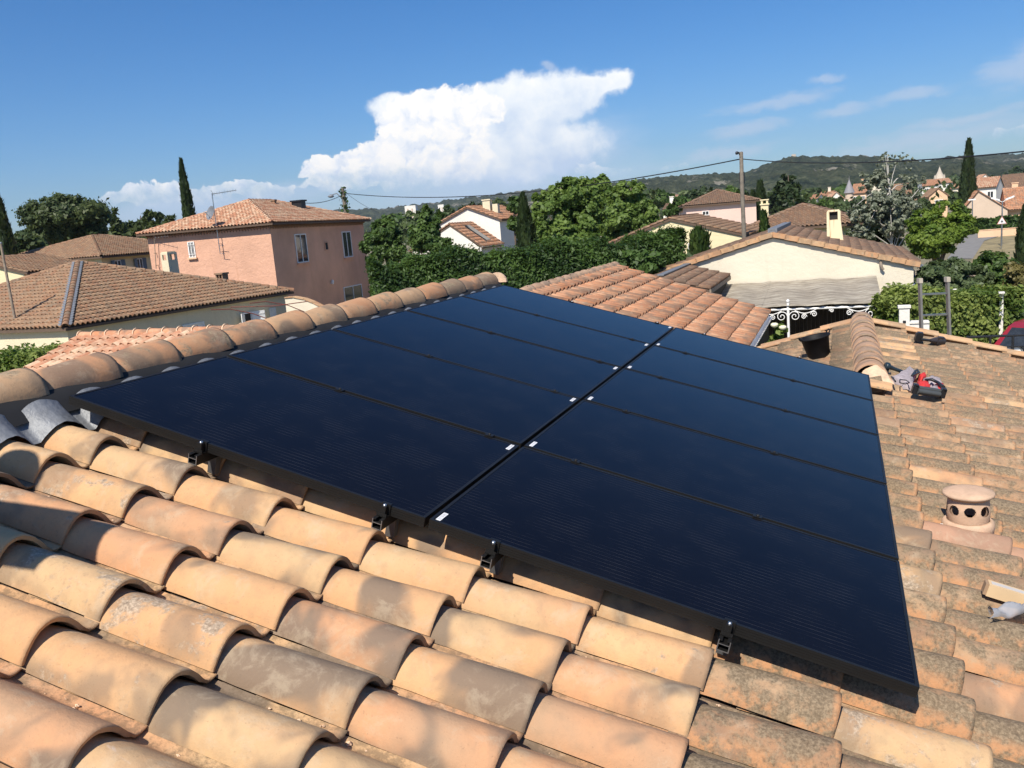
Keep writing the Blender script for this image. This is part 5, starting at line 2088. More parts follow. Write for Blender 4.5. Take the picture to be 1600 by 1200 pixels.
    me, cc_ = crown_mesh('foliage', [(b0[0], b0[1], b0[2] - .05, .30, .3, .42), (b0[0] - .2, b0[1], b0[2] - .5, .35, .3, .4)], 900, .09, L_LIME, rng, 16, .3)
    link('foliage', me, rt)
    mb = MB()
    mb.tube([(b0[0] - .05, b0[1], ZG), (b0[0], b0[1], b0[2])], [.03, .015], 6)
    link('stem', mb.me('stem', M_BARK), rt)
    for px, py in ((1210, 509), (1223, 513)):
        p = at(px, py, 19.3)
        mb = MB()
        for k in range(3):
            r = .085 - .02 * k
            mb.lathe([(.01, -.05), (r * .8, -.02), (r, .02 + .01 * k), (r * .9, .05 + .01 * k), (r * .75, .04 + .015 * k)], p, 9)
        link('bloom', mb.me('bloom', simple('rose_petal', (0.72, 0.70, 0.50), 0.7, var=0.1)), rt)


build_cream_house()


def build_far_houses():
    rng = np.random.RandomState(71)
    # yellow gabled house
    f = bx3((-7.3, 38, 0), (1, 0), (0, 1))
    root = thing('yellow_house', 'pale yellow gabled house with brown roof, a clipped cypress against its wall', 'house', (-7.3, 38, ZG))
    walls(root, f, 6.3, 8.5, ZG, -0.72, M_YEL, gable=0.24, ridge_x=2.95)
    gable_roof(root, f, 6.3, 8.5, -0.66, 0.30, M_BR, M_BR_A, 90, rng, over=0.15, gov=0.08, ridge_x=2.95)
    for (x0, x1) in ((1031, 1040), (1075, 1081), (1104, 1110)):
        a, b = ony(x0, 380, 37.98), ony(x1, 404, 37.98)
        mb = MB()
        mb.obox((a[0], 37.9, b[2]), (b[0] - a[0], 0, 0), (0, .06, 0), (0, 0, a[2] - b[2]))
        for k in range(5):
            mb.obox((a[0] + .03, 37.885, b[2] + (a[2] - b[2]) * (k + .1) / 5), (b[0] - a[0] - .06, 0, 0), (0, .02, 0), (0, 0, (a[2] - b[2]) / 5 * .7))
        link('shutter', mb.me('shutter', M_WPAINT), root)
    # hipped house to its right
    c = at(1180, 356, 46)
    f = bx3((c[0] - .5, c[1], 0), (1, 0), (0, 1))
    root = thing('hip_house', 'brown hip-roofed house with small pale chimney, right of the utility pole', 'house', (c[0], c[1], ZG))
    walls(root, f, 5.6, 9, ZG, -0.75, M_YEL)
    roof, P, A, B = hip_roof(root, f, 5.6, 9, -0.70, 0.42, M_DK, M_DK_A, 0, rng)
    p = at(1195, 322, 48)
    mb = MB()
    mb.box(p + (0, 0, -.4), (.4, .4, .9))
    mb.box(p + (0, 0, .1), (.5, .5, .08))
    mb.box(p + (-.14, 0, .22), (.1, .4, .18))
    mb.box(p + (.14, 0, .22), (.1, .4, .18))
    mb.box(p + (0, 0, .34), (.46, .46, .06))
    link('chimney', mb.me('chimney', M_YEL), roof)
    an = thing('antenna_mast', 'thin aerial standing on the brown hip roof right of the utility pole', 'antenna', at(1239, 352, 50))
    p = at(1239, 350, 50)
    mb = MB()
    mb.tube([p, p + (0, 0, 1.0)], .02, 5)
    link('mast', mb.me('mast', M_STEEL), an)
    antenna(an, p + (0, 0, .85), R_(80), 5, .9, M_STEEL)
    # pink hipped house
    c = at(1087, 336, 84)
    f = bx3((c[0] - .9, c[1], 0), (0.98, 0.2), (-0.2, 0.98))
    root = thing('pink_bungalow', 'pale pink house with purple-brown hipped roof far behind the yellow gable', 'house', (c[0], c[1], ZG))
    ze = at(1085, 321, 84)[2]
    walls(root, f, 6.6, 8, ZG, ze - .1, M_PALE)
    hip_roof(root, f, 6.6, 8, ze, ze + 1.35, M_DK, M_DK_A, 0, rng, lo=FART)
    win_px(root, f, 'f', 6.6, 1097, 330, 1108, 336, mullions=1, name='window')
    # white house with two orange roofs
    f = bx3((-23.3, 53.3, 0), (1, 0), (0, 1))
    root = thing('white_house', 'white two-level house with bright orange roofs and a chimney, beyond the long hedge', 'house', (-23.3, 53.3, ZG))
    w = 4.6
    walls(root, f, w, 6.5, ZG, 1.05, M_WHITE, gable=2.02)
    roof = gable_roof(root, f, w, 6.5, 1.12, 2.08, M_OR, M_OR_A, 0, rng, over=.2)
    p = at(762, 322, 61)
    mb = MB()
    mb.box(p + (0, 0, -.2), (.55, .5, 1.2))
    mb.box(p + (0, 0, .43), (.65, .6, .08))
    mb.box(p + (.62, 0, -.3), (.4, .4, .8))
    link('chimney', mb.me('chimney', M_GREIGE), roof)
    xr_ = onY_ = ony(790, 378, 54)
    a0, a1 = ony(703, 351, 49.5), ony(752, 384, 49.5)
    sl = (a0[2] - a1[2]) / (a1[0] - a0[0])
    ridge_far = onx(733, 350, a0[0])
    d2 = min(6.5, max(3.2, ridge_far[1] - 49.5))
    g = bx3((a0[0] - 3.0, 49.5, 0), (1, 0), (0, 1))
    w2 = 3.0 + a1[0] - a0[0]
    walls(root, g, w2 - .15, 3.75, ZG, a1[2] - .1, M_WHITE, gable=a0[2] - .08, ridge_x=3.0)
    r2 = gable_roof(root, g, w2, 3.72, a1[2], a0[2], M_OR, M_OR_A, 0, rng, over=.1, gov=.05, ridge_x=3.0)
    mid = np.array((a0[0] + .55 * (a1[0] - a0[0]), 51.3, a0[2] - .55 * (a0[2] - a1[2]) + .11))
    mb = MB()
    e = unit((1, 0, -sl))
    mb.obox(mid - e * .9 - np.array((0, .35, 0)), e * 1.8, (0, .8, 0), (0, 0, .08))
    link('roof_window', mb.me('roof_window', M_GLASS), r2)
    for sx in (1,):
        mb = MB()
        mb.tube([g(w2 + .08, -.02, a1[2] - .05), g(w2 + .08, 3.7, a1[2] - .05)], .06, 6)
        mb.tube([g(w2 - .02, -.05, a1[2] - .1), g(w2 - .02, -.05, ZG)], .04, 6)
        link('gutter', mb.me('gutter', M_WPAINT), root)
    # blocks of flats far away
    for i, (px0, px1, pt, pb, dd, lab) in enumerate(((632, 649, 322, 347, 620, 'white block of flats, wider of the two far beyond the trees'), (684, 693, 320, 334, 640, 'slim white block of flats just left of the white house'))):
        a, b = at(px0, pt, dd), at(px1, pt, dd)
        zb = at(px0, pb + 4, dd)[2]
        r = thing('apartment_block', lab, 'apartment block', (a[0], a[1], ZG), group='far blocks of flats')
        wd = np.linalg.norm((b - a)[:2])
        f = bx3((a[0], a[1], 0), unit((b - a)[:2]), unit((-(b - a)[1], (b - a)[0])))
        walls(r, f, wd, 14, ZG, a[2], M_WHITE)
        for k in range(2):
            mb = MB()
            mb.obox(f(wd * (.2 + .4 * k), -.3, ZG + 3), f(wd * .12, 0) - f(0, 0), f(0, .25) - f(0, 0), (0, 0, a[2] - ZG - 5))
            link('balcony_strip', mb.me('balcony_strip', M_BEIGE), r)


build_far_houses()

# ------------------------------------------------------------------ the town at the right
def town_house(label, px0, px1, pye, pya, dep, wallm, roofm, rng, ratio=1.0, axis='front', name='town_house', wins=0, depth_m=9, chim=False, rot=0.0):
    """gabled house; its front wall spans px0..px1 with eave row pye and ridge row pya"""
    a, b = at(px0, pye, dep), at(px1, pye, dep)
    w = np.linalg.norm((b - a)[:2])
    ze = 0.5 * (a[2] + b[2])
    zr = at((px0 + px1) / 2, pya, dep + (0 if axis == 'front' else depth_m / 2))[2]
    cx = (a + b) / 2 - CC
    ey = unit(cx[:2])
    ex = np.array((ey[1], -ey[0]))
    rot = rot + rng.uniform(-.3, .3)
    if rot:
        c_, s_ = math.cos(rot), math.sin(rot)
        ex = np.array((c_ * ex[0] - s_ * ex[1], s_ * ex[0] + c_ * ex[1]))
    ey = np.array((-ex[1], ex[0]))
    root = thing(name, label, 'house', (a[0], a[1], ZG), group='houses of the town on the right')
    f = bx3((a[0], a[1], 0), ex, ey)
    if axis == 'front':
        walls(root, f, w, depth_m, ZG, ze, wallm, gable=zr)
        roof = gable_roof(root, f, w, depth_m, ze + .05, zr + .08, roofm, roofm, 0, rng, lo=FART, over=.25, caps=False, tw=.29, tc=.45)
    else:                                             # eaves towards us
        g = lambda x, y, z=0.0: f(y, depth_m - x, z) if False else f(y, x, z)
        mb = MB()
        mb.prism([f(0, 0, ZG), f(0, depth_m, ZG), f(0, depth_m, ze), f(0, depth_m / 2, zr), f(0, 0, ze)], f(w, 0) - f(0, 0))
        link('wall', mb.me('wall', wallm), root)
        roof = gable_roof(root, g, depth_m, w, ze + .05, zr + .08, roofm, roofm, 0, rng, lo=FART, over=.3, caps=False, tw=.29, tc=.45)
    for k in range(wins):
        o = f(w * (k + .3) / wins, 0, ze - 1.9)
        window(root, o, ex if len(ex) == 3 else np.array((*ex, 0)), -np.array((*ey, 0)), w * .36 / wins + .3, 1.2, mullions=1, ft=.1)
    if chim:
        mb = MB()
        q = f(w * .62, depth_m * .45, zr)
        mb.box(q + (0, 0, .3), (.7, .6, 1.6))
        mb.box(q + (0, 0, 1.15), (.85, .75, .1))
        link('chimney', mb.me('chimney', wallm), roof)
    return root


def build_town():
    rng = np.random.RandomState(81)
    A_OR, A_BR, A_DK, A_MX = M_OR_A, M_BR_A, M_DK_A, M_MIX_A
    # greige gable with peach wing and orange roof by the road
    dep = 112
    a, b = at(1502, 331, dep), at(1565, 327, dep)
    ex = unit((1.0, -0.06))
    ey = np.array((-ex[1], ex[0]))
    f = bx3((a[0], a[1], 0), ex, ey)
    w = np.linalg.norm((b - a)[:2])
    ap = at(1524, 300, dep)[2]
    root = thing('town_house', 'pinkish-beige gabled house with orange roof beside the road at the far right', 'house', (a[0], a[1], ZG), group='houses of the town on the right')
    walls(root, f, w, 12, ZG, a[2] - .1, M_BEIGE, gable=ap, ridge_x=w * .37)
    gable_roof(root, f, w, 12, a[2] - .05, ap + .08, M_OR, A_OR, 0, rng, lo=FART, over=.15, ridge_x=w * .37, tw=.29, tc=.45)
    # wing to the right, eaves towards us
    b2 = at(1650, 322, dep + 2)
    zr2 = at(1575, 296, dep + 6)[2]
    g = bx3((*(f(w + .02, 1.5)[:2]), 0), ex, ey)
    mb = MB()
    L = 14.0
    ze = at(1580, 325, dep)[2]
    mb.prism([g(0, 0, ZG), g(0, 9, ZG), g(0, 9, ze), g(0, 4.5, zr2), g(0, 0, ze)], g(L, 0) - g(0, 0))
    link('wing_wall', mb.me('wing_wall', M_PEACH), root)
    h = lambda x, y, z=0.0: g(y, x, z)
    gable_roof(root, h, 9, L, ze + .05, zr2 + .1, M_OR, A_OR, 0, rng, lo=FART, over=.5, tw=.29, tc=.45)
    mb = MB()
    q = at(1585, 292, dep + 4)
    mb.box(q + (0, 0, -.4), (.75, .75, 1.9))
    mb.box(q + (0, 0, .52), (.9, .9, .1))
    link('chimney', mb.me('chimney', M_PEACH), root)
    p = g(1.9, -.05, ZG)
    window(root, p + (0, 0, .1), np.array((*ex, 0)), -np.array((*ey, 0)), 2.2, 2.0, mullions=0, pane_m=M_WPAINT, name='garage_door', ft=.12)
    town_house('white house with pale tile roof and dark windows below the tall cypress', 1517, 1552, 293, 279, 150, M_WHITE, A_MX, rng, axis='side', wins=2, depth_m=9)
    town_house('large house with wide dull red-brown roof at the far right edge', 1558, 1640, 292, 272, 160, M_BEIGE, A_DK, rng, axis='side', depth_m=14, chim=False)
    town_house('small white house peeping over the pale roof right of the cypress', 1531, 1546, 281, 273, 260, M_WHITE, A_MX, rng, depth_m=8)
    town_house('cream gabled house with grey cone turret left of the silver poplar', 1291, 1322, 316, 301, 190, M_WHITE, A_MX, rng, axis='front', wins=2, depth_m=10)
    town_house('white house with orange roof at the foot of the forested hill', 1262, 1276, 311, 305, 230, M_WHITE, A_OR, rng, axis='side', depth_m=9, wins=1)
    town_house('cream house with orange roof, right neighbour of the one under the hill', 1278, 1297, 306, 300, 235, M_CREAM, A_OR, rng, axis='side', depth_m=9, chim=True)
    town_house('house with rust-red roof right behind the grey cone turret', 1330, 1352, 302, 288, 215, M_PEACH, A_OR, rng, axis='side', depth_m=11, chim=True, wins=2)
    town_house('tall cream house half hidden behind the top of the silver poplar', 1356, 1376, 296, 285, 240, M_CREAM, A_OR, rng, depth_m=10, wins=2, chim=True)
    town_house('pale stone house seen through the poplar branches', 1390, 1420, 304, 288, 205, M_STONE, A_BR, rng, axis='side', depth_m=10, wins=3)
    town_house('white village house with red roof under the church steeple', 1441, 1464, 290, 282, 260, M_WHITE, A_OR, rng, axis='side', depth_m=9, wins=2)
    town_house('whitewashed house left of the steeple, above the green tree', 1446, 1486, 287, 280, 300, M_WHITE, A_MX, rng, axis='side', depth_m=10, wins=3)
    town_house('stone coloured house with brown roof just above the bright green tree', 1452, 1478, 306, 295, 160, M_PEACH, A_BR, rng, axis='front', depth_m=10, wins=1)
    town_house('cream house under the steeple with a dull tile roof', 1484, 1508, 294, 288, 230, M_CREAM, A_MX, rng, axis='side', depth_m=9, wins=2)
    town_house('beige house whose roof shows between poplar and green tree', 1420, 1452, 322, 309, 130, M_STONE, A_BR, rng, axis='front', depth_m=10, wins=1)
    town_house('low house with brown roof and white chimney behind the plane trees', 1036, 1052, 327, 319, 140, M_WHITE, A_DK, rng, axis='side', depth_m=8, chim=True)
    town_house('brown roofed house left of the pale pink hipped house', 1052, 1072, 330, 321, 120, M_PALE, A_DK, rng, axis='side', depth_m=8)
    town_house('white hangar-like building at the foot of the hill above the plane trees', 1040, 1064, 309, 305, 420, M_WHITE, A_MX, rng, axis='side', depth_m=14)
    # cone turret
    p = at(1327, 300, 188)
    tr = thing('turret', 'round turret with steep grey slate cone roof beside a cream gable', 'turret', (p[0], p[1], ZG))
    mb = MB()
    mb.lathe([(.85, ZG - p[2]), (.85, 0)], p, 16)
    link('wall', mb.me('turret_wall', M_BEIGE), tr)
    mb = MB()
    mb.lathe([(1.15, -.2), (.85, .6), (.42, 1.7), (.04, 2.7), (.03, 3.4), (0.0, 3.5)], p, 12)
    link('roof', mb.me('turret_roof', M_SLATEROOF), tr)
    # church steeple
    p = at(1468, 285, 480)
    st = thing('church_steeple', 'slender pale stone church steeple rising over the town in front of the hill', 'steeple', (p[0], p[1], ZG))
    mb = MB()
    hw = 2.6
    mb.box((p[0], p[1], (ZG + p[2] + 2.0) / 2), (2 * hw, 2 * hw, p[2] + 2.0 - ZG))
    link('tower', mb.me('tower', M_STONE), st)
    for sx in (-1, 1):
        mb = MB()
        mb.prism([(p[0] + sx * 1.0 - .5, p[1] - hw - .1, p[2] - 2), (p[0] + sx * 1.0 + .5, p[1] - hw - .1, p[2] - 2), (p[0] + sx * 1.0 + .5, p[1] - hw - .1, p[2] + .4), (p[0] + sx * 1.0, p[1] - hw - .1, p[2] + .9), (p[0] + sx * 1.0 - .5, p[1] - hw - .1, p[2] + .4)], (0, .09, 0))
        link('bell_opening', mb.me('bell_opening', M_DARK), st)
    mb = MB()
    mb.lathe([(hw * 1.25, 2.0), (hw * .9, 3.0), (hw * .35, 6.2), (.08, 8.6), (0, 8.8)], p, 8)
    for sx in (-1, 1):
        for sy in (-1, 1):
            mb.lathe([(.5, 2.0), (.45, 3.0), (.02, 4.3)], p + (sx * hw * .85, sy * hw * .85, 0), 6)
    link('spire', mb.me('spire', M_STONE), st)
    # road, kerb, low wall, verge by the roundabout
    q = [(1500, 395), (1512, 366), (1530, 357), (1600, 356), (1600, 361), (1556, 366), (1532, 378), (1518, 398)]
    mb = MB()
    mb.poly([tuple(onz(x, y, ZG + .03)) for x, y in ((1480, 404), (1505, 372), (1528, 358), (1680, 350), (1680, 362), (1570, 366), (1538, 376), (1520, 404))][::-1])
    structure('road', mb.me('road', M_ASPH))
    mb = MB()
    mb.poly([tuple(onz(x, y, ZG + .02)) for x, y in ((1518, 400), (1538, 377), (1570, 367), (1690, 362), (1690, 415), (1518, 415))][::-1])
    structure('verge', mb.me('verge', M_DRY))
    a, b = onz(1530, 370, ZG), onz(1594, 369, ZG)
    a[1] = b[1] = min(a[1], b[1])
    lw = MB()
    a, b = at(1528, 371, 84), at(1600, 370, 84)
    lw.obox((a[0], a[1], ZG), (b[0] - a[0] + 6, b[1] - a[1], 0), (0, .25, 0), (0, 0, at(1560, 358, 84)[2] - ZG))
    lw.obox((a[0], a[1] - .04, at(1560, 358, 84)[2] + .002), (b[0] - a[0] + 6, b[1] - a[1], 0), (0, .33, 0), (0, 0, .06))
    tag(link('low_wall', lw.me('low_wall', M_PEACH)), 'low salmon wall across the far end of the road', 'wall')
    a, b = at(1528, 360, 92), at(1608, 358, 92)
    hedge('hedge', 'dark trimmed hedge behind the low salmon wall by the road', 'hedge', a[:2], b[:2], 1.2, at(1560, 341, 92)[2] - ZG, 2200, .32, L_HEDGE, rng)
    # street lamps
    p = at(1565, 372, 70)
    t = at(1564, 314, 70)
    r = thing('street_lamp', 'grey street lamp with two white heads beside the triangular sign', 'street lamp', (p[0], p[1], ZG), group='street lamps along the road')
    mb = MB()
    mb.tube([(p[0], p[1], ZG), (p[0], p[1], t[2])], [.07, .045], 8)
    link('pole', mb.me('lamp_pole', M_STEEL), r)
    for sx in (-1, 1):
        mb = MB()
        mb.tube([(p[0], p[1], t[2] - .1), (p[0] + sx * .25, p[1], t[2] + .05)], .03, 6)
        mb.obox((p[0] + sx * .2, p[1] - .12, t[2] + .02), (sx * .62, 0, .22), (0, .24, 0), (0, 0, .12))
        link('lamp_head', mb.me('lamp_head', M_WPAINT), r)
    p2, t2 = at(1519, 346, 100), at(1519, 313, 100)
    r = thing('street_lamp', 'street lamp with a single flat white head before the beige gable', 'street lamp', (p2[0], p2[1], ZG), group='street lamps along the road')
    mb = MB()
    mb.tube([(p2[0], p2[1], ZG), (p2[0], p2[1], t2[2])], [.08, .05], 8)
    link('pole', mb.me('lamp_pole', M_STEEL), r)
    mb = MB()
    mb.obox((p2[0] - .45, p2[1] - .15, t2[2]), (.75, 0, .02), (0, .3, 0), (0, 0, .14))
    link('lamp_head', mb.me('lamp_head', M_WPAINT), r)
    # triangular road sign on the nearer post
    c = at(1565.5, 346, 66)
    sg = thing('road_sign', 'white triangular warning sign with red rim on a grey post', 'road sign', (c[0], c[1], ZG))
    mb = MB()
    mb.tube([(c[0], c[1] + .05, ZG), (c[0], c[1] + .05, c[2] + .3)], .03, 6)
    link('post', mb.me('sign_post', M_STEEL), sg)
    for rr, mm, dy, nm in ((.40, M_SIGNR, 0.0, 'rim'), (.32, M_WPAINT, -.012, 'plate')):
        mb = MB()
        mb.prism([(c[0] + rr * math.sin(k * 2 * math.pi / 3), c[1] + dy, c[2] + rr * math.cos(k * 2 * math.pi / 3)) for k in range(3)], (0, .01, 0))
        link(nm, mb.me(nm, mm), sg)
    mb = MB()
    mb.box((c[0], c[1] - .016, c[2] + .02), (.06, .006, .22))
    mb.box((c[0], c[1] - .016, c[2] - .02), (.18, .006, .06))
    link('symbol', mb.me('symbol', M_BLACK), sg)
    # castle ruin on the hilltop
    c = at(1246, 247, 1490)
    rr = thing('hilltop_ruin', 'small pale ruined chapel on the rocky hilltop against the sky', 'ruin', c)
    mb = MB()
    mb.box(c + (-4, 0, -3), (26, 10, 9))
    link('wall', mb.me('ruin_wall', M_STONE), rr)
    mb = MB()
    mb.box(c + (-6, 1, 3.5), (7, 7, 7))
    link('tower', mb.me('ruin_tower', M_STONE), rr)


build_town()

# ------------------------------------------------------------------ poles and cables
def build_poles():
    p = at(1164, 366, 38)
    t = at(1158, 238, 38)
    root = thing('utility_pole', 'weathered wooden utility pole with cable clamps and a lamp bracket, nearest the cream house', 'utility pole', (p[0], p[1], ZG), group='utility poles')
    mb = MB()
    mb.tube([(p[0], p[1], ZG), (p[0] * .5 + t[0] * .5, p[1], (p[2] + t[2]) / 2), (t[0], t[1], t[2])], [.105, .09, .082], 10)
    link('pole', mb.me('pole', M_POLE), root)
    mb = MB()
    mb.tube([(t[0] + .02, t[1] - .02, t[2] - 1.2), (t[0] + .06, t[1] - .13, t[2] - .7), (t[0] - .02, t[1] - .13, t[2] - .2)], .035, 6)
    mb.lathe([(.118, -1.35), (.122, -.85)], t, 10)
    link('cable_sheath', mb.me('cable_sheath', M_BLACK), root)
    mb = MB()
    mb.tube([t + (0, 0, -.25), t + (-.1, -.1, .0), t + (-.17, -.15, .03)], .03, 6)
    mb.lathe([(.02, .05), (.06, .02), (.07, -.03), (.05, -.08), (.02, -.09)], t + (-.17, -.15, .0), 10)
    link('clamp', mb.me('pole_clamp', M_BLACK), root)
    a = t + np.array((0, 0, -.28))
    q = at(541, 303, 66)
    base = np.array((q[0], q[1], ZG))
    r2 = thing('utility_pole', 'ivy-clad utility pole with street lamp arm behind the pink house', 'utility pole', base, group='utility poles')
    top = at(535, 294, 66)
    mb = MB()
    mb.tube([base, top], [.2, .14], 8)
    link('pole', mb.me('pole', M_POLE), r2)
    rng = np.random.RandomState(3)
    n = 420
    f = rng.uniform(0, 1, n)
    C = base + (top - base) * (0.4 + 0.6 * f)[:, None] + rng.normal(size=(n, 3)) * np.array((.16, .16, .1))
    link('ivy', put_mesh('ivy', leaf_quads(C, rng.normal(size=(n, 3)), .16, rng), np.arange(4 * n).reshape(n, 4), L_HEDGE, None, np.repeat(rng.rand(n), 4)), r2)
    mb = MB()
    tl = at(517, 306, 66)
    mb.tube([top + (0, 0, -.9), tl * .5 + top * .5 + (0, 0, -.1), tl + (0, 0, .05)], .04, 6)
    mb.lathe([(.02, .12), (.2, .02), (.26, -.06), (.1, -.14), (0, -.15)], tl, 10)
    link('lamp_arm', mb.me('lamp_arm', M_LEAD), r2)

    def cable(p0, p1, sag, label, rad, n=40, group='overhead cables'):
        mb = MB()
        P = []
        for i in range(n + 1):
            u = i / n
            q = p0 + (p1 - p0) * u
            q = q + np.array((0, 0, -4 * sag * u * (1 - u)))
            P.append(q)
        mb.tube(P, rad, 5)
        tag(link('overhead_cable', mb.me('overhead_cable', M_BLACK)), label, 'cable', group)
    b = at(539, 302, 66) + np.array((0, 0, 0.0))
    # sag chosen so that the lowest part passes where the photograph shows it
    cable(b, a, 0.85, 'long sagging cable between the ivy-clad pole and the wooden pole', .026)
    far = at(1720, 223, 20)
    cable(a, far, 0.30, 'cable running from the wooden pole out past the right edge', .02)
    h = at(474, 317, 57)
    cable(b, h, 0.25, 'short cable from the ivy-clad pole down to the pink house chimney', .022)
    cable(b + np.array((0, 0, .1)), at(592, 332, 70), 0.15, 'thin stay wire dropping from the ivy-clad pole to the trees', .012)
    # thin pole at far left
    p, t = at(11, 437, 32), at(1, 380, 32)
    r = thing('garden_pole', 'thin greenish pole standing at the left edge before the yellow gable', 'pole', (p[0], p[1], ZG))
    mb = MB()
    mb.tube([(p[0] + .05, p[1], ZG), t], [.06, .045], 7)
    link('pole', mb.me('garden_pole', M_WOOD), r)
    mb = MB()
    mb.lathe([(.05, -.02), (.055, .03), (0, .05)], t, 7)
    link('cap', mb.me('pole_cap', M_LEAD), r)


build_poles()
#==PART5==
# ------------------------------------------------------------------ trees and hedges
def E(px, py, dep, rx, rz, ry=None):
    c = at(px, py, dep)
    k = dep / CF
    return (c[0], c[1], c[2], rx * k, (ry if ry else rx) * k, rz * k)


def foot(px, dep):
    c = at(px, 350, dep)
    return np.array((c[0], c[1], ZG))


def build_trees():
    rng = np.random.RandomState(91)
    # umbrella pine on the left
    tree('stone_pine', 'large umbrella-shaped stone pine at the left, standing before the sky', 'pine tree', foot(108, 78),
         [E(105, 338, 78, 78, 26), E(60, 350, 78, 36, 24), E(150, 348, 78, 38, 26), E(100, 325, 78, 55, 22), E(95, 365, 78, 55, 18), E(150, 370, 78, 30, 20)],
         42000, .17, L_PINE, rng, trunk=.28, nclump=300, cr=.19, limbs=16, upright=.0, aspect=2.2, inner=.2)
    tree('pine_tree', 'ragged dark pine just right of the umbrella pine, its top leaning', 'pine tree', foot(183, 88),
         [E(182, 332, 88, 9, 10), E(180, 352, 88, 15, 16), E(186, 378, 88, 20, 20)], 3000, .34, L_PINE, rng, trunk=.2, nclump=34, cr=.34, aspect=2.2)
    tree('pine_tree', 'broad dark pine touching the left end of the pink house', 'pine tree', foot(230, 92),
         [E(235, 342, 92, 22, 12), E(215, 360, 92, 26, 20), E(245, 372, 92, 30, 20), E(200, 388, 92, 28, 14)], 5200, .36, L_PINE, rng, trunk=.25, nclump=60, cr=.28, aspect=2.2)
    tree('pine_tree', 'small pine top showing just above the left eave of the pink house', 'pine tree', foot(270, 96),
         [E(272, 342, 96, 10, 6), E(262, 358, 96, 16, 14)], 1500, .34, L_PINE, rng, trunk=.18, nclump=22, cr=.34, aspect=2.2)
    tree('oak_tree', 'low dark tree under the left side of the umbrella pine', 'tree', foot(42, 66),
         [E(40, 388, 66, 36, 20), E(15, 400, 66, 26, 16), E(75, 398, 66, 24, 16)], 4600, .30, L_PINE, rng, trunk=.16, nclump=46)
    # small things on the left background
    for (px, py, dep, rx, rz, lab) in ((130, 392, 84, 34, 14, 'dark bush behind the shutter house roof'), (20, 372, 110, 30, 14, 'far dark tree at the left edge between cypress and umbrella pine'), (200, 385, 120, 26, 10, 'far tree glimpsed between the pines and the pink house')):
        tree('background_tree', lab, 'tree', foot(px, dep), [E(px, py, dep, rx, rz), E(px + rx * .4, py + rz * .6, dep, rx * .8, rz)], 1500, .42, L_FAR, rng, trunk=.15, nclump=26)
    p = foot(4, 58)
    cypress('tall dark cypress cut by the left edge of the view', p, at(2, 303, 58)[2] - ZG, .72, rng, 2800, .22)
    p = foot(297, 80)
    cypress('lone slender cypress rising behind the pink house roof', p, at(287, 251, 80)[2] - ZG, .78, rng, 4200, .24, tip=.8)
    # trees right of the pink house
    tree('deciduous_tree', 'dark green tree touching the right corner of the pink house', 'tree', foot(603, 46),
         [E(603, 362, 46, 28, 28), E(590, 388, 46, 26, 30), E(617, 392, 46, 24, 26)], 18000, .13, L_DECID, rng, trunk=.15, nclump=120, cr=.2)
    tree('deciduous_tree', 'rounded dark green tree left of the white house', 'tree', foot(671, 43),
         [E(671, 343, 43, 24, 22), E(666, 370, 43, 32, 28), E(682, 392, 43, 28, 24)], 20000, .125, L_DECID, rng, trunk=.15, nclump=130, cr=.19)
    tree('plane_tree', 'big light green plane tree, left one of the pair behind the hedge', 'tree', foot(885, 46),
         [E(890, 310, 46, 46, 36), E(862, 335, 46, 42, 42), E(915, 342, 46, 36, 46), E(885, 372, 46, 60, 34), E(842, 330, 46, 18, 34)],
         42000, .165, L_PLANE, rng, trunk=.22, nclump=260, cr=.17, limbs=12, aspect=1.3)
    tree('plane_tree', 'big plane tree, right one of the pair, in front of the hill', 'tree', foot(985, 54),
         [E(978, 312, 54, 36, 34), E(998, 330, 54, 32, 36), E(965, 348, 54, 40, 40), E(1012, 358, 54, 26, 26)],
         32000, .18, L_PLANE, rng, trunk=.22, nclump=210, cr=.17, limbs=10, aspect=1.3)
    tree('plane_tree', 'young plane crown showing above and between the two big ones', 'tree', foot(935, 62),
         [E(935, 290, 62, 24, 16), E(925, 305, 62, 30, 22)], 3000, .28, L_PLANE, rng, trunk=.15, nclump=34, cr=.26, aspect=1.3)
    cypress('dark cypress column at the left side of the plane trees', foot(820, 41), at(817, 304, 41)[2] - ZG, .62, rng, 3200, .18)
    tree('bushy_shrub', 'light green sapling left of the dark cypress column', 'shrub', foot(800, 52), [E(803, 322, 52, 13, 16), E(806, 350, 52, 14, 20)], 1600, .22, L_DECID, rng, trunk=.08, nclump=20)
    # long dark hedge
    a, b = at(583, 395, 27.0), at(1050, 405, 29.5)
    hedge('conifer_hedge', 'long tall dark green conifer hedge running behind our ridge', 'hedge', a[:2], b[:2], 1.7, 3.88, 170000, .052, L_HEDGE, rng, wob=.13, aspect=2.7, tufts=.45)
    tree('bushy_shrub', 'bright tip of the conifer hedge curling up before the yellow gable', 'shrub', foot(1015, 28.4), [E(1018, 402, 28.4, 22, 18), E(1000, 418, 28.4, 32, 26), E(980, 398, 28.4, 28, 12)], 12000, .10, L_HEDGE, rng, trunk=.06, nclump=80, cr=.22, aspect=2.2)
    tree('bushy_shrub', 'light feathery shrub at the foot of the yellow gable', 'shrub', foot(1055, 33), [E(1058, 410, 33, 26, 10), E(1040, 416, 33, 22, 10)], 1700, .16, L_OLIVE, rng, trunk=.05, nclump=24, aspect=2.2)
    cypress('clipped flat-topped cypress against the yellow gable wall', foot(1091, 36.6), at(1090, 356, 36.6)[2] - ZG, .40, rng, 2800, .14, mat=L_TOPI, flat=True, name='clipped_cypress', cat='clipped cypress')
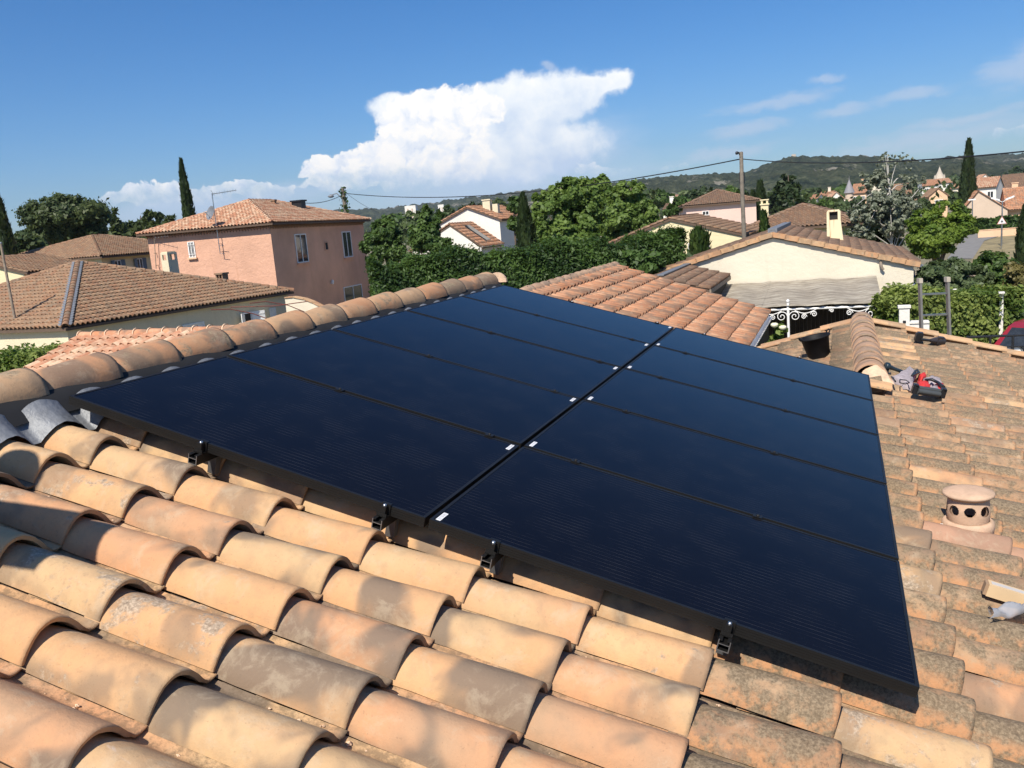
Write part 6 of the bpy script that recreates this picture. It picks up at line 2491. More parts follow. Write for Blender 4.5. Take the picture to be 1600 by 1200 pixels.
    cypress('small clipped cypress at the left part of the yellow gable', foot(1001, 35.0), at(1000, 362, 35.0)[2] - ZG, .32, rng, 1500, .14, mat=L_TOPI, flat=True, name='clipped_cypress', cat='clipped cypress')
    cypress('pale green cypress bush right of the utility pole', foot(1194, 39), at(1192, 331, 39)[2] - ZG, .42, rng, 2200, .16, mat=L_TOPI, tip=.9)
    # middle distance, centre right
    tree('cedar_tree', 'wide dark conifer standing before the hill, right of the utility pole', 'conifer', foot(1232, 100), [E(1232, 280, 100, 12, 12), E(1230, 294, 100, 20, 14), E(1234, 312, 100, 24, 16)], 5600, .36, L_CYP, rng, trunk=.22, nclump=70, cr=.26)
    cypress('pointed dark fir left of the wide dark conifer', foot(1189, 95), at(1188, 285, 95)[2] - ZG, 1.1, rng, 2200, .34, tip=.7, name='fir_tree', cat='conifer')
    cypress('small pointed fir beside the utility pole, behind the pink bungalow', foot(1178, 88), at(1178, 300, 88)[2] - ZG, .8, rng, 1400, .3, tip=.7, name='fir_tree', cat='conifer')
    tree('background_tree', 'olive-green tree behind the pink bungalow, left of the utility pole', 'tree', foot(1140, 110), [E(1140, 302, 110, 20, 10), E(1125, 310, 110, 18, 10)], 2200, .4, L_DECID, rng, trunk=.18, nclump=30)
    tree('background_tree', 'dark tree behind the roof tip of the pink bungalow', 'tree', foot(1103, 130), [E(1105, 297, 130, 9, 8), E(1095, 306, 130, 20, 9)], 1500, .42, L_CYP, rng, trunk=.18, nclump=24)
    tree('background_tree', 'green tree at the left eave of the pink bungalow', 'tree', foot(1068, 100), [E(1062, 318, 100, 16, 12), E(1050, 326, 100, 14, 10)], 1500, .4, L_DECID, rng, trunk=.18, nclump=24)
    # silver poplar
    dep = 43
    tree('silver_poplar', 'loose silver-leaved poplar with white trunk behind the cream house', 'poplar', foot(1396, dep),
         [E(1388, 252, dep, 20, 20), E(1412, 252, dep, 14, 18), E(1370, 285, dep, 34, 26), E(1425, 285, dep, 26, 26), E(1395, 318, dep, 50, 28), E(1355, 338, dep, 36, 26), E(1405, 350, dep, 46, 22), E(1345, 365, dep, 26, 20)],
         13000, .105, L_SILV, rng, trunk=.085, bark=M_PBARK, nclump=520, cr=.10, limbs=44, aspect=1.6, inner=.1)
    tree('bushy_shrub', 'dark undergrowth at the foot of the silver poplar', 'shrub', foot(1355, 44), [E(1350, 366, 44, 30, 20), E(1385, 374, 44, 34, 18), E(1330, 378, 44, 20, 14)], 4500, .2, L_OLIVE, rng, trunk=.06, nclump=46)
    tree('mulberry_tree', 'dense bright green round tree right of the silver poplar', 'tree', foot(1468, 37),
         [E(1480, 330, 37, 26, 22), E(1440, 345, 37, 26, 20), E(1500, 352, 37, 30, 22), E(1465, 368, 37, 56, 22), E(1455, 388, 37, 40, 14)], 34000, .10, L_LIME, rng, trunk=.16, nclump=230, cr=.16, limbs=10)
    # shrubs on the right
    tree('olive_bush', 'grey-green spreading bush below the bright round tree', 'shrub', foot(1478, 26), [E(1480, 424, 26, 44, 24), E(1452, 444, 26, 30, 26), E(1520, 430, 26, 34, 24), E(1490, 450, 26, 50, 20)], 24000, .075, L_OLIVE, rng, trunk=.12, bark=M_WOOD, nclump=160, cr=.17, limbs=16)
    tree('olive_bush', 'dark green bush in the gap right of the grey-green one', 'shrub', foot(1548, 27), [E(1550, 420, 27, 36, 26), E(1575, 450, 27, 34, 30), E(1560, 480, 27, 40, 30)], 16000, .085, L_DECID, rng, trunk=.1, nclump=110, cr=.2)
    tree('rusty_shrub', 'yellowish rusty shrub at the right edge', 'shrub', foot(1594, 25), [E(1594, 432, 25, 24, 26), E(1600, 460, 25, 24, 24)], 9000, .07, L_RUST, rng, trunk=.07, nclump=80)
    tree('olive_bush', 'low dark shrub between car and rusty shrub', 'shrub', foot(1585, 24), [E(1585, 484, 24, 30, 16)], 2200, .12, L_HEDGE, rng, trunk=.06, nclump=26)
    cypress('dark cypress column cut by the right edge of the view', foot(1601, 48), at(1600, 322, 48)[2] - ZG, .42, rng, 1700, .18)
    cypress('tall dark double-topped cypress before the hill at the right', foot(1512, 118), at(1523, 219, 118)[2] - ZG, 1.15, rng, 4200, .34, tip=.7)
    cypress('shorter cypress joined to the left side of the tall one', foot(1507, 116), at(1507, 258, 116)[2] - ZG, .95, rng, 2000, .34, tip=.7)
    # dark band of low trees along the foot of the hill and between the houses
    spots = [(1000, 300, 170, 26, 8), (1030, 303, 200, 26, 8), (1075, 305, 240, 26, 8), (1160, 305, 150, 22, 11), (1205, 308, 140, 20, 12), (1262, 318, 120, 24, 12), (1285, 322, 105, 24, 12),
             (1310, 326, 90, 26, 13), (1300, 312, 170, 18, 7), (1338, 318, 150, 20, 10), (1375, 305, 260, 24, 8), (1430, 296, 330, 22, 8), (1460, 300, 270, 20, 8), (1495, 305, 190, 20, 10),
             (1512, 300, 170, 16, 9), (1440, 318, 110, 22, 10), (1500, 330, 90, 20, 13), (1530, 285, 300, 20, 6), (1555, 282, 320, 22, 6), (1590, 268, 420, 26, 7), (1270, 300, 320, 24, 6), (1320, 294, 380, 26, 6),
             (1390, 290, 420, 26, 6), (1480, 279, 520, 24, 5), (1240, 318, 85, 26, 14), (1285, 340, 60, 22, 14), (1320, 352, 55, 26, 14), (700, 330, 180, 20, 8), (650, 340, 200, 30, 10), (740, 324, 220, 26, 7), (775, 318, 230, 24, 8), (620, 342, 260, 40, 8), (690, 338, 300, 40, 7)]
    where = ['just above the plane trees', 'right of the plane trees', 'before the hill foot above the yellow gable', 'behind the fir beside the utility pole', 'at the foot of the wide dark conifer', 'right of the wide dark conifer, lower',
             'left of the tall stained chimney', 'directly above the stained chimney', 'below the turret house', 'right of the turret', 'behind the crown of the silver poplar', 'near the steeple, left', 'near the steeple, below',
             'between steeple and tall cypress', 'at the foot of the tall double cypress', 'between the poplar and the bright round tree', 'behind the top of the bright round tree, right', 'behind the pale roofed house', 'above the large brown roof, left',
             'at the far right edge under the hill', 'on the plain before the hill, left of the turret', 'on the plain before the hill, above the turret', 'on the plain before the hill, behind the poplar', 'beyond the steeple', 'beside the small fir, low', 'left of the chimney behind the brown hip roof',
             'right of the stained chimney', 'left of the white house roof', 'far between the two dark green trees', 'behind the ridge of the white house', 'right of the white house chimney', 'far behind the right corner of the pink house', 'under the white blocks of flats']
    for k, ((px, py, dep, rx, rz), wh) in enumerate(zip(spots, where)):
        mat = (L_FAR, L_DECID, L_OLIVE, L_FAR, L_CYP)[k % 5]
        n = int(np.clip(1400 * (100 / dep) ** .5, 500, 1800))
        tree('background_tree', 'background tree ' + wh, 'tree', foot(px, dep),
             [E(px, py, dep, rx * .62, rz), E(px - rx * .5, py + rz * .5, dep, rx * .55, rz * .9), E(px + rx * .5, py + rz * .45, dep * 1.02, rx * .55, rz * .9), E(px, py + rz * 1.2, dep, rx, rz)],
             n, np.clip(.0042 * dep, .2, 1.4), mat, rng, trunk=.12, nclump=30, limbs=4, group='trees of the middle distance')
    # wood beyond that reads as one mass
    n = 42000
    az = np.radians(rng.uniform(-62, 22, n))
    r = 150 + 560 * rng.uniform(0, 1, n) ** 0.8
    keep = (np.sin(r * .021 + az * 9) + np.sin(az * 57 + r * .013) + rng.uniform(-.6, .9, n)) > -0.35
    az, r = az[keep], r[keep]
    cell = np.floor(az * r / 9.0) * 7.13 + np.floor(r / 9.0) * 3.77
    hh = 3.2 + 3.6 * (np.abs(np.sin(cell * 12.9898)) % 1.0)
    n = len(r)
    C = np.stack([CC[0] + r * np.sin(az), CC[1] + r * np.cos(az), ZG + hh * rng.uniform(.15, 1.0, n) ** .6], 1)
    nr = rng.normal(size=(n, 3)) + np.array((0, 0, .8))
    V = leaf_quads(C, nr, 1.0, rng, 1.4)
    s = (r / 260)[:, None]
    V = (V.reshape(n, 4, 3) - C[:, None]) * np.clip(s, .8, 2.6)[:, None] + C[:, None]
    rnd = np.clip(np.abs(np.sin(cell * 4.1)) * .6 + rng.uniform(0, .4, n), 0, 1)
    o = link('woodland', put_mesh('woodland', V.reshape(-1, 3), np.arange(4 * n).reshape(n, 4), L_FAR, None, np.repeat(rnd, 4)))
    tag(o, 'far belt of mixed trees between the houses and the hills', 'woodland', kind='stuff')
    # hedges close to the houses
    a, b = at(-60, 575, 21.5), at(82, 560, 21.5)
    hedge('hedge', 'light green hedge below the yellow wall at the left edge', 'hedge', a[:2], b[:2], 1.6, at(30, 556, 21.5)[2] - ZG, 16000, .07, L_LAUR, rng, wob=.12)
    a, b = at(1392, 470, 20.4), at(1440, 462, 20.6)
    hedge('laurel_hedge', 'leafy yellow-green hedge left of the ladder beside the pergola', 'hedge', a[:2], b[:2], 1.2, at(1395, 464, 20.5)[2] - ZG, 16000, .07, L_LAUR, rng, wob=.16)
    a, b = at(1428, 470, 20.6), at(1560, 462, 21.4)
    hedge('laurel_hedge', 'leafy yellow-green hedge right of the ladder, up to the white pillar', 'hedge', a[:2], b[:2], 1.2, at(1500, 467, 21.0)[2] - ZG, 32000, .07, L_LAUR, rng, wob=.12)


build_trees()

# ------------------------------------------------------------------ garden wall pillars, railing, car
def build_street():
    def pillar(px0, px1, pyt, dep, label, cap=False):
        a, b = at(px0, pyt, dep), at(px1, pyt, dep)
        w = b[0] - a[0]
        r = thing('gate_pillar', label, 'pillar', (a[0], a[1], ZG), group='white pillars along the laurel hedge')
        mb = MB()
        mb.obox((a[0], a[1], ZG), (w, 0, 0), (0, w * .9, 0), (0, 0, a[2] - ZG))
        link('shaft', mb.me('pillar', M_WHITE), r)
        mb = MB()
        if cap:
            mb.lathe([(w * .6, 0.002), (w * .62, .04), (w * .5, .06), (w * .42, .10), (w * .2, .14), (0, .15)], (a[0] + w / 2, a[1] + w * .45, a[2]), 14)
        else:
            mb.obox((a[0] - .02, a[1] - .02, a[2] + .002), (w + .04, 0, 0), (0, w * .9 + .04, 0), (0, 0, .04))
        link('cap', mb.me('pillar_cap', M_WHITE), r)
        return r
    pr_ = pillar(1405, 1421, 482, 15.2, 'square white pillar with small letter plate, left of the ladder')
    p = at(1413, 503, 15.15)
    mb = MB()
    mb.box(p + (0, -.02, 0), (.05, .02, .05))
    link('bell_plate', mb.me('bell_plate', M_BLACK), pr_)
    pillar(1486, 1499, 461, 22.2, 'white pillar with rounded cap rising behind the laurel hedge', True)
    pillar(1562, 1568, 459, 20.6, 'slim white pillar at the right end of the laurel hedge')
    a, b = at(1421, 506, 15.3), at(1437, 507, 15.3)
    mb = MB()
    mb.obox((a[0], a[1], ZG), (b[0] - a[0] + .15, 0, 0), (0, .2, 0), (0, 0, a[2] - ZG))
    mb.obox((a[0], a[1] - .02, a[2] + .002), (b[0] - a[0] + .15, 0, 0), (0, .24, 0), (0, 0, .03))
    tag(link('garden_wall', mb.me('low_garden_wall', M_WHITE)), 'short low white wall joining the square pillar behind the roof edge', 'wall')

    # black railing on a white wall in front of the car
    D = 14.6
    r = thing('railing', 'black iron railing over white panels in front of the red car', 'railing', at(1560, 560, D))
    a, b = at(1512, 527, D), at(1760, 517, D)
    e = b - a
    up = np.array((0, 0, 1.0))
    z2 = a[2] - at(1516, 540, D)[2]
    for k, (dz, rad) in enumerate(((0, .022), (-.19, .016), (-.36, .022))):
        mb = MB()
        mb.tube([a + up * dz, b + up * dz], rad, 6)
        link('rail', mb.me('rail', M_BLACK), r)
    for i in range(8):
        q = a + e * (i / 7)
        mb = MB()
        mb.tube([np.array((q[0], q[1], ZG)), q + up * .02], .022, 6)
        if i < 7:
            m = q + e / 14
            mb.tube([m + up * -.19, m + up * -.36], .012, 5)
            for sg in (-1, 1):
                mb.tube([m + up * -.19 + e / 40 * sg, m + up * -.28, m + up * -.36 + e / 40 * sg], .010, 5)
        link('post', mb.me('railing_post', M_BLACK), r)
    for i in range(7):
        q = a + e * ((i + .06) / 7)
        mb = MB()
        mb.obox(q + np.array((0, .03, -.375)), e * (.88 / 7), (0, .02, 0), (0, 0, .17))
        link('panel', mb.me('railing_panel', M_WPAINT), r)
    mb = MB()
    mb.obox((a[0], a[1] - .1, ZG), (e[0], e[1], 0), (0, .2, 0), (0, 0, a[2] - .42 - ZG))
    link('base_wall', mb.me('railing_wall', M_WHITE), r)
    # parked car
    YAW = R_(52.0)
    fr_ = at(1552, 530, 17.8)
    c0 = np.array((fr_[0] + 2.05 * math.cos(YAW) - 2.05, fr_[1] + 2.05 * math.sin(YAW) - .86, 0.0))
    car = thing('parked_car', 'dark red parked hatchback seen behind the black railing', 'car', (c0[0] + 2.05, c0[1] + .86, ZG))
    x0 = c0[0]
    y0, y1 = c0[1], c0[1] + 1.72
    zc = at(1600, 501, 19.3)[2]                     # roof height
    H = zc - ZG
    def z(f):
        return ZG + H * f
    Lc = 4.1
    body = [(0.0, .22), (0.02, .42), (.06, .50), (.28, .575), (.30, .58), (.98, .60), (1.0, .45), (1.0, .22)]
    roofp = [(.25, .575), (.44, .945), (.50, .985), (.62, 1.0), (.80, .97), (.90, .90), (.985, .60)]
    def loft(prof, inset, zmode):
        V = []
        n = len(prof)
        for y, s in ((y0, 0), (y0 + .10, 1), (y1 - .10, 1), (y1, 0)):
            for (x, f) in prof:
                V.append((x0 + Lc * x, y, z(f)))
        return V, n
    mb = MB()
    n = len(body)
    V = []
    for yy, sh in ((y0, .985), (y0 + .07, 1.0), (y1 - .07, 1.0), (y1, .985)):
        V += [(x0 + Lc * (.5 + (x - .5) * sh), yy, z(f) - (1 - sh) * .8) for x, f in body]
    F = [(i * n + k, i * n + (k + 1) % n, (i + 1) * n + (k + 1) % n, (i + 1) * n + k) for i in range(3) for k in range(n)]
    F += [tuple(range(n))[::-1], tuple(range(3 * n, 4 * n))]
    mb.add(V, F, 0)
    bd = link('body', mb.me('car_body', M_RED), car)
    mb = MB()
    n = len(roofp)
    V = []
    for yy, ins in ((y0 + .03, 0.0), (y0 + .16, 1.0), (y1 - .16, 1.0), (y1 - .03, 0.0)):
        for x, f in roofp:
            ff = f if ins else .58 + (f - .58) * .93
            V.append((x0 + Lc * x, yy + (0.12 * (f - .58) / .42 if yy < (y0 + y1) / 2 and not ins else (-.12 * (f - .58) / .42 if not ins else 0)), z(ff)))
    F = [(i * n + k, i * n + k + 1, (i + 1) * n + k + 1, (i + 1) * n + k) for i in range(3) for k in range(n - 1)]
    F += [tuple(range(n))[::-1], tuple(range(3 * n, 4 * n))]
    mb.add(V, F, 0, False)
    link('cabin', mb.me('car_cabin', M_RED), car)
    # side glass and windscreen stand a few millimetres proud
    def side_y(f):
        return y0 + .03 + .12 * (f - .58) / .42
    def pt(x, f):
        ff = .58 + (f - .58) * .93
        return (x0 + Lc * x, side_y(f) - .006, z(ff))
    for nm, P in (('side_window', [(.335, .62), (.465, .91), (.60, .945), (.60, .62)]), ('side_window', [(.615, .62), (.615, .945), (.79, .92), (.86, .84), (.90, .62)])):
        mb = MB()
        mb.prism([pt(x, f) for x, f in P], (0, .004, 0))
        link(nm, mb.me(nm, M_GLASS), car)
    mb = MB()
    mb.prism([(x0 + Lc * .268 - .01, y0 + .2, z(.60) + .01), (x0 + Lc * .268 - .01, y1 - .2, z(.60) + .01), (x0 + Lc * .436 - .01, y1 - .26, z(.93) + .01), (x0 + Lc * .436 - .01, y0 + .26, z(.93) + .01)], (-.006, 0, .006))
    link('windscreen', mb.me('windscreen', M_GLASS), car)
    mb = MB()
    mb.box((x0 + Lc * .345, y0 - .07, z(.63)), (.16, .14, .12))
    link('wing_mirror', mb.me('wing_mirror', M_RED), car)
    for yy in (y0 + .18, y1 - .18):
        mb = MB()
        mb.box((x0 + .08, yy, z(.43)), (.2, .3, .13))
        link('headlight', mb.me('headlight', M_GLASS), car)
    RX = Matrix.Rotation(math.pi / 2, 3, 'X')
    for x in (.18, .80):
        for yy in (y0 + .08, y1 - .08):
            mb = MB()
            mb.lathe([(.16, -.09), (.29, -.1), (.315, -.05), (.315, .05), (.29, .1), (.16, .09)], (x0 + Lc * x, yy, ZG + .315), 20, axis=RX)
            wl = link('wheel', mb.me('wheel', M_RUB), car)
            mb = MB()
            mb.lathe([(0, -.102), (.06, -.104), (.19, -.085), (.2, -.07), (.2, .07), (.19, .085), (.06, .104), (0, .102)], (x0 + Lc * x, yy, ZG + .315), 16, axis=RX)
            link('rim', mb.me('rim', M_STEEL), wl)
    car.rotation_euler = (0, 0, YAW)


build_street()

# ------------------------------------------------------------------ things lying on or leaning against our roof
def build_roof_items():
    rng = np.random.RandomState(7)
    # ladder leaning on the far gable
    lad = thing('ladder', 'aluminium ladder rising above the far edge of our roof', 'ladder', (4.4, 9.9, ZG))
    D = 12.3
    tl, tr_ = at(1437, 436, D), at(1480, 434, D)
    bl, br = at(1441, 523, D), at(1485, 526, D)
    dl, dr = (bl - tl), (br - tr_)
    dn = unit(dl)
    Lr = (tl[2] - ZG) / -dn[2]
    off = np.array((0, 1.2, 0))
    ends = []
    for nm, t, b in (('rail', tl, bl), ('rail', tr_, br)):
        d = unit(b - t)
        e = t + d * Lr
        e = np.array((e[0], e[1] + .6, ZG))
        d = unit(e - t)
        sx = unit(tr_ - tl)
        nn = np.cross(sx, d)
        mb = MB()
        mb.obox(t - sx * .015 - nn * .035, sx * .030, nn * .07, e - t)
        link('rail', mb.me('ladder_rail', simple('dull_aluminium', (0.30, 0.28, 0.25), 0.5, 0.6)), lad)
        mb = MB()
        mb.obox(t - sx * .026 - nn * .042 - d * .012, sx * .052, nn * .084, d * .07)
        link('end_cap', mb.me('ladder_cap', M_STONE), lad)
        ends.append((t, d, e))
    for k in range(14):
        s = 0.22 + .30 * k
        a = ends[0][0] + ends[0][1] * s
        b = ends[1][0] + ends[1][1] * s
        if a[2] < ZG + .1:
            break
        mb = MB()
        ax = b - a
        mb.obox(a - np.array((0, .016, .013)), ax, (0, .032, 0), (0, 0, .026))
        link('rung', mb.me('rung', M_STEEL), lad)
    # bucket standing on the wing's left slope
    o2 = rp(UW, 0, -HB)
    LNn = np.array((-math.sin(TH), 0, math.cos(TH)))
    d = ray(1280, 557)
    c = CC + d * (((o2 - CC) @ LNn + 0.07) / (d @ LNn))
    bk = thing('bucket', 'black rubber bucket standing on the old tiles beside the small ridge', 'bucket', c)
    q = Vector(unit((-math.sin(TH) * .7, -.02, math.cos(TH)))).to_track_quat('Z', 'Y').to_matrix()
    mb = MB()
    mb.lathe([(0.0, -0.01), (.112, -0.01), (.118, .0), (.152, .215), (.166, .22), (.172, .232), (.164, .240), (.147, .232), (.112, .02), (0, .018)], c, 40, axis=q)
    b = link('body', mb.me('bucket', M_RUB), bk)
    for a0 in (2.0, 5.14):
        mb = MB()
        p = [np.array(q @ Vector((.165 * math.cos(a0 + t), .165 * math.sin(a0 + t), .228))) for t in (-.18, 0, .18)]
        mb.tube([c + p[0], c + p[0] * 1.08 + (0, 0, .012), c + p[1] * 1.12 + (0, 0, .014), c + p[2] * 1.08 + (0, 0, .012), c + p[2]], .009, 6)
        link('handle', mb.me('bucket_handle', M_RUB), bk)
    mb = MB()
    p = np.array(q @ Vector((0.03, -.06, .03)))
    mb.obox(c + p, (.07, .01, .01), (0, .05, .01), (0, .0, .02))
    link('mortar_crumb', mb.me('mortar_crumb', M_MORT), bk)

    # orient things to the tile plane at a picture position
    def spot(px, py, h):
        d = ray(px, py)
        t = (h - HB - CC @ RN) / (d @ RN)
        return CC + d * t
    HT = 0.10
    # cordless drill with blue-black body
    c = spot(1396, 583, HT - .02)
    dr = thing('drill', 'small black cordless drill lying beside the end of the small ridge', 'drill', c)
    a = at(1383, 571, np.dot(c - CC, CW) - .05)
    e = at(1410, 581, np.dot(c - CC, CW) - .03)
    ax = unit(e - a)
    q = Vector(ax).to_track_quat('Z', 'Y').to_matrix()
    L = np.linalg.norm(e - a)
    mb = MB()
    mb.lathe([(0, 0), (.030, 0), (.036, .01), (.036, .035), (.022, .05), (.016, L * .6), (.018, L), (0, L)], a + (0, 0, .0), 14, axis=q)
    link('body', mb.me('drill_body', simple('blue_black_plastic', (0.016, 0.03, 0.04), 0.35)), dr)
    mb = MB()
    mb.obox(a + ax * .01 + (-.015, -.01, -.07), (.035, 0, .0), (0, .035, 0), (.012, 0, .07))
    mb.obox(a + ax * .01 + (-.03, -.02, -.105), (.07, 0, .0), (0, .055, 0), (0.004, 0, .034))
    link('handle', mb.me('drill_handle', M_BLACK), dr)
    mb = MB()
    mb.tube([e, e + ax * .05], [.012, .006], 8)
    link('chuck', mb.me('chuck', M_STEEL), dr)

    # red, grey and black tool bag
    c = spot(1440, 606, HT)
    tb = thing('tool_bag', 'crumpled grey and red tool bag with a black bar, lying on the old tiles', 'tool bag', c)
    def blob(P, rad, mat, name, hgt, nz=0.0):
        """soft padded patch over picture points: raised in the middle"""
        dep = 0
        pts = [spot(x, y, HT + nz) for x, y in P]
        cen = sum(pts) / len(pts)
        V, F = [], []
        n = len(pts)
        K = 3
        dense = []
        for i in range(n):
            for k in range(K):
                dense.append(pts[i] + (pts[(i + 1) % n] - pts[i]) * k / K)
        n = len(dense)
        for lv, (s, h) in enumerate(((1.0, -.03), (1.0, hgt * .45), (.82, hgt * .85), (.45, hgt))):
            for i, p in enumerate(dense):
                w = 1 + .05 * math.sin(i * 2.3 + lv)
                V.append(cen + (p - cen) * s * w + RN * (h + .006 * math.sin(i * 1.7 + lv * 2)))
        V.append(cen + RN * (hgt * .97))
        for lv in range(3):
            for i in range(n):
                F.append((lv * n + i, lv * n + (i + 1) % n, (lv + 1) * n + (i + 1) % n, (lv + 1) * n + i))
        for i in range(n):
            F.append((3 * n + i, 3 * n + (i + 1) % n, 4 * n))
        nr = np.cross(np.array(V[1]) - V[0], np.array(V[n]) - V[0])
        if np.dot(nr, dense[0] - cen) < 0:
            F = [f[::-1] for f in F]
        mb = MB()
        mb.add(V, F, 0, True)
        return link(name, mb.me(name, mat), tb)
    blob([(1394, 592), (1408, 584), (1420, 576), (1432, 584), (1427, 596), (1424, 607), (1408, 600)], 0, M_GREYF, 'fabric_flap', .045)
    blob([(1434, 590), (1444, 588), (1446, 594), (1438, 597)], 0, M_REDF, 'red_patch', .05)
    blob([(1442, 597), (1455, 594), (1468, 600), (1472, 607), (1452, 604)], 0, M_GREYF, 'fabric_flap', .06)
    blob([(1432, 602), (1449, 603), (1452, 612), (1438, 615), (1434, 611)], 0, M_REDF, 'red_patch', .06)
    blob([(1459, 606), (1472, 606), (1474, 614), (1466, 616)], 0, M_REDF, 'red_patch', .055)
    blob([(1450, 611), (1463, 610), (1466, 618), (1452, 618)], 0, M_GREYF, 'fabric_flap', .055)
    a, b = spot(1424, 615, HT + .02), spot(1476, 623, HT + .02)
    e = b - a
    dy = np.array((0, .085, 0))
    mb = MB()
    mb.obox(a + e * .16, e * .66, dy * .8, RN * .05)
    mb.tube([a + e * .16 + dy * .4 + RN * .052, a + e * .82 + dy * .4 + RN * .052], .018, 8)
    mb.tube([a + e * .16 + RN * .03, a + e * .82 + RN * .03], .022, 8)
    link('bar', mb.me('bag_bar', simple('dark_grey_plastic', (0.06, 0.065, 0.065), 0.5)), tb)
    for s in (0, .84):
        mb = MB()
        mb.obox(a + e * s, e * .16, dy * 1.1, RN * .075)
        mb.obox(a + e * (s + .03) - np.array((0, .006, 0)), e * .1, (0, .006, 0), RN * .06)
        mb.tube([a + e * (s + .08) + RN * .076, a + e * (s + .08) + RN * .084], .014, 10)
        link('end_clip', mb.me('end_clip', M_BLACK), tb)
    mb = MB()
    P = [spot(x, y, HT + .07) for x, y in ((1446, 593), (1456, 593), (1466, 598), (1474, 605))]
    mb.tube(P, [.009, .014, .014, .018], 8)
    link('strap', mb.me('strap', M_BLACK), tb)
    mb = MB()
    P = [spot(x, y, HT + .055) for x, y in ((1425, 587), (1430, 580), (1433, 578), (1436, 582), (1427, 586))]
    mb.tube(P, .011, 6)
    P = [spot(x, y, HT + .045) for x, y in ((1396, 591), (1393, 589), (1399, 596))]
    mb.tube(P, .008, 6)
    P = [spot(x, y, HT + .05) for x, y in ((1406, 593), (1416, 594), (1421, 598), (1414, 600), (1406, 598), (1406, 593))]
    mb.tube(P, .005, 5)
    link('strap', mb.me('strap_loops', M_BLACK), tb)

    # black clamp near the verge
    a, b = spot(1429, 533, HT), spot(1471, 538, HT)
    cl = thing('clamp', 'black bar clamp with thick ends lying near the far edge of the roof', 'clamp', (a + b) / 2)
    e = b - a
    mb = MB()
    mb.obox(a, e * .26, (0, .16, 0), RN * .085)
    mb.obox(a + e * .04 + RN * .085, e * .2, (0, .13, 0), RN * .02)
    link('jaw', mb.me('jaw', M_BLACK), cl)
    mb = MB()
    mb.tube([a + e * .2 + RN * .03, b - e * .2 + RN * .03], .016, 8)
    link('bar', mb.me('clamp_bar', M_BLACK), cl)
    mb = MB()
    mb.tube([a + e * .55 + RN * .03 , a + e * .78 + RN * .035, b + RN * .04], [.018, .045, .055], 10)
    mb.obox(b - e * .2 + np.array((0, -.05, 0)), e * .2, (0, .1, 0), RN * .09)
    link('grip', mb.me('grip', simple('dark_brown_plastic', (0.035, 0.03, 0.032), 0.4)), cl)
    mb = MB()
    for s in (.88, .94):
        mb.obox(b - e * (1 - s) + np.array((0, -.056, .02)), e * .015, (0, .006, 0), RN * .05)
    link('pin', mb.me('pin', M_STEEL), cl)

    # long cardboard carton, cut by the frame at the right
    a = spot(1540, 931, HT + .0)
    cb = thing('cardboard_box', 'long flat cardboard carton lying on the old tiles at the right edge', 'cardboard box', a)
    ex = unit(RD + RY * -0.02)
    ey = np.cross(RN, ex)
    mb = MB()
    mb.obox(a, ex * .62, ey * .055, RN * .052)
    link('body', mb.me('carton', M_CARD), cb)
    mb = MB()
    mb.obox(a + RN * .0525 + ey * .012 + ex * .01, ex * .14, ey * .03, RN * .001)
    link('tape', mb.me('carton_tape', simple('glossy_tape', (0.62, 0.55, 0.46), 0.15)), cb)
    mb = MB()
    mb.obox(a - ex * .012 + ey * .004 + RN * .002, ex * .012, ey * .047, RN * .048)
    link('end_flap', mb.me('carton_flap', simple('brown_cardboard', (0.34, 0.22, 0.13), 0.9)), cb)
    # crumpled clear plastic wrapping in front of it
    m, t, bb = new_mat('clear_plastic')
    bb.inputs['Base Color'].default_value = (0.42, 0.43, 0.46, 1)
    bb.inputs['Roughness'].default_value = 0.22
    bb.inputs['Transmission Weight'].default_value = 0.35
    bb.inputs['IOR'].default_value = 1.3
    a, b = spot(1543, 968, HT), spot(1640, 952, HT)
    pw = thing('plastic_wrapper', 'crumpled translucent plastic wrapping beside the cardboard carton', 'plastic wrapping', a)
    e = b - a
    V, F = [], []
    nx, ny = 26, 9
    for i in range(nx):
        for j in range(ny):
            u, v = i / (nx - 1), j / (ny - 1)
            wv = .045 * (1 - .35 * u) * min(1, u * 6 + .45)
            h = .035 * math.sin(math.pi * v) * (0.5 + .5 * math.sin(9 * u + 3 * v) ** 2) + .003 * rng.uniform(-1, 1) + .008 * math.sin(14 * u + 5 * v)
            V.append(a + e * u + ey * ((v - .35) * 2 * wv) + RN * (h + .012) + ex * .012 * math.sin(8 * v))
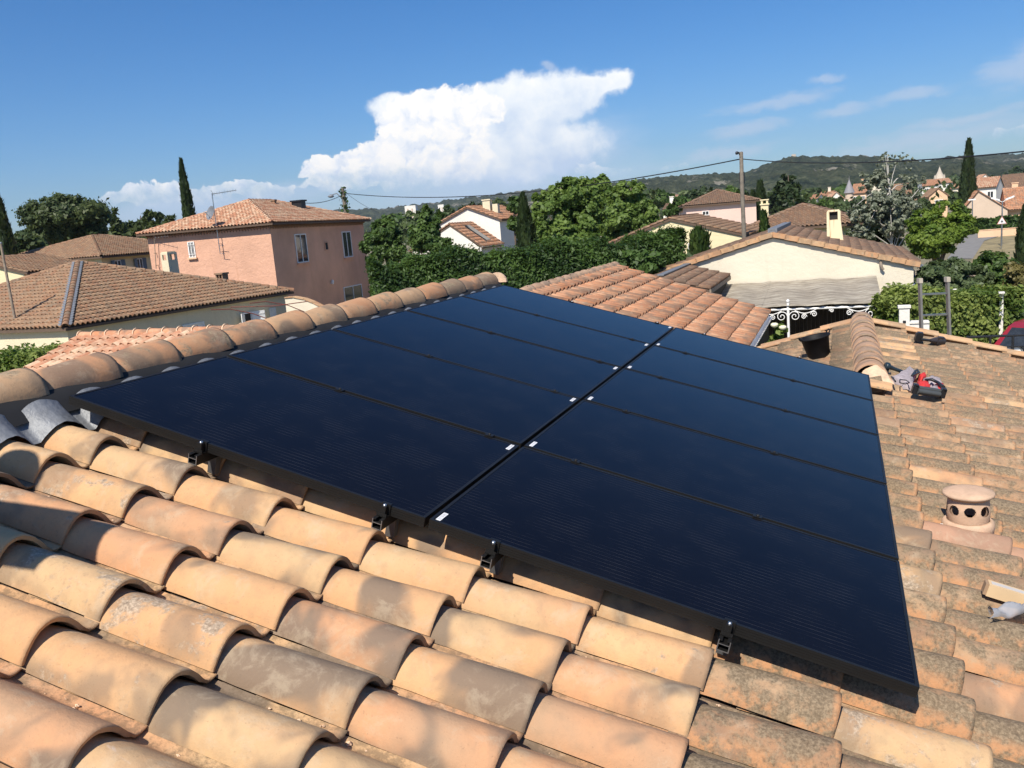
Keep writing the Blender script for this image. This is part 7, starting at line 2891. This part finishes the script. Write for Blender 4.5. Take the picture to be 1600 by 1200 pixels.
    F = [(i * ny + j, (i + 1) * ny + j, (i + 1) * ny + j + 1, i * ny + j + 1) for i in range(nx - 1) for j in range(ny - 1)]
    mb = MB()
    mb.add(V, F, 0, True)
    link('film', mb.me('plastic_film', m), pw)


build_roof_items()


def build_crumbs():
    rng = np.random.RandomState(17)
    mb = MB()
    for _ in range(420):
        j = rng.randint(-6, 8)
        u = rng.uniform(0.3, 4.6)
        v = -0.165 + TW * j + 0.254 * rng.uniform(0.86, 0.97)
        if u < 3.4 and v > 0.02:
            continue
        r = rng.uniform(0.002, 0.006) * (1.8 if rng.rand() < .08 else 1)
        f = ((u - 0.295) / TC) % 1.0
        c = rp(u, v, -HB - 0.006 + 0.018 * f + r * .5)
        P = [c + RD * r * rng.uniform(.6, 1.5), c + RY * r * rng.uniform(.6, 1.3), c - RD * r * rng.uniform(.6, 1.5), c - RY * r * rng.uniform(.6, 1.3)]
        a, b = c + RN * r * rng.uniform(.5, 1.0), c - RN * r
        mb.add(P + [a, b], [(0, 1, 4), (1, 2, 4), (2, 3, 4), (3, 0, 4), (1, 0, 5), (2, 1, 5), (3, 2, 5), (0, 3, 5)])
    tag(link('mortar_crumbs', mb.me('mortar_crumbs', M_MORT)), 'loose mortar crumbs and chips lying in the tile troughs', 'debris', kind='stuff')


build_crumbs()

# ------------------------------------------------------------------ air
def build_haze():
    m = bpy.data.materials.new('haze')
    m.use_nodes = True
    nt = m.node_tree
    nt.nodes.clear()
    out = nt.nodes.new('ShaderNodeOutputMaterial')
    v = nt.nodes.new('ShaderNodeVolumePrincipled')
    v.inputs['Color'].default_value = (0.80, 0.88, 1.0, 1)
    v.inputs['Density'].default_value = HAZE
    v.inputs['Anisotropy'].default_value = 0.2
    nt.links.new(v.outputs[0], out.inputs['Volume'])
    mb = MB()
    mb.box((0, 1600, 135), (6100, 4200, 2 * 141))
    o = link('haze', mb.me('haze', m))
    tag(o, 'thin bluish haze over the distant hills', 'haze', kind='stuff')


HAZE = 0.00010
if HAZE > 0:
    build_haze()
